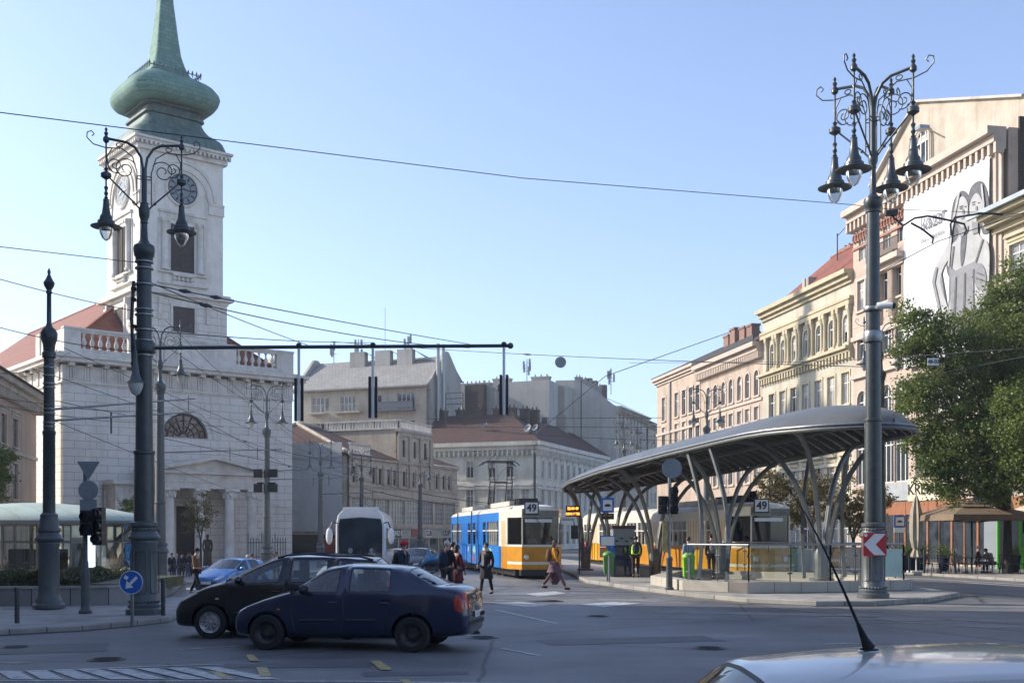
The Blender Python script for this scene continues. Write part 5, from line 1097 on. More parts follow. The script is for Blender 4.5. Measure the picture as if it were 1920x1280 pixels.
wire('wire across the big tree to the number plate', [P(1180,680,70), P(1510,678,50), P(1650,672,40), P(1990,648,30)], .016)
wire('sunlit wire rising across the tree on the right', [P(1690,715,38), P(1810,690,36), P(1990,655,30)], .014)
wire('contact wire below the billboard towards the big lamp', [P(1650,510,34), P(1760,452,36), P(1990,375,40)], .018)
for k, (a_, b_) in enumerate([((60,690,29),(760,920,90)), ((120,652,29),(640,870,90)), ((300,640,30),(700,905,95)), ((300,745,30),(720,960,95)), ((100,750,29),(420,800,60)), ((105,790,29),(560,960,75)), ((0,745,24),(300,768,47)), ((0,760,24),(300,790,47)), ((300,820,47),(1000,962,100)), ((505,842,62),(900,905,110)), ((680,915,103),(860,948,100)), ((790,925,106),(1000,950,120)), ((0,700,20),(130,660,30)), ((310,600,40),(560,830,85))]):
    wire(['wire sagging in front of the church wall from upper left', 'wire from the finial pole top towards the coach', 'steep wire from the left post to the coach roof', 'wire passing below the fan window to the coach', 'wire between the finial pole and the second lamp', 'wire running low over the portico', 'upper feeder wire at the left edge', 'lower feeder wire at the left edge', 'long contact wire from the second lamp to the blue tram', 'wire from the church lamp towards the cream house', 'short wire between the coach lamp and the blue tram', 'wire over the shop signs to the blue tram', 'small wire stub at the far left roof', 'wire crossing the fan window downwards'][k], [P(*a_), P(*b_)], .011*(1+max(0,a_[2]-25)/30), .15, ins=(.3,) if k % 3 == 0 else ())
wire('upper thin wire across the centre houses to the pink row', [P(800,785,80), P(1240,783,80)], .022); wire('lower thin wire across the centre houses to the pink row', [P(800,801,80), P(1240,800,80)], .022)
wire('slack wire from the beam end over the cream house', [P(900,806,90), P(1330,826,80)], .022, .2)
# curved pull-off arms by the hoarding
m = MB(); m.tube([tuple(P(x,y,38)) for x,y in ((1692,424),(1715,409),(1740,405),(1775,412),(1808,420),(1812,432),(1808,440))], .035, 6); m.tube([tuple(P(x,y,38)) for x,y in ((1708,418),(1730,430),(1750,446),(1748,456))], .035, 6); m.tube([tuple(P(x,y,38)) for x,y in ((1784,442),(1782,420),(1790,408),(1840,400),(1880,402))], .035, 6)
m.tube([tuple(P(x,y,38)) for x,y in ((1665,396),(1680,412),(1694,424))], .03, 6); m.box(*(P(1668,400,38).x-.15, P(1668,400,38).x+.25, 37.9, 38.1, Z(404,38), Z(395,38)))
tag(m.build('pull_off_arms', M['wire']), 'curved black pull-off arms of the overhead line in front of the white banner', 'line fitting')
# hanging disc and number plate
dk = P(1051,679,60); o = MB().disc(tuple(dk), 10.5/F*60, 24, th=.04).build('hanging_disc', M['signback']); tag(o, 'round grey disc hanging on the wire in the sky at centre', 'sign')
pl = thing('number_plate', 'small white plate reading 48-03 hanging on a wire before the tree', 'sign', tuple(P(1750,678,38)))
MB().box(-.19,.19,-.01,.01,-.12,.12).build('plate', M['sign_w'], pl, smooth=0); text('48-03', .17, pl, (0,-.016,0), UP, M['sign_k'], bold=.003)
# ---------------------------------------------------------------- signs and lights on the left island
def tlight(t, x, y, z, n=2, face=-1, w_=.3, nm='signal_head'):
    b = MB()
    for i in range(n):
        zc = z + i*.3; b.box(x-w_/2, x+w_/2, y-.14, y+.14, zc-.15+.004, zc+.146)
        b.M = Matrix.Translation((x, y-.14, zc)) @ Matrix.Rotation(R(90), 4, 'X'); b.lathe([(.11,0),(.115,.16)], 12, cap=False); b.lathe([(.10,.0),(.10,.01)], 12); b.M = None
    b.build(nm, M['black'], t, smooth=0)
q = G(160,1149,.12); t = thing('sign_post', 'thin pole with grey backs of a triangle, a round and a square sign above signals', 'sign', tuple(q)); Yq = q.y
b = MB(); b.lathe([(.15,0),(.15,.06),(.11,.1),(.1,.2),(.105,.9),(.09,1.0),(.075,1.05),(.07,1.2),(.055,1.25),(.045,Z(866,Yq)-q.z)], 16); b.build('pole', M['iron_g'], t)
ox = .09; s_ = Yq/F
b = MB(); zt_, zb2 = Z(865,Yq)-q.z, Z(900,Yq)-q.z; b.extr([(ox-.27,zt_),(ox,zb2),(ox+.27,zt_)], -.06, -.04); b.build('give_way_plate', M['signback'], t, smooth=0)
b = MB(); b.disc((ox,-.05,Z(919,Yq)-q.z), .235, 28, th=.02); b.build('round_plate', M['signback'], t)
b = MB(); b.box(ox-.2, ox+.2, -.06, -.04, Z(966,Yq)-q.z, Z(936,Yq)-q.z); b.build('square_plate', M['signback'], t, smooth=0)
tlight(t, ox, -.05, Z(992,Yq)-q.z, 2); tlight(t, ox+.2, .1, Z(1010,Yq)-q.z, 3, w_=.22)
q = G(248,1172,.12); t = thing('keep_left_sign', 'round blue sign with a white arrow pointing down left on a short post', 'sign', tuple(q)); Yq = q.y
b = MB(); b.tube([(0,0,0),(0,0,Z(1075,Yq)-q.z)], .035, 10); b.build('post', M['steel'], t)
zc_ = Z(1091,Yq)-q.z; b = MB(); b.disc((.0,-.06,zc_), .245, 32, th=.02, m=0); b.build('disc', M['blue'], t)
b = MB(); b.tube([(math.cos(k*.2244)*.235, -.075, zc_+math.sin(k*.2244)*.235) for k in range(28)], .007, 4, closed=True)
b.M = Matrix.Translation((.0,-.078,zc_-.01)) @ Matrix.Rotation(R(45), 4, 'Y'); b.extr([(-.03,.17),(-.03,-.03),(-.10,-.03),(0,-.16),(.10,-.03),(.03,-.03),(.03,.17)], -.004, .002); b.M = None; b.build('white_arrow', M['sign_w'], t, smooth=0)
b = MB(); b.M = Matrix.Translation((-.10,-.075,zc_+.1)) @ Matrix.Rotation(R(30), 4, 'Y'); b.box(-.04,.04,-.004,.002,-.035,.035); b.build('sticker', M['sign_w'], t, smooth=0)
def bollard(px, py, h, label, base=.12, r=.05, lean=0):
    q = G(px, py, base); b = MB(); b.tube([(0,0,-.05),(lean,0,h-.06)], r, 12); b.tube([(lean*.9,0,h-.1),(lean,0,h)], [r*1.25, r*1.1], 12)
    o = b.build('bollard', M['iron']); o.location = q; tag(o, label, 'bollard', 'iron bollards along the kerbs'); return o
bollard(32, 1167, .75, 'dark iron bollard at the left edge of the near island'); bollard(306, 1153, .85, 'iron bollard right of the tall left lamp base')
# ---------------------------------------------------------------- planter wall + hedge
M['granite'] = brickmat('grey_granite_blocks', (.30,.29,.28), (.08,.08,.08), 1.15, .9, .02, grime=(.6,.58,.56), off=0)
pw = [Vector((-17,30.0,0)), Vector((-13,30.3,0)), Vector((-10.9,30.7,0)), Vector((-10.2,31.4,0)), Vector((-10.4,33,0)), Vector((-11.3,38,0)), Vector((-13.2,46,0))]
pt = thing('planter', 'low granite planter wall filled with a clipped hedge behind the left poles', 'planter', tuple(pw[2]))
def strip_wall(name, parent, pts, w_, z0, z1, mt, cap=.05):
    b = MB(); o = parent.location if parent else Vector((0,0,0)); n = len(pts)
    L_, R_ = [], []
    for i in range(n):
        t_ = (pts[min(i+1,n-1)]-pts[max(i-1,0)]).normalized(); s_ = Vector((-t_.y,t_.x,0)); L_.append(pts[i]+s_*w_); R_.append(pts[i])
    for i in range(n-1):
        g = lambda p, z: (p.x-o.x, p.y-o.y, gz(p.x,p.y)+z-o.z)
        a, c, d_, e = R_[i], R_[i+1], L_[i+1], L_[i]
        b.quad(g(a,z0),g(c,z0),g(c,z1),g(a,z1)); b.quad(g(d_,z0),g(e,z0),g(e,z1),g(d_,z1)); b.quad(g(a,z1),g(c,z1),g(d_,z1),g(e,z1))
        if i == 0: b.quad(g(e,z0),g(a,z0),g(a,z1),g(e,z1))
        if i == n-2: b.quad(g(c,z0),g(d_,z0),g(d_,z1),g(c,z1))
    return b.build(name, mt, parent, smooth=0)
strip_wall('wall', pt, pw, .3, 0, .55, M['granite']); cp = [p_ + Vector((0,-.04,0)) for p_ in pw]
strip_wall('coping', pt, cp, .38, .553, .62, M['pave'])
def cards(name, mt, parent, gen, n, size, seed=1, flat=.0):
    r_ = np.random.default_rng(seed); c = gen(r_, n); n = len(c); nv = r_.normal(size=(n,3)); nv[:,2] += flat; nv /= np.linalg.norm(nv, axis=1)[:,None]
    a = np.cross(nv, r_.normal(size=(n,3))); a /= np.linalg.norm(a, axis=1)[:,None]; bb = np.cross(nv, a); s = (size*(.6+.8*r_.random(n)))[:,None]
    V = np.stack([c-a*s*.5, c+bb*s*.28, c+a*s*.5, c-bb*s*.28], 1).reshape(-1,3)
    me = bpy.data.meshes.new(name); me.vertices.add(4*n); me.vertices.foreach_set('co', V.ravel()); me.loops.add(4*n); me.loops.foreach_set('vertex_index', np.arange(4*n)); me.polygons.add(n)
    me.polygons.foreach_set('loop_start', np.arange(n)*4); me.polygons.foreach_set('loop_total', np.full(n,4)); me.materials.append(mt); me.update(); me.validate(); return link(name, me, parent)
def leafmat(name, c1, c2, tr=.35, sc=1.2, c3=None):
    m = bpy.data.materials.new(name); m.use_nodes = True; n = m.node_tree.nodes; L = m.node_tree.links; b = n['Principled BSDF']; b.inputs['Roughness'].default_value = .55
    tc = n.new('ShaderNodeTexCoord'); q = n.new('ShaderNodeTexNoise'); q.inputs['Scale'].default_value = sc; q.inputs['Detail'].default_value = 4; L.new(tc.outputs['Object'], q.inputs[0])
    g = n.new('ShaderNodeNewGeometry'); ad = n.new('ShaderNodeMath'); ad.operation = 'MULTIPLY_ADD'; ad.inputs[1].default_value = .4; L.new(g.outputs['Random Per Island'], ad.inputs[0]); L.new(q.outputs[0], ad.inputs[2])
    rp = n.new('ShaderNodeValToRGB'); rp.color_ramp.elements[0].position = .4; rp.color_ramp.elements[0].color = tuple(c1)+(1,); rp.color_ramp.elements[1].position = 1.0; rp.color_ramp.elements[1].color = tuple(c2)+(1,)
    L.new(ad.outputs[0], rp.inputs[0]); L.new(rp.outputs[0], b.inputs['Base Color'])
    t = n.new('ShaderNodeBsdfTranslucent'); L.new(rp.outputs[0], t.inputs[0]); mx = n.new('ShaderNodeMixShader'); mx.inputs[0].default_value = tr; o = n['Material Output']
    L.new(b.outputs[0], mx.inputs[1]); L.new(t.outputs[0], mx.inputs[2]); L.new(mx.outputs[0], o.inputs[0]); return m
M['hedge'] = leafmat('hedge_leaves', (.035,.05,.018), (.13,.13,.055), .3, 1.5)
def hedge_gen(r_, n):
    x = r_.uniform(-17,-10.9,n); y = r_.uniform(0,1,n)*7+30.7; k = (x > -11.6-(y-31)*.12); x = np.where(k, x-1.5, x); z = r_.random(n)**.5*.42
    zz_ = z*(1+.25*np.sin(x*2.3)+.15*np.sin(y*3.1+x*5)) + .5
    g = np.array([gz(a_, b__) for a_, b__ in zip(x, y)]); return np.stack([x, y, zz_+g], 1) - np.array(tuple(pt.location))
cards('hedge', M['hedge'], pt, hedge_gen, 26000, .10, 4, .4)
MB().box(-6.0,.0,.4,7,.3,.62).build('soil', M['hedge'], pt, smooth=0)
# ---------------------------------------------------------------- tram shelter
M['roof_m'] = mat('brushed_grey_roof_metal', (.17,.175,.165), .42, .1, .6, metal=.35, grime=((.75,.75,.75),.5))
M['rib_m'] = mat('dark_painted_steel', (.15,.155,.145), .4, .1, 3, metal=.2)
M['clear'] = glassmat('clear_glass_panel', (.86,.93,.90), .02, refl=.7)
M['frost'] = mat('pale_green_frosted_glass', (.42,.56,.49), .3, .12, .8)
SO = Vector((10.2, 37.0, 0)); SA = Vector((-.30,.954,0)); SN = Vector((.954,.30,0))
sh = thing('tram_shelter', 'long tram shelter with a leaf shaped grey metal roof on curved tree-like steel arms', 'tram shelter', (SO.x, SO.y, .15))
def sw(t):
    K = [(-3.6,.05),(-3.3,.9),(-2.5,1.7),(-1.0,2.35),(1,2.7),(6,2.85),(13,2.75),(18,2.2),(21,1.5),(23,.6),(23.4,.1)]
    for (a_,x_),(b_,y_) in zip(K, K[1:]):
        if t <= b_: q = (t-a_)/(b_-a_); return x_+(y_-x_)*q
    return .1
def se(t): return (5.42 if t < 0 else 5.42-.98*(t/23.4)) - .15
def sc(t): 
    h = .82 if t > 0 else .82*math.sqrt(max(0,1-(t/3.7)**2))
    return h if t < 14 else h*(1-.55*(t-14)/9.4)
def sp(t, s, dz=0): 
    w_ = sw(t); p_ = SA*t + SN*(s*w_); return Vector((p_.x, p_.y, se(t)-.15 + sc(t)*(1-abs(s)**2.2) + dz))
ts = [-3.6,-3.5,-3.3,-2.9,-2.4,-1.8,-1.1,-.4] + [.5+i*1.1 for i in range(20)] + [22.4,23,23.4]; ssx = [-1+2*i/16 for i in range(17)]
b = MB(); n1, n2 = len(ts), len(ssx)
vs = [sp(t,s) for t in ts for s in ssx] + [sp(t,s,-.05) for t in ts for s in ssx]; o_ = n1*n2
fs = [(i*n2+j,(i+1)*n2+j,(i+1)*n2+j+1,i*n2+j+1) for i in range(n1-1) for j in range(n2-1)]; fs += [tuple(o_+q for q in f_[::-1]) for f_ in fs]
b.add(vs, fs); b.m = [0]*(len(fs)//2) + [1]*(len(fs)//2); b.build('roof', [M['roof_m'], mat('canopy_underside_painted_light', (.42,.41,.37), .6, .08, 1)], sh, smooth=60)  # light between the louvres is put into the pale underside colour
edge = [sp(t,-1) for t in ts[::-1]] + [sp(t,1) for t in ts]
b = MB(); b.tube([e+Vector((0,0,-.02)) for e in edge], .045, 8, closed=True); b.build('roof_rim', M['steel'], sh)
b = MB(); b.tube([e+Vector((0,0,-.13)) for e in edge], .06, 8, closed=True); b.build('gutter_beam', M['rib_m'], sh)
t = -2.9
while t < 22.6:
    pts = [sp(t, s, -.17) for s in [-.97+1.94*i/12 for i in range(13)]]; b = MB()
    for a_, c_ in zip(pts, pts[1:]): b.bar(a_, c_, .07, .17)
    b.build('roof_louvre', M['rib_m'], sh, smooth=0)
    t += .62
b = MB()
for s in (-.45, 0, .45):
    for a_, c_ in zip(ts[3:-2], ts[4:-1]): b.bar(sp(a_,s,-.34), sp(c_,s,-.34), .1, .14)
b.build('roof_spine', M['rib_m'], sh, smooth=0)
def arc(a_, c_, r, bow=0.35, k=10):
    a_ = Vector(a_); c_ = Vector(c_); pts = []
    for i in range(k+1):
        q = i/k; h = q**.62 if bow else q; e = q**1.7; pts.append(Vector((a_.x+(c_.x-a_.x)*e, a_.y+(c_.y-a_.y)*e, a_.z+(c_.z-a_.z)*(math.sin(q*math.pi/2)**.85))))
    return pts
for k, t in enumerate((0.2, 7, 13.2, 18, 21.6)):
    f0 = SA*t; hz = .3 if t < 8 else 0
    for sgn, dt in ((-1, 1.3), (1, 1.3), (-1, -1.6), (1, -1.6)):
        tt = t+dt; tt = min(tt, 22.2); e = sp(tt, sgn*.93, -.22); pts = arc((f0.x+SN.x*sgn*.12+SA.x*dt*.08, f0.y+SN.y*sgn*.12+SA.y*dt*.08, hz), e, .1)
        b = MB()
        for a_, c_ in zip(pts, pts[1:]): b.bar(a_, c_, .10, .15)
        b.tube(pts, [.085]*len(pts), 6)
        b.build('curved_arm', M['rib_m'], sh)
    b = MB(); b.lathe([(.42,0),(.42,.08),(.25,.12),(.22,.5),(.26,.9),(.1,1.2)], 10, (f0.x, f0.y, hz)); b.build('foot', M['rib_m'], sh)
for px, py, tt, sgn in ((1310,1086,4.6,-1),(1362,1092,3.0,-1),(1508,1082,5.2,1),(1584,1080,2.6,1)):
    Yp = (2-.45)*F/(py-HY); a_ = Vector(((px-CX)/F*Yp-SO.x, Yp-SO.y, .3)); e = sp(tt, sgn*.95, -.2); d_ = Vector((1 if sgn < 0 else -.6, -.2, 0))*.28
    pts = [a_ + (e-a_)*q + d_*math.sin(q*math.pi) for q in [i/8 for i in range(9)]]
    b = MB()
    for x_, y_ in zip(pts, pts[1:]): b.bar(x_, y_, .11, .14)
    b.tube(pts, .06, 6); b.build('bowed_post', M['rib_m'], sh)
b = MB(); b.M = None; e = sp(15,0,0)
b.sph(tuple(sp(16,0,-.7)), (.5,.5,.28), 12, 8); b.build('clock_housing', M['signback'], sh)
# plinth with glass railing round the stairs
PL = [(5.55,36.9),(7.3,35.2),(10.2,35.9),(13.1,37.2),(13.5,40),(12.0,44),(8.6,47),(6.6,46.6),(5.0,41)]
pq = thing('stair_enclosure', 'pale stone plinth with glass railing panels around the underpass stairs', 'railing', (7.3,35.2,.15))
M['stone_l'] = brickmat('pale_limestone_plinth', (.47,.44,.38), (.2,.18,.16), 1.1, .6, .015, grime=(.72,.7,.66), off=0)
P3 = [Vector((x-7.3,y-35.2,0)) for x,y in PL]
cen = sum(P3, Vector())/len(P3); PI_ = [p_ + (cen-p_).normalized()*.55 for p_ in P3]
b = MB(); n = len(P3); zt_ = .34
vs = [(p_.x,p_.y,0) for p_ in P3]+[(p_.x,p_.y,zt_) for p_ in P3]+[(p_.x,p_.y,zt_) for p_ in PI_]+[(p_.x,p_.y,0) for p_ in PI_]
b.add(vs, [(r_*n+i, r_*n+(i+1)%n, (r_+1)*n+(i+1)%n, (r_+1)*n+i) for r_ in range(3) for i in range(n)]); b.build('plinth', M['stone_l'], pq, smooth=0)
MR = [(p_+q_)/2 for p_, q_ in zip(P3, PI_)]
for i in list(range(0, 6)):
    a_, c_ = MR[i], MR[i+1]; L_ = (c_-a_).length; k = max(1, round(L_/1.15)); d_ = (c_-a_)/L_
    b = MB(); b.tube([a_+Vector((0,0,1.5)), c_+Vector((0,0,1.5))], .03, 8); b.build('handrail', M['steel'], pq)
    for j in range(k+1):
        q = a_+(c_-a_)*j/k; b = MB(); b.bar(q+Vector((0,0,zt_)), q+Vector((0,0,1.5)), .03, .07); b.tube([q+d_*-.08+Vector((0,0,.6)), q+d_*.08+Vector((0,0,.6))], .03, 6); b.tube([q+d_*-.08+Vector((0,0,1.15)), q+d_*.08+Vector((0,0,1.15))], .03, 6); b.build('railing_post', M['iron_g'], pq, smooth=0)
        if j < k:
            q2 = a_+(c_-a_)*(j+1)/k; u_, v_ = q+d_*.06, q2-d_*.06; g_ = MB(); s_ = Vector((-d_.y,d_.x,0))*.006
            g_.add([u_-s_+Vector((0,0,.45)), v_-s_+Vector((0,0,.45)), v_-s_+Vector((0,0,1.36)), u_-s_+Vector((0,0,1.36))], [(0,1,2,3)])
            g_.build('glass_panel', M['frost'] if (i == 2 and j >= 2) else M['clear'], pq, smooth=0)
# ---------------------------------------------------------------- glass entrance pavilion at the left
M['copper_p'] = brickmat('pale_green_sheet_roof', (.42,.52,.47), (.25,.33,.30), 1.3, 40, .02, var=.06, off=0, bump=.3)
lc = Vector((-20.0, 47.6, 0)); gl_ = gz(-18,47)
pv = thing('entrance_pavilion', 'glass underpass entrance with a pale green domed roof and curved steel ribs at the left', 'pavilion', (lc.x, lc.y, gl_))
RX, RY = 5.0, 3.6; ze_ = 3.05; b = MB(); n = 40; vs = []
K = [(1.0,0),(.97,.14),(.8,.36),(.6,.55),(.4,.68),(.2,.76),(.02,.79)]
for s_, h in K: vs += [(RX*s_*math.cos(2*math.pi*j/n), RY*s_*math.sin(2*math.pi*j/n), ze_+h) for j in range(n)]
b.add(vs, [(i*n+j,i*n+(j+1)%n,(i+1)*n+(j+1)%n,(i+1)*n+j) for i in range(len(K)-1) for j in range(n)]); b.add([(RX*.97*math.cos(2*math.pi*j/n), RY*.97*math.sin(2*math.pi*j/n), ze_-.05) for j in range(n)], [tuple(range(n-1,-1,-1))])
b.build('roof', M['copper_p'], pv, smooth=50)
b = MB(); b.tube([(RX*math.cos(2*math.pi*j/n), RY*math.sin(2*math.pi*j/n), ze_-.06) for j in range(n)], .1, 8, closed=True); b.build('gutter', M['rib_m'], pv)
gg = MB(); ff = MB()
for j in range(20):
    a0, a1 = 2*math.pi*j/20, 2*math.pi*(j+1)/20; r1, r2 = RX*.84, RY*.84
    p0 = Vector((r1*math.cos(a0), r2*math.sin(a0), 0)); p1 = Vector((r1*math.cos(a1), r2*math.sin(a1), 0))
    gg.add([p0+Vector((0,0,.1)), p1+Vector((0,0,.1)), p1+Vector((0,0,ze_-.1)), p0+Vector((0,0,ze_-.1))], [(0,1,2,3)])
    ff.bar(p0, p0+Vector((0,0,ze_-.1)), .05, .08); ff.bar(p0+Vector((0,0,1.1)), p1+Vector((0,0,1.1)), .03, .04); ff.bar(p0+Vector((0,0,2.2)), p1+Vector((0,0,2.2)), .04, .05)
gg.build('glass_wall', M['clear'], pv, smooth=0); ff.build('glazing_frame', M['rib_m'], pv, smooth=0)
for j in range(12):
    a0 = 2*math.pi*(j+.5)/12; b = MB(); pts = [(RX*math.cos(a0)*q, RY*math.sin(a0)*q, z_) for q, z_ in ((.68,0),(.66,.8),(.70,1.6),(.8,2.4),(.95,ze_-.05))]; b.tube(pts, .07, 6); b.build('curved_rib', M['rib_m'], pv)
b = MB(); b.box(-1.2,1.2,.2,.5,0,1.9); b.box(1.8,2.1,-.8,.8,0,2.4); b.build('kiosk_wall', M['dark'], pv, smooth=0)
b = MB(); b.box(3.0,3.35,-2.3,-2.2,1.2,2.8); b.build('light_panel', emis('lit_pale_panel', (.6,.75,.9), .8), pv, smooth=0)
b = MB(); b.box(-4.5,-4.2,-1.9,-1.85,1.0,1.8); b.build('notice', M['sign_w'], pv, smooth=0)
# ---------------------------------------------------------------- trams
M['t_orange'] = mat('tram_orange_paint', (.62,.27,.012), .32, .06, .8, coat=.3, grime=((.8,.74,.7),1.2)); M['t_cream'] = mat('tram_cream_paint', (.74,.71,.60), .35, .05, .8, coat=.2, grime=((.85,.82,.78),1.5))
M['t_blue'] = mat('tram_blue_wrap', (.02,.20,.62), .32, .06, .8, coat=.3); M['t_roof'] = mat('tram_roof_paint', (.55,.52,.45), .6, .1, 1, grime=((.6,.58,.55),1.5))
M['magenta'] = mat('magenta_advert', (.50,.02,.16), .4, .05); M['led'] = emis('orange_led_text', (1.,.30,.04), 2.2); M['t_ad'] = mat('advert_green', (.16,.40,.10), .4, .2, 1.5, col2=(.3,.55,.5)); M['t_adr'] = mat('advert_red', (.55,.06,.07), .4, .1)
def tram(f, L, label, items, blue, cargo=None, number='49'):
    z0 = gz(f.X0, f.Y0)
    t = thing('tram', label, 'tram', f.loc(0,0,0), f.rot, 'trams at the stop'); Wd = 2.5
    low = M['t_blue'] if blue else M['t_orange']; top = M['t_blue'] if blue else M['t_cream']; g = 0
    zA, zB, zC, zD = .42, 1.42, 2.62, 3.0
    cab = 2.1       # last metres carry the yellow cab
    hs = []; doors = []
    for a_, c_, k in items:
        if k == 'w': hs.append((a_, c_, zB+.02, zC-.04, 'r'))
        else: doors.append((a_, c_))
    wall(t, top, 0, L-cab, zB, zC, [h for h in hs if h[1] < L-cab+.01], name='window_band', depth=.06); wall(t, M['t_cream'], L-cab, L, zB, zC, [h for h in hs if h[0] >= L-cab-.01], name='window_band', depth=.06)
    b = MB(); x = 0
    for a_, c_ in doors+[(L-cab, L-cab)]:
        if a_ > x: b.box(x, a_, 0, .06, zA, zB)
        x = c_
    b.build('side_panel', low, t, smooth=0)
    b = MB(); b.box(max(x,L-cab), L, 0.0, .06, zA, zB); b.build('side_panel', M['t_orange'], t, smooth=0)
    b = MB(); b.box(0, L-cab, 0, .06, zC, zD); b.build('roof_edge', top, t, smooth=0)
    b = MB(); b.box(L-cab, L, 0, .06, zC, zD); b.box(0, L-.0, Wd-.06, Wd, zC, zD); b.box(0, .06, .06, Wd-.06, zC, zD); b.build('roof_edge', M['t_cream'], t, smooth=0)
    b = MB(); b.box(0, L, Wd-.06, Wd, zA, zB); b.box(0, .06, .06, Wd-.06, zA, zB); b.build('far_side_panel', M['t_orange'], t, smooth=0)
    wall(t, M['t_cream'], -L, 0, zB, zC, [(-L+.4+i*1.45, -L+1.6+i*1.45, zB+.05, zC-.05, 'r') for i in range(int(L/1.45)-1)], depth=.06, name='far_window_band').rotation_euler = (0,0,math.pi)
    [o for o in t.children if o.name.startswith('far_window_band')][-1].location = (0, Wd, 0)
    tail = wall(t, M['t_cream'], 0, Wd-.12, zB, zC, [(.1+i*.7,.72+i*.7,zB+.05,zC-.05,'r') for i in range(3)], depth=.05, name='tail_window_band'); tail.rotation_euler = (0,0,R(-90)); tail.location = (0, Wd-.06, 0)
    b = MB(); b.quad((0,.03,zB),(0,.03,zC),(L,.03,zC),(L,.03,zB)); b.build('side_windows', M['tglass'], t, smooth=0)
    b = MB(); b.quad((.04,.1,zB),(.04,Wd-.1,zB),(.04,Wd-.1,zC),(.04,.1,zC)); b.build('tail_window', M['tglass'], t, smooth=0)
    b = MB()
    for h in hs:
        b.box(h[0], h[1], -.005, .028, zB+.70, zB+.76)
        if h[1]-h[0] > 1.0:
            for q in range(1, int((h[1]-h[0])/.6)): xx = h[0]+(h[1]-h[0])*q/int((h[1]-h[0])/.6); b.box(xx-.025, xx+.025, -.006, .027, zB+.03, zC-.05)
    b.build('window_bars', M['t_cream'], t, smooth=0)
    for a_, c_ in doors:
        b = MB(); n = 4; w_ = (c_-a_)/n; m = M['t_blue'] if blue and c_ < L-cab-.2 else M['t_door']
        for i in range(n): b.box(a_+i*w_+.02, a_+(i+1)*w_-.02, .03 + .03*(i % 2), .07+.03*(i % 2), zA-.02, zB); 
        for i in range(n):
            for e in (.02, w_-.07): b.box(a_+i*w_+e, a_+i*w_+e+.05, -.004, .029, zB, zC-.03)
        d_ = b.build('door', m, t, smooth=0)
    # roof
    b = MB(); pr = [(0,zD),(.12,zD+.14),(.45,zD+.28),(Wd/2,zD+.34),(Wd-.45,zD+.28),(Wd-.12,zD+.14),(Wd,zD)]
    b.extx(pr[::-1], 0, L); b.build('roof', M['t_roof'], t)
    for a_, c_ in ((.08*L,.30*L),(.62*L,.9*L)): b = MB(); b.box(a_, c_, .45, Wd-.45, zD+.3, zD+.52); b.build('roof_box', M['t_roof'], t, smooth=0)
    b = MB()
    for i in range(7): b.box(L-3.6+i*.42, L-3.4+i*.42, .7, 1.6, zD+.32, zD+.62)
    b.build('resistor_bank', M['black'], t, smooth=0)
    # tapered cab
    fx = L+1.25; pl = [(L,0),(fx,.42),(fx+.08,Wd/2),(fx,Wd-.42),(L,Wd)]
    def ring(mb, za, zb, m=0, sc=0., segs=None):
        for i in (segs or range(4)):
            (x0,y0),(x1,y1) = pl[i], pl[i+1]; mb.quad((x0,y0,za),(x1-0,y1,za),(x1-sc,y1,zb),(x0-(sc if i else 0),y0,zb), m=m)
    b = MB(); ring(b, zA, zB); b.build('nose_panel', M['t_orange'], t, smooth=0)
    b = MB(); ring(b, zC+.1, zD+.1); b.add([(x,y,zD+.1) for x,y in pl]+[(L-.2,0.1,zD+.12),(L-.2,Wd-.1,zD+.12)], [(0,1,2,3,4)]); b.lathe([(1.05,0),(.95,.12),(.5,.2),(.02,.22)], 16, (L+.0,Wd/2,zD+.1)); b.build('nose_roof', M['t_cream'], t)
    b = MB()
    for (x,y) in pl[:2]+pl[3:]: b.box(x-.04, x+.03, y-.045 if y > 1 else y, y if y > 1 else y+.045, zB, zC+.1)
    ring(b, zB, zB+.1); 
    b.build('windscreen_pillars', M['t_cream'], t, smooth=0)
    b = MB(); i_ = .03
    for i in range(4): (x0,y0),(x1,y1) = pl[i], pl[i+1]; b.quad((x0-i_,y0+(0.01 if y0<1 else -.01),zB+.1),(x1-i_,y1,zB+.1),(x1-i_,y1,zC+.1),(x0-i_,y0,zC+.1))
    b.build('windscreen', M['tglass'], t, smooth=0)
    b = MB(); ring(b, zC+.104, zC+.4, 0, 0, (1,2)); b.M = None; b.build('destination_band', M['black'], t, smooth=0)
    b = MB(); b.box(fx+.1, fx+.14, .5, 1.15, zC+.22, zC+.8); nb = b.build('number_box', M['black'], t, smooth=0)
    b = MB(); b.box(fx+.141, fx+.155, .55, 1.10, zC+.27, zC+.75); b.build('number_plate', M['sign_w'], nb, smooth=0)
    text(number, .44, nb, (fx+.16, .825, zC+.50), (R(90),0,R(90)), M['sign_k'], bold=.012)
    b = MB(); b.box(fx+.05, fx+.11, .55, 1.75, zC-.12, zC+.02); b.build('route_board', M['sign_w'], t, smooth=0)
    b = MB(); ring(b, zA+.22, zA+.34); b.build('white_stripe', M['t_cream'], t, smooth=0)
    for o_ in t.children:
        if o_.name.startswith('white_stripe'): o_.location = (.004,-.001,0)
    b = MB(); b.box(fx-.3, fx+.18, .35, Wd-.35, .16, .42); b.build('bumper', M['black'], t, smooth=0)
    b = MB()
    for y in (.62, Wd-.62): b.disc((fx+.07,y,zB-.45), .1, 16, ax='x', th=.06)
    b.build('headlights', M['sign_w'], t)
    b = MB(); b.box(.3, L+.6, .25, Wd-.25, .12, zA-.01)
    for k in range(int(L/4)): 
        for dy in (.3, Wd-.3): b.disc((1.6+k*4.2,dy,.33), .32, 14, th=.12); b.disc((3.2+k*4.2,dy,.33), .32, 14, th=.12)
    b.build('undercarriage', M['black'], t, smooth=0)
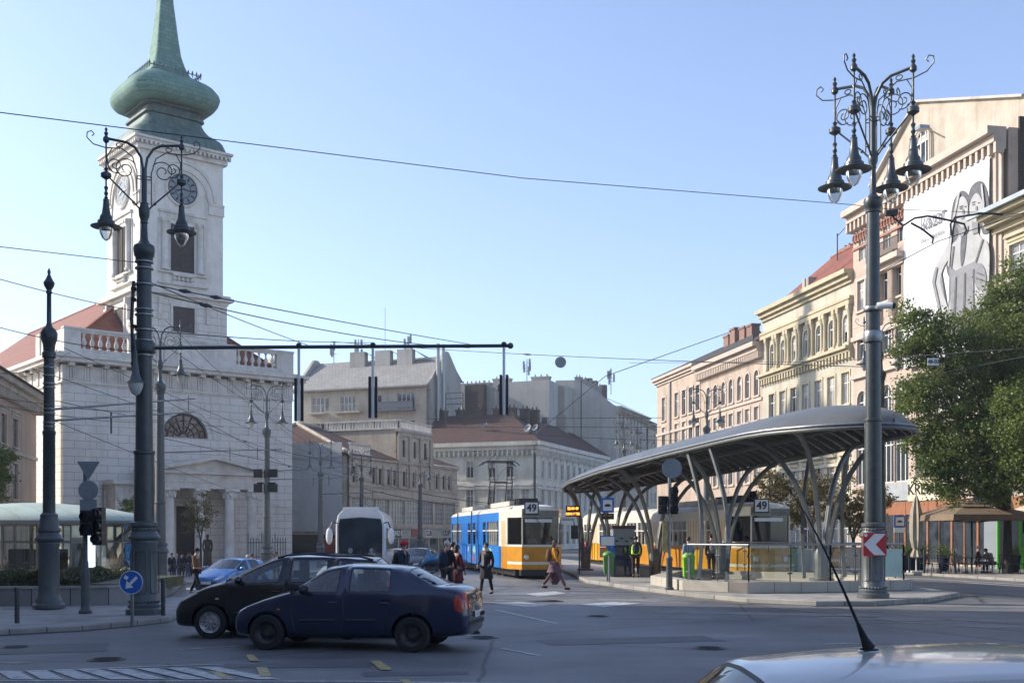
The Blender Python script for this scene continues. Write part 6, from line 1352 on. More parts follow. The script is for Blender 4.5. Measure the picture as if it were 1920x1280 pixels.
    b = MB(); b.box(.1, L, .1, Wd-.1, zA+.3, zA+.35)
    for i in range(int(L/1.1)): b.box(.8+i*1.1, 1.2+i*1.1, 1.5, 1.95, .8, 1.55); 
    b.build('seats', M['t_seat'], t, smooth=0); b = MB(); b.box(L-.35, L-.3, .1, Wd-.1, zA, zC+.1); b.build('cab_bulkhead', M['t_seat'], t, smooth=0)
    return t, fx, zA, zB, zC, zD
M['tglass'] = glassmat('tram_window_glass', (.30,.35,.37), .03, refl=.4); M['t_door'] = mat('tram_yellow_door', (.64,.36,.02), .35, .06, 1); M['t_seat'] = mat('dark_tram_interior', (.05,.05,.05), .7)
ft = Fac(846, 69, (.19,-.98)); Lt = ft.u(951); U = ft.u
its = [(.3, U(860), 'w'), (U(866), U(873), 'w'), (U(879), U(884), 'w'), (U(886), U(893), 'd'), (U(894), U(902), 'w'), (U(908), U(914), 'w'), (U(915), U(920.5), 'd'), (U(921.5), U(949.5)-2.2, 'w')]
its = [q for q in its if q[1] > q[0]+.1]
its = [(.3,2.6,'w'),(3.0,4.2,'w'),(4.5,6.3,'d'),(6.6,7.6,'w'),(8.3,9.3,'w'),(9.6,11.2,'d'),(11.6,12.5,'w'),(12.9,Lt-2.3,'w'),(Lt-1.5,Lt-.3,'d')]
tr, fx, zA, zB, zC, zD = tram(ft, Lt, 'articulated tram 49 with orange front and blue advert wrap, arriving at the crossing', its, True)
b = MB()
for x in (2.8, 7.95): b.box(x-.1, x+.1, -.02, .02, zA, zD+.2)
b.build('articulation', M['black'], tr, smooth=0)
for i, (a_, c_, zl_, zh, m_) in enumerate([(12.9,14.6,.5,1.38,'t_ad'),(14.0,14.5,.5,1.1,'t_adr'),(8.4,9.4,.9,1.38,'t_ad'),(8.5,9.0,.5,.9,'t_adr'),(.4,2.4,.8,1.4,'t_ad'),(3.2,4.1,.5,.8,'sign_w'),(.6,2.0,.45,.78,'t_orange'),(11.7,12.0,1.05,1.3,'sign_w'),(6.8,7.1,1.05,1.3,'sign_w')]):
    w_ = (c_-a_)/2; h_ = (zh-zl_)/2; cx_, cz_ = (a_+c_)/2, (zl_+zh)/2; r_ = random.Random(i); N = 14
    pts = [(cx_+w_*math.cos(k/N*6.283)*r_.uniform(.75,1), cz_+h_*math.sin(k/N*6.283)*r_.uniform(.75,1)) for k in range(N)] if m_ != 'sign_w' else [(a_,zl_),(c_,zl_),(c_,zh),(a_,zh)]
    MB().extr(pts, -.006-.001*i, -.002).build('advert_patch', M[m_], tr, smooth=0)
text('BKK', .2, tr, (11.85,-.02,1.1), UP, M['t_blue'])
b = MB(); cx_ = 9.5*Lt/17.5; cy = 1.15; zb0, zt0 = zD+.5, 5.75
b.box(cx_-.9, cx_+.9, .55, 1.75, zb0-.15, zb0)
for sy in (-.45,.45):
    b.tube([(cx_-.8,cy+sy,zb0),(cx_-.15,cy+sy*1.0,zb0+1.2),(cx_-.5,cy+sy*1.1,zt0-.1)], .035, 5); b.tube([(cx_+.8,cy+sy,zb0),(cx_+1.3,cy+sy,zb0+1.1),(cx_+.5,cy+sy*1.1,zt0-.1)], .035, 5)
b.tube([(cx_-.15,cy-.45,zb0+1.2),(cx_-.15,cy+.45,zb0+1.2)], .03, 5); b.tube([(cx_+1.3,cy-.45,zb0+1.1),(cx_+1.3,cy+.45,zb0+1.1)], .03, 5); b.tube([(cx_-.15,cy-.45,zb0+1.2),(cx_+.5,cy+.5,zt0-.1)], .02, 5)
for dx in (-.5,.5): b.tube([(cx_+dx,cy-1.0,zt0-.2),(cx_+dx,cy-.75,zt0),(cx_+dx,cy+.75,zt0),(cx_+dx,cy+1.0,zt0-.2)], .03, 5)
for sy in (-.5,.5): b.tube([(cx_-.5,cy+sy,zt0-.05),(cx_,cy+sy,zt0+.2),(cx_+.5,cy+sy,zt0-.05)], .02, 5)
b.build('pantograph', M['wire'], tr)
b = MB(); b.tube([(fx-.2,2.3,zC),(fx,2.75,zC),(fx,2.8,zC-.25)], .025, 6); b.box(fx-.05,fx+.05,2.65,2.95,zC-.85,zC-.25); b.build('wing_mirror', M['black'], tr)
b = MB(); b.tube([(fx+.12,.98,zC+.1),(fx+.16,1.5,zC-.55)], .014, 4); b.tube([(fx+.16,1.5,zC-.8),(fx+.16,1.35,zB+.12)], .014, 4); b.build('wiper', M['black'], tr)
ft2 = Fac(1093, 72.5, (.173,-.985)); Lt2 = ft2.u(1368)
it2 = []; x = .3
while x < Lt2-2.6:
    it2.append((x, min(x+1.9, Lt2-2.3), 'w')); x += 2.15
    if len(it2) % 3 == 1 and x < Lt2-4: it2.append((x, x+1.5, 'd')); x += 1.75
it2.append((Lt2-1.5,Lt2-.3,'d'))
tr2, *_ = tram(ft2, Lt2, 'yellow and cream tram 49 with magenta adverts standing behind the shelter arms', it2, False)
for a_ in (.55, 6.8, 10.2, 15.4, 20.0):
    if a_ < Lt2-3: MB().box(a_, a_+1.3, -.012, -.002, .85, 1.38).build('advert_panel', M['magenta'], tr2, smooth=0); MB().box(a_+.25, a_+.75, -.018, -.013, 1.0, 1.25).build('advert_panel', mat('pale_pink_print', (.8,.5,.6), .5), tr2, smooth=0)
MB().box(-.05,-.002,.5,1.8,.85,1.38).build('advert_panel', M['magenta'], tr2, smooth=0)
# ---------------------------------------------------------------- cars
def sect(rows, side=1): return rows
def carpaint(name, c, c2=None):
    m = bpy.data.materials.new(name); m.use_nodes = True; n = m.node_tree.nodes; L = m.node_tree.links; b = n['Principled BSDF']
    b.inputs['Metallic'].default_value = .2; b.inputs['Roughness'].default_value = .3; b.inputs['Specular IOR Level'].default_value = .3; b.inputs['Coat Weight'].default_value = 1.0; b.inputs['Coat Roughness'].default_value = .05
    tc = n.new('ShaderNodeTexCoord'); q = n.new('ShaderNodeTexNoise'); q.inputs['Scale'].default_value = 2.5; q.inputs['Detail'].default_value = 8; L.new(tc.outputs['Object'], q.inputs[0])
    sp_ = n.new('ShaderNodeSeparateXYZ'); L.new(tc.outputs['Object'], sp_.inputs[0]); mr = n.new('ShaderNodeMapRange'); mr.inputs[1].default_value = .55; mr.inputs[2].default_value = .2; L.new(sp_.outputs[2], mr.inputs[0])
    mu = n.new('ShaderNodeMath'); mu.operation = 'MULTIPLY'; L.new(mr.outputs[0], mu.inputs[0]); L.new(q.outputs[0], mu.inputs[1])
    mx = n.new('ShaderNodeMixRGB'); mx.inputs[1].default_value = tuple(c)+(1,); mx.inputs[2].default_value = tuple(q*.8+.008 for q in c)+(1,); L.new(mu.outputs[0], mx.inputs[0]); L.new(mx.outputs[0], b.inputs['Base Color'])
    r2 = n.new('ShaderNodeMapRange'); r2.inputs[3].default_value = .03; r2.inputs[4].default_value = .11; L.new(q.outputs[0], r2.inputs[0]); L.new(r2.outputs[0], b.inputs['Coat Roughness']); return m
M['cglass'] = glassmat('car_glass', (.74,.80,.80), .02, refl=.4); M['trim'] = mat('black_window_trim', (.01,.01,.011), .5, .05); M['chrome'] = mat('chrome', (.6,.6,.6), .12, .03, metal=1.)
M['lamp_r'] = mat('red_tail_lamp', (.42,.015,.012), .12, .15, 12, coat=.6); M['lamp_o'] = mat('orange_lamp', (.6,.16,.02), .15, .1, coat=.5); M['lamp_w'] = mat('headlamp_glass', (.55,.57,.58), .08, .15, 20, coat=.8, metal=.5)
M['rim_k'] = mat('black_steel_rim', (.03,.03,.032), .45, .1); M['rim_s'] = mat('silver_wheel_trim', (.55,.56,.57), .3, .06, metal=.7); M['tyre'] = mat('tyre_rubber', (.016,.016,.017), .75, .15, 8)
SPEC = {}
# station: (xlow, [(z,y) x3], (x,z,y) belt, (x,z,y) rail, (x,z) centre)
SPEC['sedan'] = dict(L=4.17, ax=(.74,3.20), r=.293, st=[
 (.08, [(.22,.50),(.34,.56),(.5,.58)], (.09,.58,.56), (.12,.64,.46), (.05,.64)),
 (.16, [(.20,.72),(.33,.77),(.52,.78)], (.26,.68,.75), (.34,.735,.58), (.22,.725)),
 (.74, [(.19,.74),(.32,.81),(.56,.83)], (.74,.84,.80), (.76,.89,.66), (.74,.915)),
 (1.12,[(.19,.74),(.32,.81),(.56,.83)], (1.10,.935,.81), (1.16,.975,.73), (1.0,1.0)),
 (1.62,[(.19,.74),(.32,.81),(.56,.83)], (1.50,.94,.815), (1.70,1.335,.60), (1.62,1.385)),
 (2.02,[(.19,.74),(.32,.81),(.56,.83)], (1.98,.945,.815), (2.00,1.395,.595), (2.02,1.44)),
 (2.10,[(.19,.74),(.32,.81),(.56,.83)], (2.10,.95,.815), (2.10,1.40,.595), (2.10,1.443)),
 (2.82,[(.19,.74),(.32,.81),(.56,.83)], (2.88,.965,.815), (2.84,1.375,.58), (2.80,1.425)),
 (3.12,[(.20,.74),(.33,.81),(.57,.83)], (3.20,.99,.80), (3.06,1.325,.575), (3.04,1.38)),
 (3.55,[(.22,.74),(.35,.80),(.6,.82)], (3.56,1.03,.785), (3.56,1.075,.66), (3.66,1.085)),
 (4.00,[(.26,.72),(.38,.76),(.6,.78)], (4.00,1.0,.74), (3.98,1.075,.60), (4.02,1.10)),
 (4.13,[(.30,.66),(.42,.72),(.6,.73)], (4.10,.78,.68), (4.11,.84,.55), (4.15,.84))],
 glass={'side_window':[(3,4,'s'),(4,5,'s')], 'rear_side_window':[(6,7,'s')], 'windscreen':[(3,4,'t')], 'rear_screen':[(8,9,'t')]})
SPEC['wagon'] = dict(L=4.55, ax=(.86,3.50), r=.315, st=[
 (.08, [(.22,.50),(.36,.56),(.5,.58)], (.10,.62,.56), (.16,.68,.46), (.06,.66)),
 (.18, [(.20,.74),(.35,.80),(.55,.81)], (.32,.78,.77), (.42,.84,.58), (.26,.82)),
 (.82, [(.19,.76),(.34,.84),(.6,.86)], (.76,.96,.82), (.80,1.01,.68), (.74,1.035)),
 (1.2, [(.19,.76),(.34,.84),(.6,.86)], (1.12,1.03,.84), (1.12,1.07,.76), (.95,1.10)),
 (1.9, [(.19,.76),(.34,.84),(.6,.86)], (1.75,1.04,.845), (2.02,1.49,.64), (1.92,1.55)),
 (2.25,[(.19,.76),(.34,.84),(.6,.86)], (2.22,1.045,.845), (2.28,1.545,.635), (2.25,1.60)),
 (2.36,[(.19,.76),(.34,.84),(.6,.86)], (2.34,1.05,.845), (2.38,1.55,.635), (2.36,1.605)),
 (3.15,[(.19,.76),(.34,.84),(.6,.86)], (3.15,1.06,.845), (3.14,1.545,.63), (3.15,1.60)),
 (3.27,[(.19,.76),(.34,.84),(.6,.86)], (3.27,1.065,.845), (3.25,1.54,.63), (3.27,1.595)),
 (4.1, [(.2,.76),(.35,.83),(.6,.85)], (4.2,1.09,.82), (4.0,1.48,.60), (4.0,1.54)),
 (4.4, [(.26,.74),(.4,.79),(.6,.81)], (4.42,1.08,.76), (4.40,1.12,.64), (4.45,1.14)),
 (4.52,[(.30,.68),(.44,.74),(.6,.75)], (4.50,.80,.70), (4.50,.86,.55), (4.54,.86))],
 glass={'side_window':[(3,4,'s'),(4,5,'s')], 'rear_side_window':[(6,7,'s')], 'quarter_window':[(8,9,'s')], 'windscreen':[(3,4,'t')], 'rear_screen':[(9,10,'t')]})
SPEC['hatch'] = dict(L=3.9, ax=(.76,3.25), r=.30, st=[
 (.08, [(.22,.50),(.34,.56),(.5,.58)], (.10,.60,.56), (.15,.66,.46), (.06,.66)),
 (.17, [(.20,.74),(.33,.79),(.52,.80)], (.30,.74,.76), (.40,.80,.58), (.26,.79)),
 (.70, [(.19,.76),(.32,.83),(.56,.85)], (.70,.90,.81), (.74,.95,.67), (.70,.98)),
 (1.08,[(.19,.76),(.32,.83),(.56,.85)], (1.04,.97,.83), (1.05,1.02,.75), (.88,1.05)),
 (1.7, [(.19,.76),(.32,.83),(.56,.85)], (1.52,.98,.835), (1.80,1.40,.62), (1.72,1.46)),
 (2.05,[(.19,.76),(.32,.83),(.56,.85)], (2.02,.99,.835), (2.05,1.44,.615), (2.05,1.50)),
 (2.15,[(.19,.76),(.32,.83),(.56,.85)], (2.15,.995,.835), (2.15,1.445,.615), (2.15,1.505)),
 (2.85,[(.19,.76),(.32,.83),(.56,.85)], (2.95,1.02,.83), (2.85,1.415,.60), (2.85,1.485)),
 (3.3, [(.20,.76),(.33,.82),(.57,.84)], (3.4,1.04,.81), (3.3,1.36,.585), (3.32,1.43)),
 (3.7, [(.24,.74),(.36,.79),(.6,.81)], (3.72,1.02,.77), (3.64,1.07,.66), (3.70,1.09)),
 (3.86,[(.28,.68),(.40,.74),(.6,.75)], (3.83,.78,.70), (3.84,.84,.55), (3.88,.84))],
 glass={'side_window':[(3,4,'s'),(4,5,'s')], 'rear_side_window':[(6,7,'s')], 'windscreen':[(3,4,'t')], 'rear_screen':[(8,9,'t')]})
from mathutils.bvhtree import BVHTree
def ev(o): return bpy.data.meshes.new_from_object(o.evaluated_get(bpy.context.evaluated_depsgraph_get()))
CB = {}
def carbody(kind):
    if kind in CB: return CB[kind]
    sp_ = SPEC[kind]; rowsY = []; vs = []; half = []
    for xl, lo_, be, ra, ce in sp_['st']:
        r_ = [(xl,0.,lo_[0][0]-.02), (xl,lo_[0][1],lo_[0][0]), (xl,lo_[1][1],lo_[1][0]), (xl,lo_[2][1],lo_[2][0]), (be[0],be[2],be[1]), (ra[0],ra[2],ra[1]), ((ra[0]*.35+ce[0]*.65),ra[2]*.55,ra[1]*.25+ce[1]*.75), (ce[0],0.,ce[1])]
        half.append(r_)
    NR = 14
    for r_ in half:
        vs += r_ + [(q[0],-q[1],q[2]) for q in r_[6:0:-1]]
    fs = []; mi = []
    N = len(half); gmap = {}
    names = list(sp_['glass'].keys())
    for gi, nm in enumerate(names):
        for (a_, c_, k) in sp_['glass'][nm]:
            for j in ((4,) if k == 's' else (5,6)): gmap[(a_, j)] = gi+1; gmap[(a_, 13-j)] = gi+1
    for i in range(N-1):
        for j in range(NR): fs.append((i*NR+j, i*NR+(j+1)%NR, (i+1)*NR+(j+1)%NR, (i+1)*NR+j)); mi.append(gmap.get((i,j),0))
    fs.append(tuple(range(NR-1,-1,-1))); mi.append(0); fs.append(tuple((N-1)*NR+j for j in range(NR))); mi.append(0)
    me = bpy.data.meshes.new('car'); me.from_pydata(vs, [], fs)
    for k in range(8): me.materials.append(M['trim'])
    me.polygons.foreach_set('material_index', mi); bm = bmesh.new(); bm.from_mesh(me); bmesh.ops.recalc_face_normals(bm, faces=bm.faces[:])
    cl = bm.edges.layers.float.new('crease_edge')
    vset = set(); vl = bm.verts.layers.float.new('crease_vert')
    for e in bm.edges:
        ms = set(f_.material_index for f_ in e.link_faces)
        if len(ms) > 1: e[cl] = .92; [vset.add(v) for v in e.verts]
        zs = [v.co.z for v in e.verts]; js = [v.index % NR for v in e.verts]
        if js[0] == js[1] and js[0] in (4, 10): e[cl] = max(e[cl], .3)
    for v in vset: v[vl] = .45
    bm.to_mesh(me); bm.free()
    o = bpy.data.objects.new('tmp', me); COL.objects.link(o)
    s_ = o.modifiers.new('s', 'SUBSURF'); s_.levels = 3; s_.render_levels = 3
    cut = MB()
    for ax in sp_['ax']:
        for sg_ in (-1, 1): cut.M = Matrix.Translation((ax, sg_*.80, sp_['r']+.01)) @ Matrix.Rotation(R(90),4,'X'); cut.lathe([(sp_['r']+.055,-.3),(sp_['r']+.055,.3)], 36)
    cut.M = None; co = bpy.data.objects.new('cut', cut.mesh('cut', M['trim'], 0)); COL.objects.link(co)
    bo = o.modifiers.new('b', 'BOOLEAN'); bo.object = co; bo.operation = 'DIFFERENCE'; bo.solver = 'EXACT'
    bpy.context.view_layer.update(); me2 = ev(o); bpy.data.objects.remove(o); bpy.data.objects.remove(co)
    bm = bmesh.new(); bm.from_mesh(me2); bm.faces.ensure_lookup_table()
    for gi, nm in enumerate(names):
        fc_ = [f_ for f_ in bm.faces if f_.material_index == gi+1]
        r_ = bmesh.ops.inset_region(bm, faces=fc_, thickness=.020, depth=0, use_boundary=True, use_even_offset=True)
        for f_ in r_['faces']: f_.material_index = 0
        fc_ = [f_ for f_ in bm.faces if f_.material_index == gi+1]
        r_ = bmesh.ops.inset_region(bm, faces=fc_, thickness=.022, depth=-.004, use_boundary=True, use_even_offset=True)
        for f_ in r_['faces']: f_.material_index = 7
    for f_ in bm.faces: f_.smooth = True
    bvh = BVHTree.FromBMesh(bm); parts = []
    def sub(pred):
        b2 = bm.copy(); bmesh.ops.delete(b2, geom=[f_ for f_ in b2.faces if not pred(f_)], context='FACES'); m_ = bpy.data.meshes.new('p'); b2.to_mesh(m_); b2.free(); m_.materials.clear(); 
        m_.polygons.foreach_set('material_index', [0]*len(m_.polygons)); m_.set_sharp_from_angle(angle=R(32)); return m_
    body = sub(lambda f_: f_.material_index == 0); trim = sub(lambda f_: f_.material_index == 7)
    for gi, nm in enumerate(names):
        if nm in ('windscreen','rear_screen'): parts.append((nm, sub(lambda f_: f_.material_index == gi+1)))
        else:
            for s2 in (-1,1): parts.append((nm, sub(lambda f_: f_.material_index == gi+1 and f_.calc_center_median().y*s2 > 0)))
    bm.free(); CB[kind] = (body, trim, parts, bvh, sp_); return CB[kind]
def proj(bvh, x, y, z, ax='y', sg_=-1, off=.003):
    if ax == 'y': o_ = Vector((x, sg_*3, z)); d_ = Vector((0,-sg_,0))
    elif ax == 'x': o_ = Vector((sg_*6 if sg_ > 0 else -2, y, z)); d_ = Vector((-sg_,0,0))
    else: o_ = Vector((x, y, 4)); d_ = Vector((0,0,-1))
    h = bvh.ray_cast(o_, d_)
    return (h[0] - d_*off) if h[0] else None
def seam(mb, bvh, pts, ax='y', sg_=-1, r=.0065, k=6):
    out = []
    for a_, c_ in zip(pts, pts[1:]):
        for i in range(k):
            q = i/k; x = a_[0]+(c_[0]-a_[0])*q; z = a_[1]+(c_[1]-a_[1])*q; p_ = proj(bvh, x if ax != 'x' else 0, x if ax == 'x' else z, z, ax, sg_, 0); 
            if p_: out.append(p_)
    if len(out) > 2: mb.tube(out, r, 4)
def patch(name, mt, parent, bvh, poly2, ax='y', sg_=-1, off=.006, cuts=3):
    bm = bmesh.new(); vv = [bm.verts.new((p_[0], p_[1], 0)) for p_ in poly2]; f_ = bm.faces.new(vv); bmesh.ops.triangulate(bm, faces=bm.faces[:]); bmesh.ops.subdivide_edges(bm, edges=bm.edges[:], cuts=cuts, use_grid_fill=True); bmesh.ops.triangulate(bm, faces=bm.faces[:])
    for v in bm.verts:
        p_ = proj(bvh, v.co.x, v.co.x if ax == 'x' else v.co.y, v.co.y, ax, sg_, off) if ax != 'z' else proj(bvh, v.co.x, v.co.y, 0, 'z', 1, off)
        if p_ is None: p_ = Vector((v.co.x, 0, v.co.y)) if ax == 'y' else Vector((0, v.co.x, v.co.y))
        v.co = p_
    for f_ in bm.faces: f_.smooth = True
    bmesh.ops.recalc_face_normals(bm, faces=bm.faces[:]); me = bpy.data.meshes.new(name); bm.to_mesh(me); bm.free(); me.materials.append(mt); return link(name, me, parent)
def wheelmesh(r, rim, kind):
    t_ = MB(); t_.M = Matrix.Rotation(R(90),4,'X'); w_ = .095
    t_.lathe([(r*.60,-w_*.7),(r*.66,-w_),(r*.93,-w_),(r*.985,-w_*.8),(r,-w_*.4),(r,w_*.4),(r*.985,w_*.8),(r*.93,w_),(r*.66,w_),(r*.60,w_*.7)], 36, cap=False)
    g = MB(); g.M = t_.M
    g.lathe([(r*.02,w_*.35),(r*.2,w_*.4),(r*.22,w_*.15),(r*.42,w_*.0),(r*.5,w_*.35),(r*.60,w_*.5),(r*.64,w_*.98),(r*.60,w_*.9)], 36, cap=False); g.lathe([(r*.62,-w_*.6),(.01,-w_*.6)], 20, cap=False)
    if kind == 'spokes':
        for k in range(9):
            a_ = 2*math.pi*k/9; c, s_ = math.cos(a_), math.sin(a_)
            for dd in (-.12,.12): g.bar((c*r*.12,s_*r*.12,w_*.75), (math.cos(a_+dd)*r*.60, math.sin(a_+dd)*r*.60, w_*.85), .014, .012)
        g.lathe([(r*.14,w_*.6),(r*.12,w_*.85),(.01,w_*.9)], 16, cap=False)
    else:
        for k in range(8): a_ = 2*math.pi*k/8; g.lathe([(.018,w_*.2),(.014,w_*.42)], 8, (math.cos(a_)*r*.36, math.sin(a_)*r*.36, 0))
    return t_.mesh('tyre', M['tyre'], 30), g.mesh('rim', rim, 35)
def car(kind, label, paint, loc, rot, rim='rim_k', rk='steel', seats=True, cat='car', name='parked_car', detail=True):
    """nose at -x; origin under the middle of the wheelbase"""
    body, trim, parts, bvh, sp_ = carbody(kind); xm = sum(sp_['ax'])/2
    t = thing(name, label, cat, loc, rot); H = bpy.data.objects.new; off = Vector((-xm,0,0))
    def add(nm, me, mt, par=None):
        me = me.copy(); me.materials.clear(); me.materials.append(mt); o = link(nm, me, par or t, off if par is None else None); return o
    bo = add('body', body, paint); add('window_trim', trim, M['trim'])
    for nm, me in parts: add(nm, me, M['cglass'])
    r = sp_['r']; tm_, rm_ = wheelmesh(r, M[rim], rk)
    for ax in sp_['ax']:
        for s_ in (-1, 1):
            wo = link('wheel', tm_, t, (ax-xm, s_*.745, r), R(180) if s_ > 0 else 0); link('rim', rm_, wo)
    L = sp_['L']; st = sp_['st']
    b = MB(); b.M = Matrix.Translation(off); b.box(.9, L-.5, -.66, .66, .24, .34); b.box(1.15, 1.45, -.68, .68, .5, .90); b.box(L-.9, L-.45, -.6,.6,.34,.85)
    b.build('interior_floor', M['dark'], t, smooth=0)
    if seats:
        for x_, n_ in ((2.0, 2), (2.95 if kind != 'wagon' else 3.0, 2)):
            for s_ in (-.36,.36):
                b = MB(); b.M = Matrix.Translation(off); b.box(x_-.5, x_, s_-.24, s_+.24, .34, .58); b.add([(x_-.02,s_-.23,.5),(x_-.02,s_+.23,.5),(x_+.22,s_+.2,1.10),(x_+.22,s_-.2,1.10),(x_+.12,s_-.23,.5),(x_+.12,s_+.23,.5),(x_+.32,s_+.2,1.10),(x_+.32,s_-.2,1.10)], [(0,1,2,3),(7,6,5,4),(0,3,7,4),(1,5,6,2),(3,2,6,7)]); b.box(x_+.2, x_+.3, s_-.12, s_+.12, 1.12, 1.27)
                b.build('seat', M['seatg'], t, smooth=30)
        b = MB(); b.M = Matrix.Translation(off + Vector((1.55,.36 if True else 0,.92))) @ Matrix.Rotation(R(-65),4,'Y'); b.M = Matrix.Translation(off + Vector((1.58,-.36,.93))) @ Matrix.Rotation(R(-62),4,'Y'); b.tube([(math.cos(k*.3927)*.18, math.sin(k*.3927)*.18, 0) for k in range(16)], .017, 6, closed=True); b.box(-.02,.02,-.17,.17,-.01,.01); b.build('steering_wheel', M['black'], t)
    if detail:
        sm = MB()
        xA, xB, xC = st[3][2][0]+.08, st[5][2][0]+.06, st[7][2][0]-.02; bz = st[4][2][1]; rz = sp_['ax'][1]
        for sg_ in (-1,1):
            seam(sm, bvh, [(xA+.02,bz-.01),(xA-.02,.62),(xA+.06,.28)], 'y', sg_); seam(sm, bvh, [(xB,bz-.02),(xB+.02,.6),(xB-.02,.27)], 'y', sg_)
            seam(sm, bvh, [(xC+.02,bz-.02),(xC-.06,.66),(rz-.42,.5),(rz-.5,.27)], 'y', sg_); seam(sm, bvh, [(xA+.06,.27),(rz-.5,.27)], 'y', sg_)
        seam(sm, bvh, [(-.66,st[0][2][1]+.12),(.66,st[0][2][1]+.12)], 'x', -1); seam(sm, bvh, [(-.6,.62),(.6,.62)], 'x', 1)
        sm.M = None; o = sm.build('panel_gaps', M['trim'], t); o.location = off
        for sg_ in (-1,1):
            b = MB()
            seam(b, bvh, [(xA+.12,.50),(xB-.02,.515)], 'y', sg_, .02); b.build('side_strip', M['black'], t).location = off
            b = MB(); seam(b, bvh, [(xB+.06,.515),(rz-.5,.525)], 'y', sg_, .02); b.build('side_strip', M['black'], t).location = off
            for hx in (xB-.16, xC-.12):
                p_ = proj(bvh, hx, 0, bz-.14, 'y', sg_, .012)
                if p_: b = MB(); b.sph(tuple(p_), (.085,.018,.02), 10, 6); b.build('door_handle', paint, t).location = off
            p_ = Vector((st[3][2][0]+.32, sg_*.93, bz+.08)); b = MB(); b.sph(tuple(p_), (.07,.12,.085), 12, 8); b.tube([tuple(p_+Vector((0,-sg_*.1,-.05))), (p_.x+.02, sg_*.80, bz-.01)], .03, 6); b.build('door_mirror', M['black'] if kind == 'sedan' else paint, t).location = off
    return t, bvh, off, sp_, bo
M['seatg'] = mat('grey_seat_cloth', (.05,.05,.055), .9, .2, 8)
M['navy'] = carpaint('navy_blue_paint', (.009,.017,.052)); M['blackp'] = carpaint('black_car_paint', (.006,.007,.009)); M['bluep'] = carpaint('bright_blue_paint', (.05,.24,.60)); M['silver'] = carpaint('silver_grey_paint', (.50,.50,.48)); M['whitep'] = carpaint('white_car_paint', (.6,.6,.6)); M['redp'] = carpaint('dark_red_paint', (.2,.015,.015))
# navy saloon
a_ = Vector((-4.17,19.60)); c_ = Vector((-1.74,19.17)); mid = (a_+c_)/2; hd_ = math.atan2(c_.y-a_.y, c_.x-a_.x); nrm = Vector((-math.sin(hd_), math.cos(hd_)))
cm = mid + nrm*.80
t, bvh, off, sp_, bo = car('sedan', 'dark navy saloon with black steel wheels and a bulging boot, nearest car turning left', M['navy'], (cm.x, cm.y, 0), hd_, name='saloon_car'); t.scale = (1.05,1.03,1.03)
for o_ in (1,-1):
    s_ = o_
    patch('tail_lamp', M['lamp_r'], t, bvh, [(3.88,.86),(3.95,1.02),(4.06,1.0),(4.09,.76),(4.0,.66),(3.90,.70)], 'y', s_).location = off
    patch('tail_lamp', M['lamp_r'], t, bvh, [(s_*.50,.72),(s_*.70,.70),(s_*.72,1.0),(s_*.52,.97)], 'x', 1).location = off
    patch('headlamp', M['lamp_w'], t, bvh, [(.16,.56),(.42,.74),(.34,.76),(.18,.68)], 'y', s_).location = off
    patch('headlamp', M['lamp_w'], t, bvh, [(s_*.42,.55),(s_*.68,.56),(s_*.66,.67),(s_*.42,.64)], 'x', -1).location = off
    p_ = proj(bvh, .95, 0, .68, 'y', s_, .004); MB().sph(tuple(p_), (.03,.008,.014), 8, 6).build('side_repeater', M['lamp_o'], t).location = off
pp = patch('number_plate', M['sign_w'], t, bvh, [(-.26,.55),(.26,.55),(.26,.66),(-.26,.66)], 'x', 1, .012); pp.location = off
text('LPW 620', .10, t, (4.195-(sp_['ax'][0]+sp_['ax'][1])/2, 0, .605), (R(90),0,R(90)), M['sign_k'], xs=.9)
patch('boot_badge', M['chrome'], t, bvh, [(-.05,.86),(.05,.86),(.05,.95),(-.05,.95)], 'x', 1, .01, 1).location = off
patch('rear_bumper_strip', M['black'], t, bvh, [(-.6,.44),(.6,.44),(.6,.50),(-.6,.50)], 'x', 1, .012).location = off
b = MB(); b.tube([(3.9,.35,.24),(4.08,.35,.24)], .03, 10); b.build('exhaust', M['steel'], t).location = off
patch('fuel_flap', M['navy'], t, bvh, [(3.42,.78),(3.56,.78),(3.56,.92),(3.42,.92)], 'y', -1, .003).location = off
# black estate
a_ = Vector(((381-CX)/F*21.7, 21.7)); hd_ = R(-3); nrm = Vector((-math.sin(hd_), math.cos(hd_))); fw = Vector((math.cos(hd_), math.sin(hd_)))
cm = a_ + fw*1.46 + nrm*.8
t, bvh, off, sp_, bo = car('wagon', 'black estate car with silver spoked wheel trims and roof rails, behind the navy saloon', M['blackp'], (cm.x, cm.y, gz(cm.x,cm.y)), hd_, 'rim_s', 'spokes', name='estate_car')
for s_ in (1,-1):
    b = MB(); pts = [proj(bvh, x, s_*.56, 0, 'z', 1, .05) for x in (2.1,2.3,2.7,3.2,3.7,3.95)]; pts[0].z -= .04; pts[-1].z -= .04; b.tube(pts, .02, 8); b.build('roof_rail', M['black'], t).location = off
    patch('headlamp', M['lamp_w'], t, bvh, [(.2,.66),(.62,.86),(.5,.88),(.24,.78)], 'y', s_).location = off
    patch('bumper_reflector', M['lamp_o'], t, bvh, [(.10,.50),(.17,.50),(.17,.56),(.10,.56)], 'y', s_).location = off
    patch('tail_lamp', M['lamp_r'], t, bvh, [(4.25,.8),(4.42,.8),(4.36,1.3),(4.25,1.2)], 'y', s_).location = off
    p_ = proj(bvh, 1.0, 0, .76, 'y', s_, .004); MB().sph(tuple(p_), (.04,.008,.018), 8, 6).build('side_repeater', M['lamp_w'], t).location = off
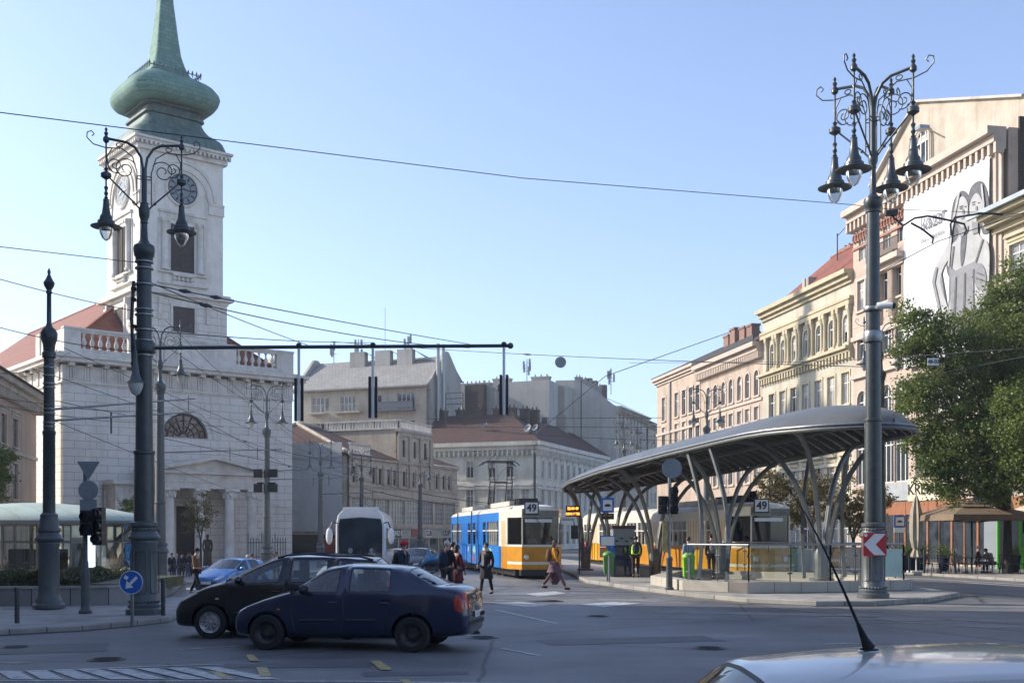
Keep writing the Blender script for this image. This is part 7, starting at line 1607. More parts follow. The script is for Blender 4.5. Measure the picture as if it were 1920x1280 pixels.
# blue hatch
q = at(420, 48); t, bvh, off, sp_, bo = car('hatch', 'bright blue hatchback coming towards the camera behind the black estate', M['bluep'], (q.x, q.y+1.6, gz(q.x,q.y)-.05), R(68), 'rim_s', 'spokes', name='hatchback_car')
for s_ in (1,-1): patch('headlamp', M['lamp_w'], t, bvh, [(s_*.34,.60),(s_*.74,.66),(s_*.72,.80),(s_*.5,.74)], 'x', -1).location = off
patch('grille', M['black'], t, bvh, [(-.5,.3),(.5,.3),(.55,.52),(-.55,.52)], 'x', -1).location = off
patch('number_plate', M['sign_w'], t, bvh, [(-.26,.42),(.26,.42),(.26,.53),(-.26,.53)], 'x', -1, .02).location = off
# other cars behind
for kind, lb, pm, px, Y, rot in (('sedan', 'white car roof and windscreen seen between the coach and the black estate', 'whitep', 655, 44, R(80)), ('hatch', 'dark car facing the camera beside the blue tram, behind the red capped walker', 'blackp', 783, 62, R(75)), ('hatch', 'pale grey car parked behind the red capped walker, right of the coach', 'silver', 742, 78, R(70))):
    q = at(px, Y); t, bvh, off, sp_, bo = car(kind, lb, M[pm], (q.x, q.y, q.z-(.1 if px != 715 else .12)), rot, 'rim_s', 'spokes', detail=False, name='background_car')
    for s_ in (1,-1): patch('headlamp', M['lamp_w'], t, bvh, [(s_*.40,.58),(s_*.70,.60),(s_*.68,.72),(s_*.42,.68)], 'x', -1).location = off
# silver car just below the camera: roof and whip aerial
YF = 5.1; t, bvh, off, sp_, bo = car('hatch', 'silver grey car roof with a black whip aerial in the bottom right foreground', M['silver'], (2.35, YF, .0), R(180+2), name='foreground_car')
pb = proj(bvh, 2.76, 0, 0, 'z', 1, 0)
b = MB(); b.M = Matrix.Translation(off); b.tube([(pb.x,0,pb.z-.01),(pb.x,0,pb.z+.01)], [.045,.042], 14)
b.tube([(pb.x,0,pb.z+.01),(pb.x+.02,0,pb.z+.05),(pb.x+.05,0,pb.z+.12)], [.030,.018,.009], 12)
b.tube([(pb.x+.05,0,pb.z+.12),(pb.x+.12,0,pb.z+.28),(pb.x+.2,0,pb.z+.45),(pb.x+.28,0,pb.z+.60),(pb.x+.36,0,pb.z+.72)], [.0075,.006,.0045,.003,.002], 8); b.build('aerial', M['rubber'], t)
b = MB(); b.M = Matrix.Translation(off); b.lathe([(.05,pb.z-.004),(.052,pb.z+.002),(.04,pb.z+.008)], 16, (pb.x,0,0)); b.build('aerial_base_ring', M['chrome'], t)
# ---------------------------------------------------------------- coach
q = at(676, 57.5); t = thing('coach', 'white touring coach facing the camera with large mirrors and a green board behind the windscreen', 'coach', (q.x, q.y, q.z-.12), R(4))
W_, H_, Lc = 1.275, 3.72, 11.5
b = MB(); pr = [(-W_,.35),(-W_,2.9),(-W_+.1,3.4),(-W_+.35,H_-.05),(0,H_+.02),(W_-.35,H_-.05),(W_-.1,3.4),(W_,2.9),(W_,.35)]
pr2 = [(x*.97, z if z < 3 else z-.0) for x, z in pr]; n = len(pr)
vs = [(x*.93, -.02 if z > 1.1 else -.12, z) for x, z in pr] + [(x, .35, z) for x, z in pr] + [(x, Lc, z) for x, z in pr]
b.add(vs, [tuple(range(n))] + [(r_*n+i, (r_+1)*n+i, (r_+1)*n+(i+1)%n, r_*n+(i+1)%n) for r_ in range(2) for i in range(n)] + [tuple(range(3*n-1,2*n-1,-1))]); b.build('body', M['coachw'] if 'coachw' in M else M.setdefault('coachw', mat('white_coach_paint', (.78,.77,.74), .25, .04, 1, coat=.5)), t)
b = MB(); b.add([(-1.1,-.15,1.1),(1.1,-.15,1.1),(1.1,-.15,2.9),(1.02,-.15,3.22),(.0,-.15,3.3),(-1.02,-.15,3.22),(-1.1,-.15,2.9)], [tuple(range(7))]); b.build('windscreen', mat('dark_coach_glass', (.02,.035,.055), .03, .4, .9, spec=.5), t, smooth=0)
b = MB(); b.box(-W_-.004, -W_, .5, Lc-.3, 1.5, 2.75); b.box(W_, W_+.004, .5, Lc-.3, 1.5, 2.75); b.build('side_windows', M['pane'], t, smooth=0)
b = MB(); b.box(-1.08,1.08,-.17,-.12,1.0,1.1); b.box(-1.0,1.0,-.15,-.1,.35,.62); b.tube([(-.5,-.18,1.1),(.3,-.18,1.45)], .02, 5); b.tube([(.1,-.18,1.1),(.75,-.18,1.35)], .02, 5); b.build('wipers_and_grille', M['black'], t, smooth=0)
b = MB(); b.box(-1.0,-.35,-.17,-.16,1.12,1.42); b.build('green_board', mat('green_card', (.05,.42,.16), .5), t, smooth=0)
b = MB(); b.box(-.9,.9,.1,.5,H_-.02,H_+.1); b.build('roof_spoiler', M['coachw'], t, smooth=0)
for s_ in (-1,1):
    b = MB(); b.sph((s_*1.55,-.25,2.35), (.17,.14,.42), 14, 10); b.build('mirror', M['coachw'], t)
    b = MB(); b.tube([(s_*1.1,.1,3.0),(s_*1.4,-.15,3.05),(s_*1.52,-.22,2.75)], .035, 6); b.build('mirror_arm', M['black'], t)
    b = MB(); b.sph((s_*.95,-.12,.8), (.16,.06,.09), 12, 8); b.build('headlight', M['lamp_w'], t)
    for y_ in (2.2, Lc-3): b = MB(); b.disc((s_*(W_-.1),y_,.5), .48, 24, ax='x', th=.28); b.build('wheel', M['tyre'], t)
b = MB(); b.sph((-.5,-.155,1.62), (.12,.01,.14), 10, 8); b.sph((.55,-.155,1.62), (.1,.01,.13), 10, 8); b.box(.38,.75,-.17,-.152,1.25,1.5); b.build('occupants', mat('pale_blue_shirt', (.2,.24,.28), .6), t)
# ---------------------------------------------------------------- people
def cloth(n, c, v=.15): return mat(n, c, .85, v, 9, bump=.15, bscale=14)
C = {'skin': mat('skin', (.42,.25,.18), .55, .05), 'skin_d': mat('tanned_skin', (.28,.16,.11), .55, .05), 'black': cloth('black_cloth', (.012,.012,.015)), 'dark': cloth('charcoal_cloth', (.03,.032,.04)), 'navy': cloth('navy_cloth', (.014,.02,.05)),
     'brown': cloth('brown_leather', (.13,.075,.035)), 'orange': cloth('mustard_orange_cloth', (.62,.27,.02)), 'wine': cloth('wine_red_cloth', (.13,.015,.025)), 'jean': cloth('blue_denim', (.06,.09,.16)), 'grey': cloth('grey_cloth', (.16,.16,.17)),
     'white': cloth('white_cloth', (.6,.6,.6), .05), 'cream': cloth('cream_scarf', (.5,.45,.38), .08), 'vest': cloth('lime_safety_vest', (.50,.90,.03), .04), 'pink': cloth('pink_red_cloth', (.6,.07,.12)), 'blue': cloth('pale_blue_cloth', (.18,.27,.38)), 'olive': cloth('olive_cloth', (.09,.09,.05)),
     'hair_b': mat('brown_hair', (.045,.022,.012), .6, .3, 20), 'hair_k': mat('black_hair', (.01,.009,.008), .6, .3, 20), 'hair_w': mat('white_hair', (.5,.49,.46), .6, .15, 20), 'red': cloth('red_cap_cloth', (.55,.02,.03), .05), 'plum': cloth('patterned_plum_cloth', (.16,.09,.12), .35), 'bronze': mat('dark_bronze', (.05,.045,.035), .45, .3, 4, metal=.5)}
def skin(name, pts, edges, rad, root, mt, parent, sub=1):
    bm = bmesh.new(); lay = bm.verts.layers.skin.verify(); vv = []
    for i, p_ in enumerate(pts):
        v = bm.verts.new(p_); r = rad[i]; v[lay].radius = r if isinstance(r, tuple) else (r, r); v[lay].use_root = (i == root); vv.append(v)
    for a_, c_ in edges: bm.edges.new((vv[a_], vv[c_]))
    me = bpy.data.meshes.new(name); bm.to_mesh(me); bm.free(); o = bpy.data.objects.new('t', me); COL.objects.link(o)
    s_ = o.modifiers.new('s','SKIN'); s_.use_smooth_shade = True; s2 = o.modifiers.new('b','SUBSURF'); s2.levels = sub; s2.render_levels = sub
    bpy.context.view_layer.update(); m2 = ev(o); bpy.data.objects.remove(o); m2.materials.clear(); m2.materials.append(mt); m2.polygons.foreach_set('use_smooth', [True]*len(m2.polygons)); m2.name = name
    return link(name, m2, parent)
def person(label, loc, rot, h=1.74, top='black', legs='dark', hair='hair_b', skin_m='skin', stride=.22, arms=(.15,-.15), elbow=(.3,.3), sit=False, lean=0., coat=0., bag=None, group=None, shoe='black', long_hair=False, cap=None, vest=False, scarf=False, handbag=False, fem=False, name='person', cat='person', mono=None):
    """faces -y"""
    t = thing(name, label, cat, loc, rot, group); k = h/1.75; S_ = lambda p_: (p_[0]*k, p_[1]*k, p_[2]*k)
    V = Vector; hz = .93; lz = math.sin(lean); up = lambda z, y=0.: V((0, -(z-hz)*lz + y, hz+(z-hz)*math.cos(lean)))
    if sit: hz = .50; up = lambda z, y=0.: V((0, -(z-.93)*lz + y, .50+(z-.93)*math.cos(lean)))
    pel, spi, che, nec, nk2 = up(.95), up(1.14), up(1.36), up(1.49), up(1.555,-.01)
    hd = up(1.645,-.03); hj = up(1.585,-.045); ht = up(1.715,-.01)
    pts = [pel, spi, che, nec, nk2, hj, hd, ht]; rad = [(.14,.10),(.125,.09),(.16,.10),(.062,.058),(.052,.054),(.058,.068),(.076,.094),(.055,.068)]; ed = [(0,1),(1,2),(2,3),(3,4),(4,5),(5,6),(6,7)]
    legpts = []; armpts = []
    for s_, st_, ar, el in ((-1, stride, arms[0], elbow[0]), (1, -stride, arms[1], elbow[1])):
        hip = V((s_*.095,0,pel.z-.04)); sh_ = che + V((s_*.175, 0, .07))
        if sit: kn = V((s_*.13,-.42,.50)); an = V((s_*.13,-.44,.09)); toe = V((s_*.14,-.58,.035))
        else:
            kn = hip + V((0,-math.sin(st_*1.1)*.43 - .015,-math.cos(st_)*.43)); bend = .0 if st_ > 0 else .5*abs(stride)
            an = kn + V((0, math.sin(-st_*1.0 + bend)*.42, -math.cos(st_-bend)*.41)); an.z = max(an.z,.085); toe = an + V((0,-.15,-.055))
        b_ = len(pts); pts += [hip, kn, an, toe]; rad += [.088,.056,.042,.035]; ed += [(0,b_),(b_,b_+1),(b_+1,b_+2),(b_+2,b_+3)]; legpts.append((hip,kn,an,toe))
        elb = sh_ + V((s_*.06,-math.sin(ar)*.28,-math.cos(ar)*.28)); wr = elb + V((-s_*.02,-math.sin(ar+el)*.25,-math.cos(ar+el)*.25)); d_ = (wr-elb).normalized(); pm = wr + d_*.06
        b_ = len(pts); pts += [sh_, elb, wr, pm]; rad += [.052,.042,.028,(.034,.018)]; ed += [(2,b_),(b_,b_+1),(b_+1,b_+2),(b_+2,b_+3)]; armpts.append((sh_,elb,wr,d_))
        fd = d_.cross(V((1,0,0))).normalized()
        for q, ln in ((-.024,.062),(-.008,.072),(.008,.068),(.024,.052)):
            f0 = pm + d_*.02 + fd*q; f1 = f0 + d_*ln*.55 + V((-s_*.006,0,0)); f2 = f1 + d_*ln*.45 + V((-s_*.018,0,0)); b2 = len(pts); pts += [f0,f1,f2]; rad += [.0088,.0082,.007]; ed += [(b_+3,b2),(b2,b2+1),(b2+1,b2+2)]
        f0 = wr + d_*.03 + fd*-.03; f1 = f0 + d_*.04 + fd*-.02; b2 = len(pts); pts += [f0,f1]; rad += [.0095,.008]; ed += [(b_+2,b2),(b2,b2+1)]
    mk = lambda c: C[mono] if mono else C[c]
    skin('body', [S_(p_) for p_ in pts], ed, [tuple(q*k for q in r) if isinstance(r, tuple) else r*k for r in rad], 0, mk(skin_m), t)
    # face: nose, ears, brow shadowed eyes, mouth
    b = MB(); hc = hd*k; b.sph((hc.x, hc.y-.098*k, hc.z-.012*k), (.011*k,.018*k,.02*k), 8, 6)
    for s_ in (-1,1): b.sph((s_*.076*k, hc.y+.005*k, hc.z-.01*k), (.012*k,.02*k,.03*k), 8, 6)
    b.build('nose_and_ears', mk(skin_m), t)
    b = MB()
    for s_ in (-1,1): b.sph((s_*.03*k, hc.y-.085*k, hc.z+.012*k), (.013*k,.008*k,.007*k), 8, 6)
    b.sph((0, hc.y-.087*k, hc.z-.052*k), (.022*k,.006*k,.005*k), 8, 5); b.build('eyes_and_mouth', mk('hair_k'), t)
    # jacket
    j = [up(.97 if not coat else .92), up(1.14), up(1.36), up(1.47)]; jr = [(.17,.13),(.155,.118),(.185,.125),(.075,.07)]; je = [(0,1),(1,2),(2,3)]
    if fem: jr = [(.17,.13),(.135,.105),(.165,.125),(.065,.062)]
    for (sh_,elb,wr,d_) in armpts:
        b_ = len(j); j += [sh_, elb, wr-d_*.01]; jr += [.068,.056,.043]; je += [(2,b_),(b_,b_+1),(b_+1,b_+2)]
    skin('jacket', [S_(p_) for p_ in j], je, [tuple(q*k for q in r) if isinstance(r, tuple) else r*k for r in jr], 0, mk(top), t)
    if vest:
        skin('safety_vest', [S_(up(z_)) for z_ in (.90,1.12,1.34,1.42)], [(0,1),(1,2),(2,3)], [(.225*k,.18*k),(.21*k,.17*k),(.225*k,.175*k),(.16*k,.13*k)], 0, C['vest'], t)
    # trousers
    tp = [up(.98)]; trd = [(.15,.115)]; te = []
    for (hip,kn,an,toe) in legpts: b_ = len(tp); tp += [hip, kn, an+V((0,0,.03))]; trd += [.098,.068,.056]; te += [(0,b_),(b_,b_+1),(b_+1,b_+2)]
    skin('trousers', [S_(p_) for p_ in tp], te, [tuple(q*k for q in r) if isinstance(r, tuple) else r*k for r in trd], 0, mk(legs), t)
    for (hip,kn,an,toe) in legpts:
        skin('shoe', [S_(an+V((0,.05,-.035))), S_(an+V((0,-.03,-.035))), S_(toe+V((0,-.03,-.0)))], [(0,1),(1,2)], [.045*k,.05*k,.038*k], 0, mk(shoe), t)
    if coat:
        b = MB(); n = 20; vs = []; spread = abs(stride)*.25
        for z_, rx, ry in ((1.0,.18,.14),(.9,.20,.15+spread*.3),(.75,.21,.17+spread*.5),(max(.1,.93-coat),.235,.19+spread*.8)):
            zc_ = z_ if not sit else z_-.43; vs += [(rx*k*math.cos(2*math.pi*q/n), ry*k*math.sin(2*math.pi*q/n)*(1+.06*math.sin(q*2.5)), zc_*k) for q in range(n)]
        b.add(vs, [(r_*n+q, r_*n+(q+1)%n, (r_+1)*n+(q+1)%n, (r_+1)*n+q) for r_ in range(3) for q in range(n)]); b.build('coat_skirt', mk(top if coat < .7 else legs), t)
    # hair or cap
    b = MB(); b.sph((0, hc.y+.018*k, hc.z+.022*k), (.088*k,.098*k,.092*k), 16, 10)
    if long_hair: b.sph((0, hc.y+.055*k, hc.z-.07*k), (.085*k,.06*k,.13*k), 14, 10)
    hv = [v for v in b.v]; b.v = [(x, y, z) if not (y < hc.y-.045*k and z < hc.z+.035*k) else (x*.9, hc.y-.045*k, z) for x, y, z in hv]
    b.build('hair', mk(hair), t)
    if cap:
        b = MB(); b.sph((0, hc.y+.008*k, hc.z+.042*k), (.094*k,.108*k,.085*k), 16, 10)
        if cap == 'red' or cap == 'black': b.sph((0, hc.y-.12*k, hc.z+.04*k), (.07*k,.06*k,.012*k), 12, 6)
        b.build('cap', C[cap], t)
    if scarf: b = MB(); n0 = up(1.5)*k; b.lathe([(.075*k,-.05*k),(.11*k,-.02*k),(.10*k,.05*k),(.07*k,.07*k)], 14, (0,n0.y,n0.z), cap=False); b.box(-.10*k,-.02*k,n0.y-.17*k,n0.y-.14*k,.98*k,n0.z); b.build('scarf', C['cream'], t)
    if bag:
        c_ = up(1.22)*k; b = MB(); b.sph((0, c_.y+.20*k, c_.z), (.15*k,.10*k,.23*k), 14, 10); b.sph((0, c_.y+.27*k, c_.z-.07*k), (.10*k,.05*k,.11*k), 10, 8); o = b.build('backpack', C[bag], t)
        b = MB()
        for s_ in (-1,1): b.tube([(s_*.10*k,c_.y+.12*k,c_.z+.24*k),(s_*.11*k,c_.y-.02*k,c_.z+.27*k),(s_*.12*k,c_.y-.14*k,c_.z+.12*k),(s_*.13*k,c_.y-.05*k,c_.z-.14*k),(s_*.12*k,c_.y+.14*k,c_.z-.17*k)], .018*k, 5)
        b.build('strap', C[bag], o)
    if handbag:
        w_ = armpts[1][2]*k; hb = thing('carrier_bag', 'pale cloth bag carried in the hand of the woman in the orange jacket', 'bag', tuple(V(loc)+Matrix.Rotation(rot,3,'Z') @ V((w_.x, w_.y, w_.z-.08))), rot)
        b = MB(); b.lathe([(.07,-.62),(.15,-.5),(.16,-.3),(.10,-.14)], 12); b.v = [(x*.5,y*1.2,z) for x,y,z in b.v]; b.build('sack', C['plum'], hb); b = MB(); b.tube([(0,-.1,-.15),(0,-.04,.0),(0,.04,.0),(0,.1,-.15)], .012, 5); b.build('handle', C['plum'], hb)
    return t
def stand(px, Y, h=0.): v = at(px, Y); v.z += h; return v
person('woman in a mustard orange jacket walking right across the road, with a brown backpack', G(1040,1108), R(80), 1.78, 'orange', 'plum', 'hair_b', stride=.42, arms=(.3,-.2), bag='brown', long_hair=True, handbag=True, coat=.28, fem=True)
for o in COL.objects:
    if o.name.startswith('coat_skirt') and o.parent and 'mustard' in o.parent.get('label',''): o.data.materials[0] = C['plum']
person('man in a long black coat and cream scarf walking in front of the blue tram', G(912,1115), R(-25), 1.70, 'black', 'black', 'hair_k', stride=.25, coat=.38, scarf=True, arms=(.1,-.1), elbow=(.8,.2))
person('white haired man in a black jacket with a dark backpack, behind the navy car boot', stand(838,33), R(150), 1.80, 'black', 'dark', 'hair_w', bag='navy', stride=.2)
person('woman in a wine red coat beside the white haired man', stand(856,33.8), R(130), 1.68, 'wine', 'dark', 'hair_b', stride=.2, coat=.3, long_hair=True, fem=True)
person('second dark haired walker beside the white haired man, in a pale jacket', stand(849,35.2), R(160), 1.75, 'grey', 'dark', 'hair_k', stride=.15)
person('man with a red cap and dark jacket walking behind the navy car roof', stand(756,31.5), R(70), 1.80, 'navy', 'dark', 'hair_k', cap='red', stride=.2, bag='dark')
person('man in a brown leather jacket and black hat by the blue hatchback', stand(368,42), R(75), 1.76, 'brown', 'black', 'hair_k', cap='black', stride=.28, arms=(.2,-.1), elbow=(.9,.4))
person('worker in a lime safety vest with a navy backpack at the ticket machine', stand(1192,47.8,.15), R(175), 1.76, 'black', 'black', 'hair_k', skin_m='skin_d', vest=True, bag='navy', stride=.05, arms=(.2,.1))
person('person in a pale blue jacket waiting under the shelter beside the green bin', stand(1291,43,.15), R(200), 1.74, 'blue', 'navy', 'hair_b', stride=.05)
person('person with a black cap and grey backpack waiting before the second tram', stand(1334,46,.15), R(190), 1.85, 'dark', 'dark', 'hair_k', cap='black', bag='grey', stride=.05)
cw = 'crowd in front of the church'
for px, Y, h, tp_, lg, hr, rt, lb in ((322,70,1.72,'black','jean','hair_k',40,'leftmost person of the dark clothed group before the church columns'), (331,73,1.62,'blue','jean','hair_w',160,'shorter person with white hair in the group before the church'), (341,70,1.80,'black','dark','hair_k',200,'tall person in a long black coat in the group before the church'), (352,72,1.76,'navy','jean','hair_b',120,'person in navy with jeans in the group before the church'), (359,74,1.70,'dark','navy','hair_k',250,'rightmost person of the dark group, left of the brown jacket man'),
        (464,56,1.72,'cream','jean','hair_w',60,'person in a light jacket left of the lamp before the church wall'), (472,57,1.78,'black','dark','hair_k',80,'person in black right behind the light jacket, near the church lamp'), (512,66,1.70,'navy','dark','hair_k',20,'left one of two dark people right of the church wall lamp'), (519,67,1.80,'black','dark','hair_k',340,'right one of two dark people right of the church wall lamp'), (546,66,1.68,'dark','dark','hair_k',90,'lone dark person at the church corner above the black estate')):
    person(lb, stand(px,Y), R(rt), h, tp_, lg, hr, stride=.08, group=cw, coat=.35 if tp_ == 'black' else 0)
pv_ = 'people by the glass pavilion'
for px, Y, h, tp_, lg, hr, rt, lb in ((9,52,1.66,'olive','dark','hair_k',10,'person in a dark green coat at the left edge by the pavilion'), (118,53,1.70,'white','jean','hair_b',80,'person in white behind the finial pole'), (130,54,1.74,'cream','dark','hair_b',120,'person in a cream jacket right of the finial pole'), (140,53,1.68,'dark','navy','hair_k',200,'person in charcoal between the cream jacket and the sign post'), (150,54,1.70,'grey','dark','hair_b',30,'person in grey left of the sign post'), (174,50.5,1.72,'white','black','hair_b',10,'person in a white jacket open over black, right of the sign post'), (185,52,1.66,'black','jean','hair_k',270,'person in black right of the white jacket'), (237,49,1.86,'black','dark','hair_w',350,'man in black with a camera strap beside the tall left lamp post')):
    person(lb, stand(px,Y), R(rt), h, tp_, lg, hr, stride=.1, group=pv_, arms=(.3,.1), elbow=(.9,.5), scarf=(px == 237))
person('person in a pink red top sitting behind the hedge at the left', stand(64,45,.05), R(10), 1.65, 'pink', 'jean', 'hair_k', sit=True, lean=.15, elbow=(1.2,1.2))
dv = ft.loc(Lt+.45, 1.0, .75); person('tram driver in a white shirt sitting behind the windscreen', dv, ft.rot+R(90), 1.75, 'white', 'dark', 'hair_k', sit=True, arms=(.5,.5), elbow=(.9,.9))
sq = stand(389,72); b = MB(); st_ = person('dark bronze statue of a robed man standing on a stone plinth before the church columns', (sq.x,sq.y,sq.z+.75), R(15), 2.1, mono='bronze', coat=.85, stride=0, name='statue', cat='statue'); b.box(-.6,.6,-.6,.6,-.75,-.1); b.box(-.4,.4,-.4,.4,-.1,.02); b.build('plinth', M['granite'], st_, smooth=0)
# ---------------------------------------------------------------- church fence with notice
q = fc.loc(pc+2.2, -D-1.4, -.95); fn = thing('iron_fence', 'black iron railing gate with a white notice in front of the church columns', 'fence', q, fc.rot)
b = MB()
for i in range(15): x = i*.24; b.box(x-.02, x+.02, -.02, .02, 0, 2.5 if i % 5 else 2.9); b.lathe([(.045,0),(.001,.16)], 6, (x,0,2.5 if i % 5 else 2.9))
for z_ in (.25,1.05,2.2): b.box(0, 3.36, -.03, .03, z_, z_+.06)
b.build('bars', M['black'], fn, smooth=0); nb = MB().box(1.0,2.3,-.07,-.035,1.15,2.15).build('notice', M['panel'], fn, smooth=0)
text('ALKALOZÁSI', .2, nb, (1.65,-.08,1.82), UP, C['navy']); text('SZERDÁNKÉNT', .18, nb, (1.65,-.08,1.52), UP, C['navy'])
# ---------------------------------------------------------------- platform furniture
def hsign(label, px, Y, ytop, base, hgt, mtf='sign_w', word=True, w_=.5):
    q = at(px, Y, base); t = thing('stop_sign', label, 'sign', tuple(q)); zt_ = Z(ytop,Y)-q.z
    b = MB(); b.tube([(0,0,0),(0,0,zt_)], .04, 8); b.build('post', M['iron_g'], t)
    b = MB(); b.box(-w_/2, w_/2, -.08, -.04, zt_-.58, zt_); b.build('frame', M['blue'], t, smooth=0)
    b = MB(); b.box(-w_/2+.07, w_/2-.07, -.095, -.081, zt_-.50, zt_-.08); b.build('face', M['sign_w'], t, smooth=0)
    b = MB(); b.extr([(-.13,zt_-.34),(.13,zt_-.34),(.11,zt_-.28),(.06,zt_-.24),(-.06,zt_-.24),(-.11,zt_-.28)], -.105, -.098); b.build('tram_symbol', M['sign_k'], t, smooth=0)
    b = MB(); b.box(-w_/2, w_/2, -.08, -.04, zt_-.84, zt_-.60); b.build('line_plate', M['sign_k'] if word else M['sign_w'], t, smooth=0)
    if word: text('47 49', .15, t, (0,-.09,zt_-.70), UP, M['t_orange']); 
    return t, zt_
t, zt_ = hsign('blue framed tram stop sign with timetable boards beside the ticket machine', 1139, 44.5, 933, .15, 3)
for z_, h_, m_ in ((1.35,.42,'sign_w'),(.93,.38,'t_orange')):
    b = MB(); b.box(-.3,.3,-.09,-.05,z_,z_+h_); b.build('timetable_frame', M['blue'], t, smooth=0)
    b = MB(); b.box(-.26,.26 if m_ == 'sign_w' else .0,-.1,-.091,z_+.04,z_+h_-.04); b.build('timetable', M[m_], t, smooth=0)
hsign('blue framed bus stop sign by the closed parasol', 1686, 56, 966, .13, 3, word=False, w_=.55)
M['green'] = mat('green_plastic_bin', (.10,.26,.06), .45, .08); M['lime'] = mat('bright_green_plastic', (.22,.52,.04), .4, .06)
def bin_(label, px, Y, m_, base=.15):
    q = at(px, Y, base); t = thing('litter_bin', label, 'bin', tuple(q), 0, 'green litter bins')
    b = MB(); b.lathe([(.20,.28),(.25,.34),(.28,.9),(.28,1.0)], 4); b.v = [(x*math.cos(.785)-y*math.sin(.785), x*math.sin(.785)+y*math.cos(.785), z) for x,y,z in b.v]; b.build('bin_body', m_, t, smooth=20)
    b = MB(); b.sph((0,0,1.02), (.24,.24,.16), 16, 8); b.build('lid', m_, t)
    b = MB(); b.tube([(0,-.24,0),(0,-.24,1.0)], .04, 8); b.build('post', M['signback'], t)
bin_('green litter bin on a post below the tram stop timetable', 1141, 44, M['green']); bin_('bright green litter bin at the left end of the glass railing', 1291, 40.5, M['lime'])
q = at(1170, 48.6, .15); t = thing('ticket_machine', 'dark blue and grey ticket machine with a screen beside the tram stop sign', 'ticket machine', tuple(q), R(6))
b = MB(); b.box(-.45,.45,0,.6,0,.75); b.build('base', M['navy'], t, smooth=0); b = MB(); b.box(-.47,.47,.0,.62,.754,1.35); b.build('control_panel', C['navy'], t, smooth=0); b = MB(); b.box(-.47,.47,.02,.62,1.354,2.05); b.build('header', M['signback'], t, smooth=0); b = MB(); b.box(-.5,.5,-.02,.64,2.054,2.2); b.build('top', mat('dark_maroon', (.05,.02,.03), .5), t, smooth=0)
b = MB(); b.box(-.36,.1,-.02,-.003,.95,1.28); b.build('screen', M['pane'], t, smooth=0); b = MB(); [b.box(-.4+i*.22,-.25+i*.22,-.015,.0,1.5+.12*(i%2),1.56+.12*(i%2)) for i in range(4)]; b.build('printed_lines', M['sign_k'], t, smooth=0)
# signal + round sign post
q = G(1255,1105,.15); Yq = q.y; t = thing('signal_post', 'grey post with a round sign back and black traffic signals, left of the glass railing', 'traffic light', tuple(q))
b = MB(); b.lathe([(.15,0),(.15,.06),(.11,.1),(.10,.95),(.12,1.0),(.11,1.06),(.06,1.1)], 20); b.build('base', M['iron_g'], t); b = MB(); b.lathe([(.055,1.1),(.045,Z(862,Yq)-q.z)], 12); b.build('pole', M['steel'], t)
b = MB(); b.disc((.08,-.06,Z(878,Yq)-q.z), .33, 28, th=.02); b.build('round_plate', M['signback'], t)
tlight(t, -.22, 0, Z(955,Yq)-q.z, 2, w_=.28); tlight(t, .17, .1, Z(955,Yq)-q.z, 3, w_=.22)
b = MB(); b.box(-.22,-.06,-.02,.02,Z(1035,Yq)-q.z,Z(975,Yq)-q.z); b.build('yellow_strip', M['mark_y'], t, smooth=0)
q = at(1410, 48, .15); t = thing('signal_post', 'second black traffic signal standing behind the near shelter arms', 'traffic light', tuple(q)); b = MB(); b.tube([(0,0,0),(0,0,3.2)], .05, 8); b.build('pole', M['iron_g'], t); tlight(t, 0, -.1, 2.9, 3)
# LED board
q = at(1074, 52, .15); t = thing('departure_board', 'departure board with orange lit text right of the tram roof', 'display board', tuple(q)); b = MB(); b.box(-.32,.32,-.08,.08,Z(968,52)-.15,Z(948,52)-.15); b.build('case', M['black'], t, smooth=0); b = MB(); b.tube([(.3,0,0),(.3,0,3.0)], .04, 6); b.build('post', M['iron_g'], t)
text('22:44 49', .17, t, (0,-.09,Z(953,52)-.15), UP, M['led'], bold=.006, xs=.85); text('DEAK F TER', .15, t, (0,-.09,Z(963,52)-.15), UP, M['led'], bold=.004, xs=.8)
# benches under the shelter
for px, Y in ((1215,49.5),(1318,43.5)):
    q = at(px, Y, .15); t = thing('bench', 'dark bench under the shelter %s' % ('behind the vest worker' if px == 1215 else 'by the glass railing end'), 'bench', tuple(q), R(72)); b = MB(); b.box(-1.0,1.0,-.25,.25,.42,.48); b.build('seat', M['rib_m'], t, smooth=0)
    for s_ in (-.8,.8): b = MB(); b.box(s_-.05,s_+.05,-.2,.2,0,.42); b.build('leg', M['granite'], t, smooth=0)
for px, Y, m_, lb in ((1452,60,'green','green recycling bin right of the tram nose'), (1478,60,'green','second green recycling bin nearest the concrete pots')):
    q = at(px, Y, 0); t = thing('recycling_bin', lb, 'bin', tuple(q)); b = MB(); b.prism([(-.4,-.35),(.4,-.35),(.4,.35),(-.4,.35)], .05, 1.1); b.build('bin_body', M[m_], t, smooth=0); b = MB(); b.extx([(-.4,1.1),(.4,1.1),(.36,1.22),(-.2,1.3),(-.36,1.22)], -.43, .43); b.build('lid', M[m_], t, smooth=0)
for px, lb in ((1428,'left concrete pot behind the railing glass'),(1503,'middle concrete pot behind the railing glass'),(1530,'right concrete pot behind the railing glass')):
    q = at(px, 60); b = MB(); b.lathe([(.38,0),(.50,1.15),(.50,1.2),(.44,1.2),(.42,1.05),(.01,1.05)], 20, cap=False); o = b.build('concrete_pot', M['stone']); o.location = q; tag(o, lb, 'planter', 'concrete pots along the tracks')
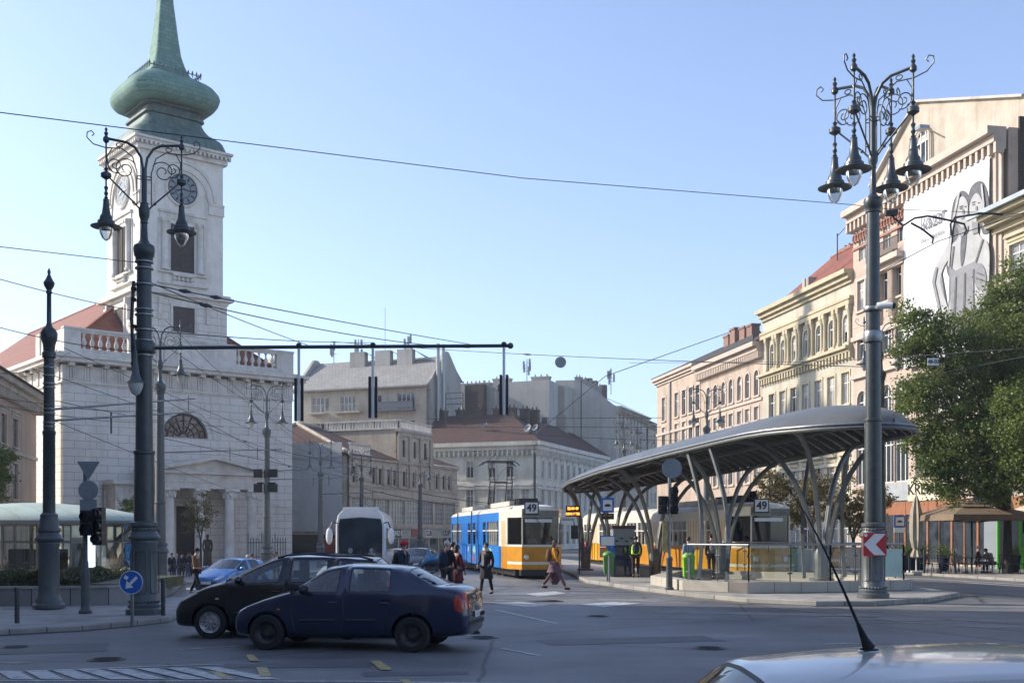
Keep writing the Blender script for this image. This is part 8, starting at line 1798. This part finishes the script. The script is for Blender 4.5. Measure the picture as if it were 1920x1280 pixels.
# ---------------------------------------------------------------- trees
M['leaf'] = leafmat('acacia_leaves', (.05,.08,.018), (.20,.25,.055), .42, .55); M['leaf2'] = leafmat('sunny_acacia_leaves', (.07,.115,.025), (.25,.31,.07), .4, .6); M['leaf3'] = leafmat('autumn_leaves', (.06,.06,.02), (.26,.20,.08), .35, .8); M['bark'] = mat('dark_bark', (.045,.035,.028), .9, .3, 6, bump=.6, bscale=12)
def tree(label, base, blobs, n, leaf, mt, trunk_r=.22, seed=0, spread=.42, name='tree', ctr=None, dens=34):
    t = thing(name, label, 'tree', tuple(base)); B = Vector(base); r_ = random.Random(seed); bl = [(Vector(c)-B, r) for c, r in blobs]
    cc_ = sum((c for c, r in bl), Vector())/len(bl); fork = Vector((0,0,max(1.6, min(c.z-r for c, r in bl)+.2)))
    b = MB(); b.tube([(0,0,-.2),(.02,.03,fork.z*.5),fork], [trunk_r*1.3,trunk_r,trunk_r*.85], 10); b.build('trunk', M['bark'], t)
    b = MB()
    for c, r in bl:
        m1 = fork + (c-fork)*.45 + Vector((r_.uniform(-.3,.3),r_.uniform(-.3,.3),.25*r)); b.tube([fork-Vector((0,0,.3)), m1, c], [trunk_r*.6,trunk_r*.35,trunk_r*.12], 7)
        for k in range(5):
            d_ = Vector((r_.gauss(0,1),r_.gauss(0,1),r_.gauss(0,1)+.3)).normalized(); b.tube([m1+(c-m1)*r_.random(), c+d_*r*.5, c+d_*r*.92], [trunk_r*.14,trunk_r*.08,.01], 5)
    b.build('limbs', M['bark'], t)
    tot = sum(r**2 for c, r in bl)
    def gen(g, n_):
        out = []
        for c, r in bl:
            k = int(dens*r*r)+4; d_ = g.normal(size=(k,3)); d_ /= np.linalg.norm(d_,axis=1)[:,None]; sc_ = np.array(tuple(c)) + d_*(r*(g.random(k)**.45))[:,None]*np.array([1,1,.88]); m = int(n_*r*r/tot/k)+1
            for s_ in sc_:
                rr_ = spread*(.5+.9*g.random()); o = g.normal(size=(m,3))*rr_*np.array([.55,.55,.38]); out.append(s_+o)
        return np.concatenate(out)
    cards('crown', mt, t, gen, n, leaf, seed, .3); return t
tb = at(1889, 53.5, .13)
def bb(px, py, Y, r): return (tuple(P(px,py,Y)), r)
tree('large dark green acacia tree with drooping foliage in front of the pink house', tb, [bb(1745,625,52,1.35),bb(1705,590,52,.75),bb(1800,640,53,1.7),bb(1715,655,53,1.0),bb(1770,720,52.5,1.9),bb(1715,740,51.5,1.1),bb(1730,820,52,1.1),bb(1790,820,51.5,1.9),bb(1855,700,54,2.1),bb(1860,610,55,1.7),bb(1900,560,55,1.5),bb(1940,540,54,2.0),bb(1930,640,53,2.4),bb(1850,800,53,2.0),bb(1762,895,51,1.05),bb(1825,895,51,1.3),bb(1785,925,51,.7),bb(1855,915,51.5,.9),bb(1745,870,51,.8),bb(1920,720,55,2.0)], 100000, .135, M['leaf'], .19, 5)
tree('paler sunlit green tree crown at the right edge in front of the dark acacia', at(2010,50,.13), [bb(1925,800,50,1.9),bb(1905,870,50,1.3),bb(1960,860,50,1.8),bb(1965,760,50.5,1.9),bb(1890,820,49.5,1.0),bb(1930,910,49.5,.9),bb(1895,745,50,.8)], 30000, .14, M['leaf2'], .22, 8)
for px, Y, lb, cl in ((1447,60,'left autumn tree behind the shelter, half bare with yellowing leaves', ((1425,955,1.0),(1462,930,1.1),(1480,965,.9),(1440,905,.8),(1410,990,.6))), (1520,62,'middle sparse autumn tree behind the shelter arms', ((1505,935,.9),(1535,915,.9),(1545,955,.8),(1500,975,.6))), (1600,59,'right autumn tree behind the big lamp post', ((1590,930,1.0),(1620,960,.9),(1650,930,.8),(1600,985,.7),(1570,960,.7)))):
    tree(lb, at(px,Y,0), [bb(x,y,Y+(i%3-1)*.6,r) for i,(x,y,r) in enumerate(cl)], 5200, .15, M['leaf3'], .09, px, .3, 'young_tree', dens=26)
tree('small bare-ish tree in front of the church door', at(376,74), [bb(372,955,74,1.1),bb(385,975,74,1.0),bb(365,985,74.5,.9),bb(380,935,74,.7)], 1500, .15, M['leaf3'], .07, 3, .35, 'young_tree', dens=16)
tree('small dark shrubby tree left of the church porch', at(243,70), [bb(240,955,70,.7),bb(248,945,70,.6)], 1200, .14, M['leaf'], .06, 4, .3, 'young_tree', dens=16)
tree('dark tree crown at the left edge before the beige house', at(-12,66), [bb(-12,870,66,1.25),bb(0,855,66,.6),bb(4,895,66,.5),bb(-14,925,66,.8)], 7000, .15, M['leaf'], .12, 6)
# ---------------------------------------------------------------- café terrace
M['canvas_b'] = mat('brown_canvas', (.20,.14,.09), .85, .12, 2); M['canvas_w'] = mat('ecru_canvas', (.50,.44,.34), .85, .15, 6, streak=.2)
q = at(1822, 54.5, .13); t = thing('parasol', 'large open brown café parasol with layered canopy over the tables', 'parasol', tuple(q), R(8)); b = MB()
z0_ = Z(976,54.5)-.13; zt_ = Z(938,54.5)-.13; w1 = 2.15
for (za, zb3, wa, wb) in ((z0_-.0,z0_+.28,w1,w1*.97),(z0_+.28,z0_+.62,w1*.97,w1*.5),(z0_+.66,z0_+.8,w1*.54,w1*.36),(z0_+.84,zt_+.05,w1*.38,.04)):
    pa = [(-wa,-wa,za),(wa,-wa,za),(wa,wa,za),(-wa,wa,za)]; pb_ = [(-wb,-wb,zb3),(wb,-wb,zb3),(wb,wb,zb3),(-wb,wb,zb3)]; b.add(pa+pb_, [(0,1,5,4),(1,2,6,5),(2,3,7,6),(3,0,4,7)])
b.build('canopy', M['canvas_b'], t, smooth=0); b = MB(); b.tube([(0,0,0),(0,0,zt_)], .05, 8); [b.tube([(0,0,z0_-.1),(sx*w1*.95,sy*w1*.95,z0_+.22)], .02, 5) for sx in (-1,1) for sy in (-1,1)]; b.build('pole', M['black'], t)
q = at(1945, 55, .13); t = thing('parasol', 'second brown parasol cut by the right edge', 'parasol', tuple(q)); b = MB(); b.add([(-1.6,-1.6,2.6),(1.6,-1.6,2.6),(1.6,1.6,2.6),(-1.6,1.6,2.6),(0,0,3.5)], [(0,1,4),(1,2,4),(2,3,4),(3,0,4)]); b.build('canopy', M['canvas_w'], t, smooth=0); b = MB(); b.tube([(0,0,0),(0,0,3.5)], .05, 8); b.build('pole', M['black'], t)
q = at(1718, 55.5, .13); t = thing('closed_parasol', 'tall closed ecru parasol tied at its foot beside the bus stop sign', 'parasol', tuple(q)); b = MB(); n = 28; pr_ = [(.03,3.75),(.12,3.5),(.24,2.9),(.27,2.2),(.25,1.6),(.17,1.2),(.12,1.12),(.26,.75),(.20,.7)]; vs = []
for r, z in pr_: vs += [((r*(1+.22*math.sin(j*math.pi/2)))*math.cos(2*math.pi*j/n), (r*(1+.22*math.sin(j*math.pi/2)))*math.sin(2*math.pi*j/n), z) for j in range(n)]
b.add(vs, [(r_*n+j,(r_+1)*n+j,(r_+1)*n+(j+1)%n,r_*n+(j+1)%n) for r_ in range(len(pr_)-1) for j in range(n)]); b.build('canopy', M['canvas_w'], t); b = MB(); b.tube([(0,0,0),(0,0,3.9)], .035, 8); b.box(-.35,.35,-.35,.35,0,.06); b.build('pole', M['white'], t)
def cafe_chair():
    t = thing('cafe_chair', '', 'chair', (0,0,0), 0, 'dark metal chairs on the café terrace')
    b = MB(); b.box(-.22,.22,-.22,.22,.43,.46); b.build('seat', M['black'], t, smooth=0)
    b = MB(); b.tube([(-.22,.22,.46),(-.24,.28,.86),(.24,.28,.86),(.22,.22,.46)], .016, 6); [b.tube([(x,.23,.46),(x,.28,.86)], .010, 5) for x in (-.12,0,.12)]; b.build('backrest', M['black'], t)
    for sx in (-1,1):
        for sy in (-1,1): b = MB(); b.tube([(sx*.2,sy*.2,.44),(sx*.24,sy*.25,0)], .016, 6); b.build('leg', M['black'], t)
    return t
ch0 = cafe_chair(); cl = [(1737,55,.2),(1752,53.5,2.4),(1771,54.2,1.0),(1786,53,3.0),(1798,55.5,.5),(1809,53.4,1.6),(1822,52.6,2.9),(1843,53.2,3.3),(1860,54.5,.4),(1872,52.8,1.3),(1888,54.4,2.2),(1901,52.9,2.9),(1914,54,.8)]
whr = ['leftmost chair of the terrace, right of the closed parasol','second terrace chair from the left, turned away','third terrace chair from the left, side on','fourth terrace chair from the left, nearest the kerb','fifth terrace chair, under the parasol left corner','sixth terrace chair, just left of the white haired guest','seventh terrace chair, in front of the white haired guest','eighth terrace chair, in front of the hunched guest','ninth terrace chair, right of the hunched guest','tenth terrace chair, left of the ivy covered trunk','eleventh terrace chair, beside the ivy covered trunk','twelfth terrace chair, before the green kiosk','last terrace chair at the right edge of the picture']
for i, (px, Y, rt) in enumerate(cl):
    o = ch0 if i == 0 else dup(ch0); o.location = at(px, Y, .13); o.rotation_euler.z = rt; o['label'] = whr[i]
def cafe_table():
    t = thing('cafe_table', '', 'table', (0,0,0), 0, 'small round tables on the café terrace'); b = MB(); b.lathe([(.36,.71),(.38,.72),(.38,.745),(.36,.75)], 20); b.build('tabletop', M['black'], t); b = MB(); b.lathe([(.22,0),(.2,.03),(.03,.06),(.03,.71)], 12); b.build('leg', M['black'], t); return t
tb0 = cafe_table()
for i, (px, Y, lb) in enumerate(((1762,54,'left café table, between the second and third bollards'),(1811,54.3,'middle café table under the parasol'),(1850,53.9,'café table in front of the hunched guest'),(1893,53.6,'right café table near the green kiosk'))):
    o = tb0 if i == 0 else dup(tb0); o.location = at(px, Y, .13); o['label'] = lb
person('white haired guest in black sitting under the brown parasol', at(1833,54.2,.13), R(70), 1.72, 'black', 'dark', 'hair_w', sit=True, lean=.05, elbow=(1.2,1.2), arms=(.4,.4))
person('guest in a grey pullover hunched forward over the café table', at(1861,54.1,.13), R(-70), 1.72, 'grey', 'dark', 'hair_k', sit=True, lean=.6, elbow=(1.0,1.0), arms=(.6,.6))
for px, lb in ((1705,'first kerb bollard, left of the closed parasol'),(1733,'second kerb bollard, right of the closed parasol'),(1762,'third kerb bollard, before the café tables'),(1791,'fourth kerb bollard, slightly leaning')):
    q = at(px, 53.6 if px > 1720 else 55, .13); b = MB(); b.tube([(0,0,0),(-.05 if px == 1791 else 0,0,1.05)], .05, 10); b.sph((-.05 if px == 1791 else 0,0,1.05), .06, 8, 6); o = b.build('bollard', M['iron']); o.location = q; tag(o, lb, 'bollard', 'iron bollards along the kerbs')
def pot(px, Y, lb, s=1.0):
    q = at(px, Y, .13); t = thing('plant_pot', lb, 'planter', tuple(q), 0, 'dark pots with shrubs on the café terrace'); b = MB(); b.lathe([(.2*s,0),(.3*s,.75),(.3*s,.8),(.26*s,.8),(.25*s,.7),(.01,.7)], 16, cap=False); b.build('pot', M['navy'] if False else C['navy'], t)
    cards('foliage', M['leaf3'] if px in (1680,) else M['leaf2'], t, lambda g, n: g.normal(size=(n,3))*np.array([.2,.2,.17])*s + np.array([0,0,1.0*s]), 420, .09, px, .3)
for px, Y, lb in ((1678,57,'first shrub pot behind the big lamp base'),(1697,57,'second shrub pot, under the bus stop sign'),(1712,57.5,'third shrub pot behind the closed parasol'),(1727,57.5,'fourth shrub pot right of the closed parasol'),(1769,56.5,'shrub pot beside the third bollard'),(1902,55,'shrub pot before the green kiosk')): pot(px, Y, lb)
# green kiosk
q = at(1870, 60, .13); t = thing('kiosk', 'bright green kiosk with pale panels and a round sign at the right edge', 'kiosk', tuple(q), R(-8)); KG = mat('bright_green_paint', (.10,.60,.03), .4, .05); KW = M['signback']
b = MB(); b.box(0,5,.1,2.6,0,3.0); b.build('wall', KW, t, smooth=0)
b = MB(); b.box(0,.14,0,.1,0,3.0); b.box(1.1,1.22,0,.1,0,3.0); b.box(.14,1.1,.0,.1,2.8,3.0); b.box(1.22,5,.0,.1,2.75,3.0); b.box(1.22,5,0,.1,0,1.15); b.build('green_frame', KG, t, smooth=0)
b = MB(); b.box(1.3,5,.04,.09,1.15,1.9); o = b.build('white_panel', M['sign_w'], t, smooth=0); text('KÉR', .5, o, (1.75,.02,1.5), UP, M['sign_k']); b = MB(); b.box(1.3,5,.06,.09,1.9,2.7); b.build('window', M['pane'], t, smooth=0); b = MB(); b.disc((1.85,-.03,2.35), .35, 20, th=.04); b.build('round_sign', M['sign_w'], t)
b = MB(); b.box(-.2,5,-.3,2.8,3.0,3.12); b.build('roof', KG, t, smooth=0)
o = MB().box(-.65,.65,-.04,.04,-.35,.35); t = thing('wall_sign', 'blue hanging sign with white lettering above the brown parasol', 'sign', tuple(P(1849,934,61))); o.build('plate', M['blue'], t, smooth=0); text('KÁLVIN', .26, t, (0,-.05,.08), UP, M['sign_w']); text('ÉTTEREM', .2, t, (0,-.05,-.17), UP, M['sign_w'])
# ---------------------------------------------------------------- wear of the road: repair patches, covers
M['patch'] = mat('dark_asphalt_patch', (.09,.092,.096), .6, .15, 3, bump=.3, bscale=40); M['patch_l'] = mat('pale_old_asphalt', (.21,.208,.20), .75, .18, 2, bump=.4, bscale=30)
def rough_quad(c, w_, h_, a_, mt, dz, seed):
    r_ = random.Random(seed); pts = []; ca, sa = math.cos(a_), math.sin(a_)
    for (x0,y0),(x1,y1) in (((-1,-1),(1,-1)),((1,-1),(1,1)),((1,1),(-1,1)),((-1,1),(-1,-1))):
        for k in range(5): x = (x0+(x1-x0)*k/5)*w_/2 + r_.gauss(0,.03); y = (y0+(y1-y0)*k/5)*h_/2 + r_.gauss(0,.03); pts.append((c.x+x*ca-y*sa, c.y+x*sa+y*ca))
    b = MB(); b.add([(x,y,gz(x,y)+dz) for x,y in pts], [tuple(range(len(pts)))]); tag(b.build('road_patch', mt, smooth=0), kind='structure')
for i, (px, py, w_, h_, a_, m_) in enumerate([(560,1247,2.2,.5,.05,'patch'),(1180,1200,3.4,1.1,.25,'patch'),(1430,1150,5.5,1.0,-.3,'patch_l'),(1090,1125,5.0,1.3,.1,'patch_l'),(1700,1160,4.0,1.2,-.2,'patch_l'),(90,1215,2.0,1.6,.3,'patch'),(780,1262,1.5,.5,.1,'patch'),(1800,1135,4,1.4,-.2,'patch_l'),(930,1128,4,1.2,.2,'patch_l'),]):
    rough_quad(G(px,py), w_, h_, a_, M[m_], .005, i)
for px, py, r in ((905,1195,.32),(200,1236,.30),(1330,1215,.3),(1120,1155,.28),(30,1213,.25)):
    q = G(px,py); b = MB(); b.lathe([(r,.006),(r*.98,.012)], 28); b.tube([(math.cos(k*.2618)*r*.8, math.sin(k*.2618)*r*.8, .013) for k in range(24)], .008, 4, closed=True)
    for k in range(-2,3): b.box(-r*.6, r*.6, k*r*.25-.01, k*r*.25+.01, .012, .018)
    o = b.build('manhole_cover', M['black']); o.location = q; tag(o, 'round iron manhole cover in the asphalt %s' % {905:'right of the navy saloon boot',200:'above the striped hatching at the left',1330:'near the silver car roof',1120:'in the middle of the junction',30:'at the left kerb of the near island'}[px], 'manhole cover')

# ---------------------------------------------------------------- autumn haze over the square
hm = bpy.data.materials.new('haze'); hm.use_nodes = True; n = hm.node_tree.nodes; n.remove(n['Principled BSDF']); v = n.new('ShaderNodeVolumePrincipled')
v.inputs['Color'].default_value = (.86,.90,.95,1); v.inputs['Density'].default_value = .0005; v.inputs['Anisotropy'].default_value = .25; hm.node_tree.links.new(v.outputs[0], n['Material Output'].inputs['Volume'])
tag(MB().box(-430, 430, -210, 470, -2.2, 64).build('haze', hm, smooth=0), kind='stuff')
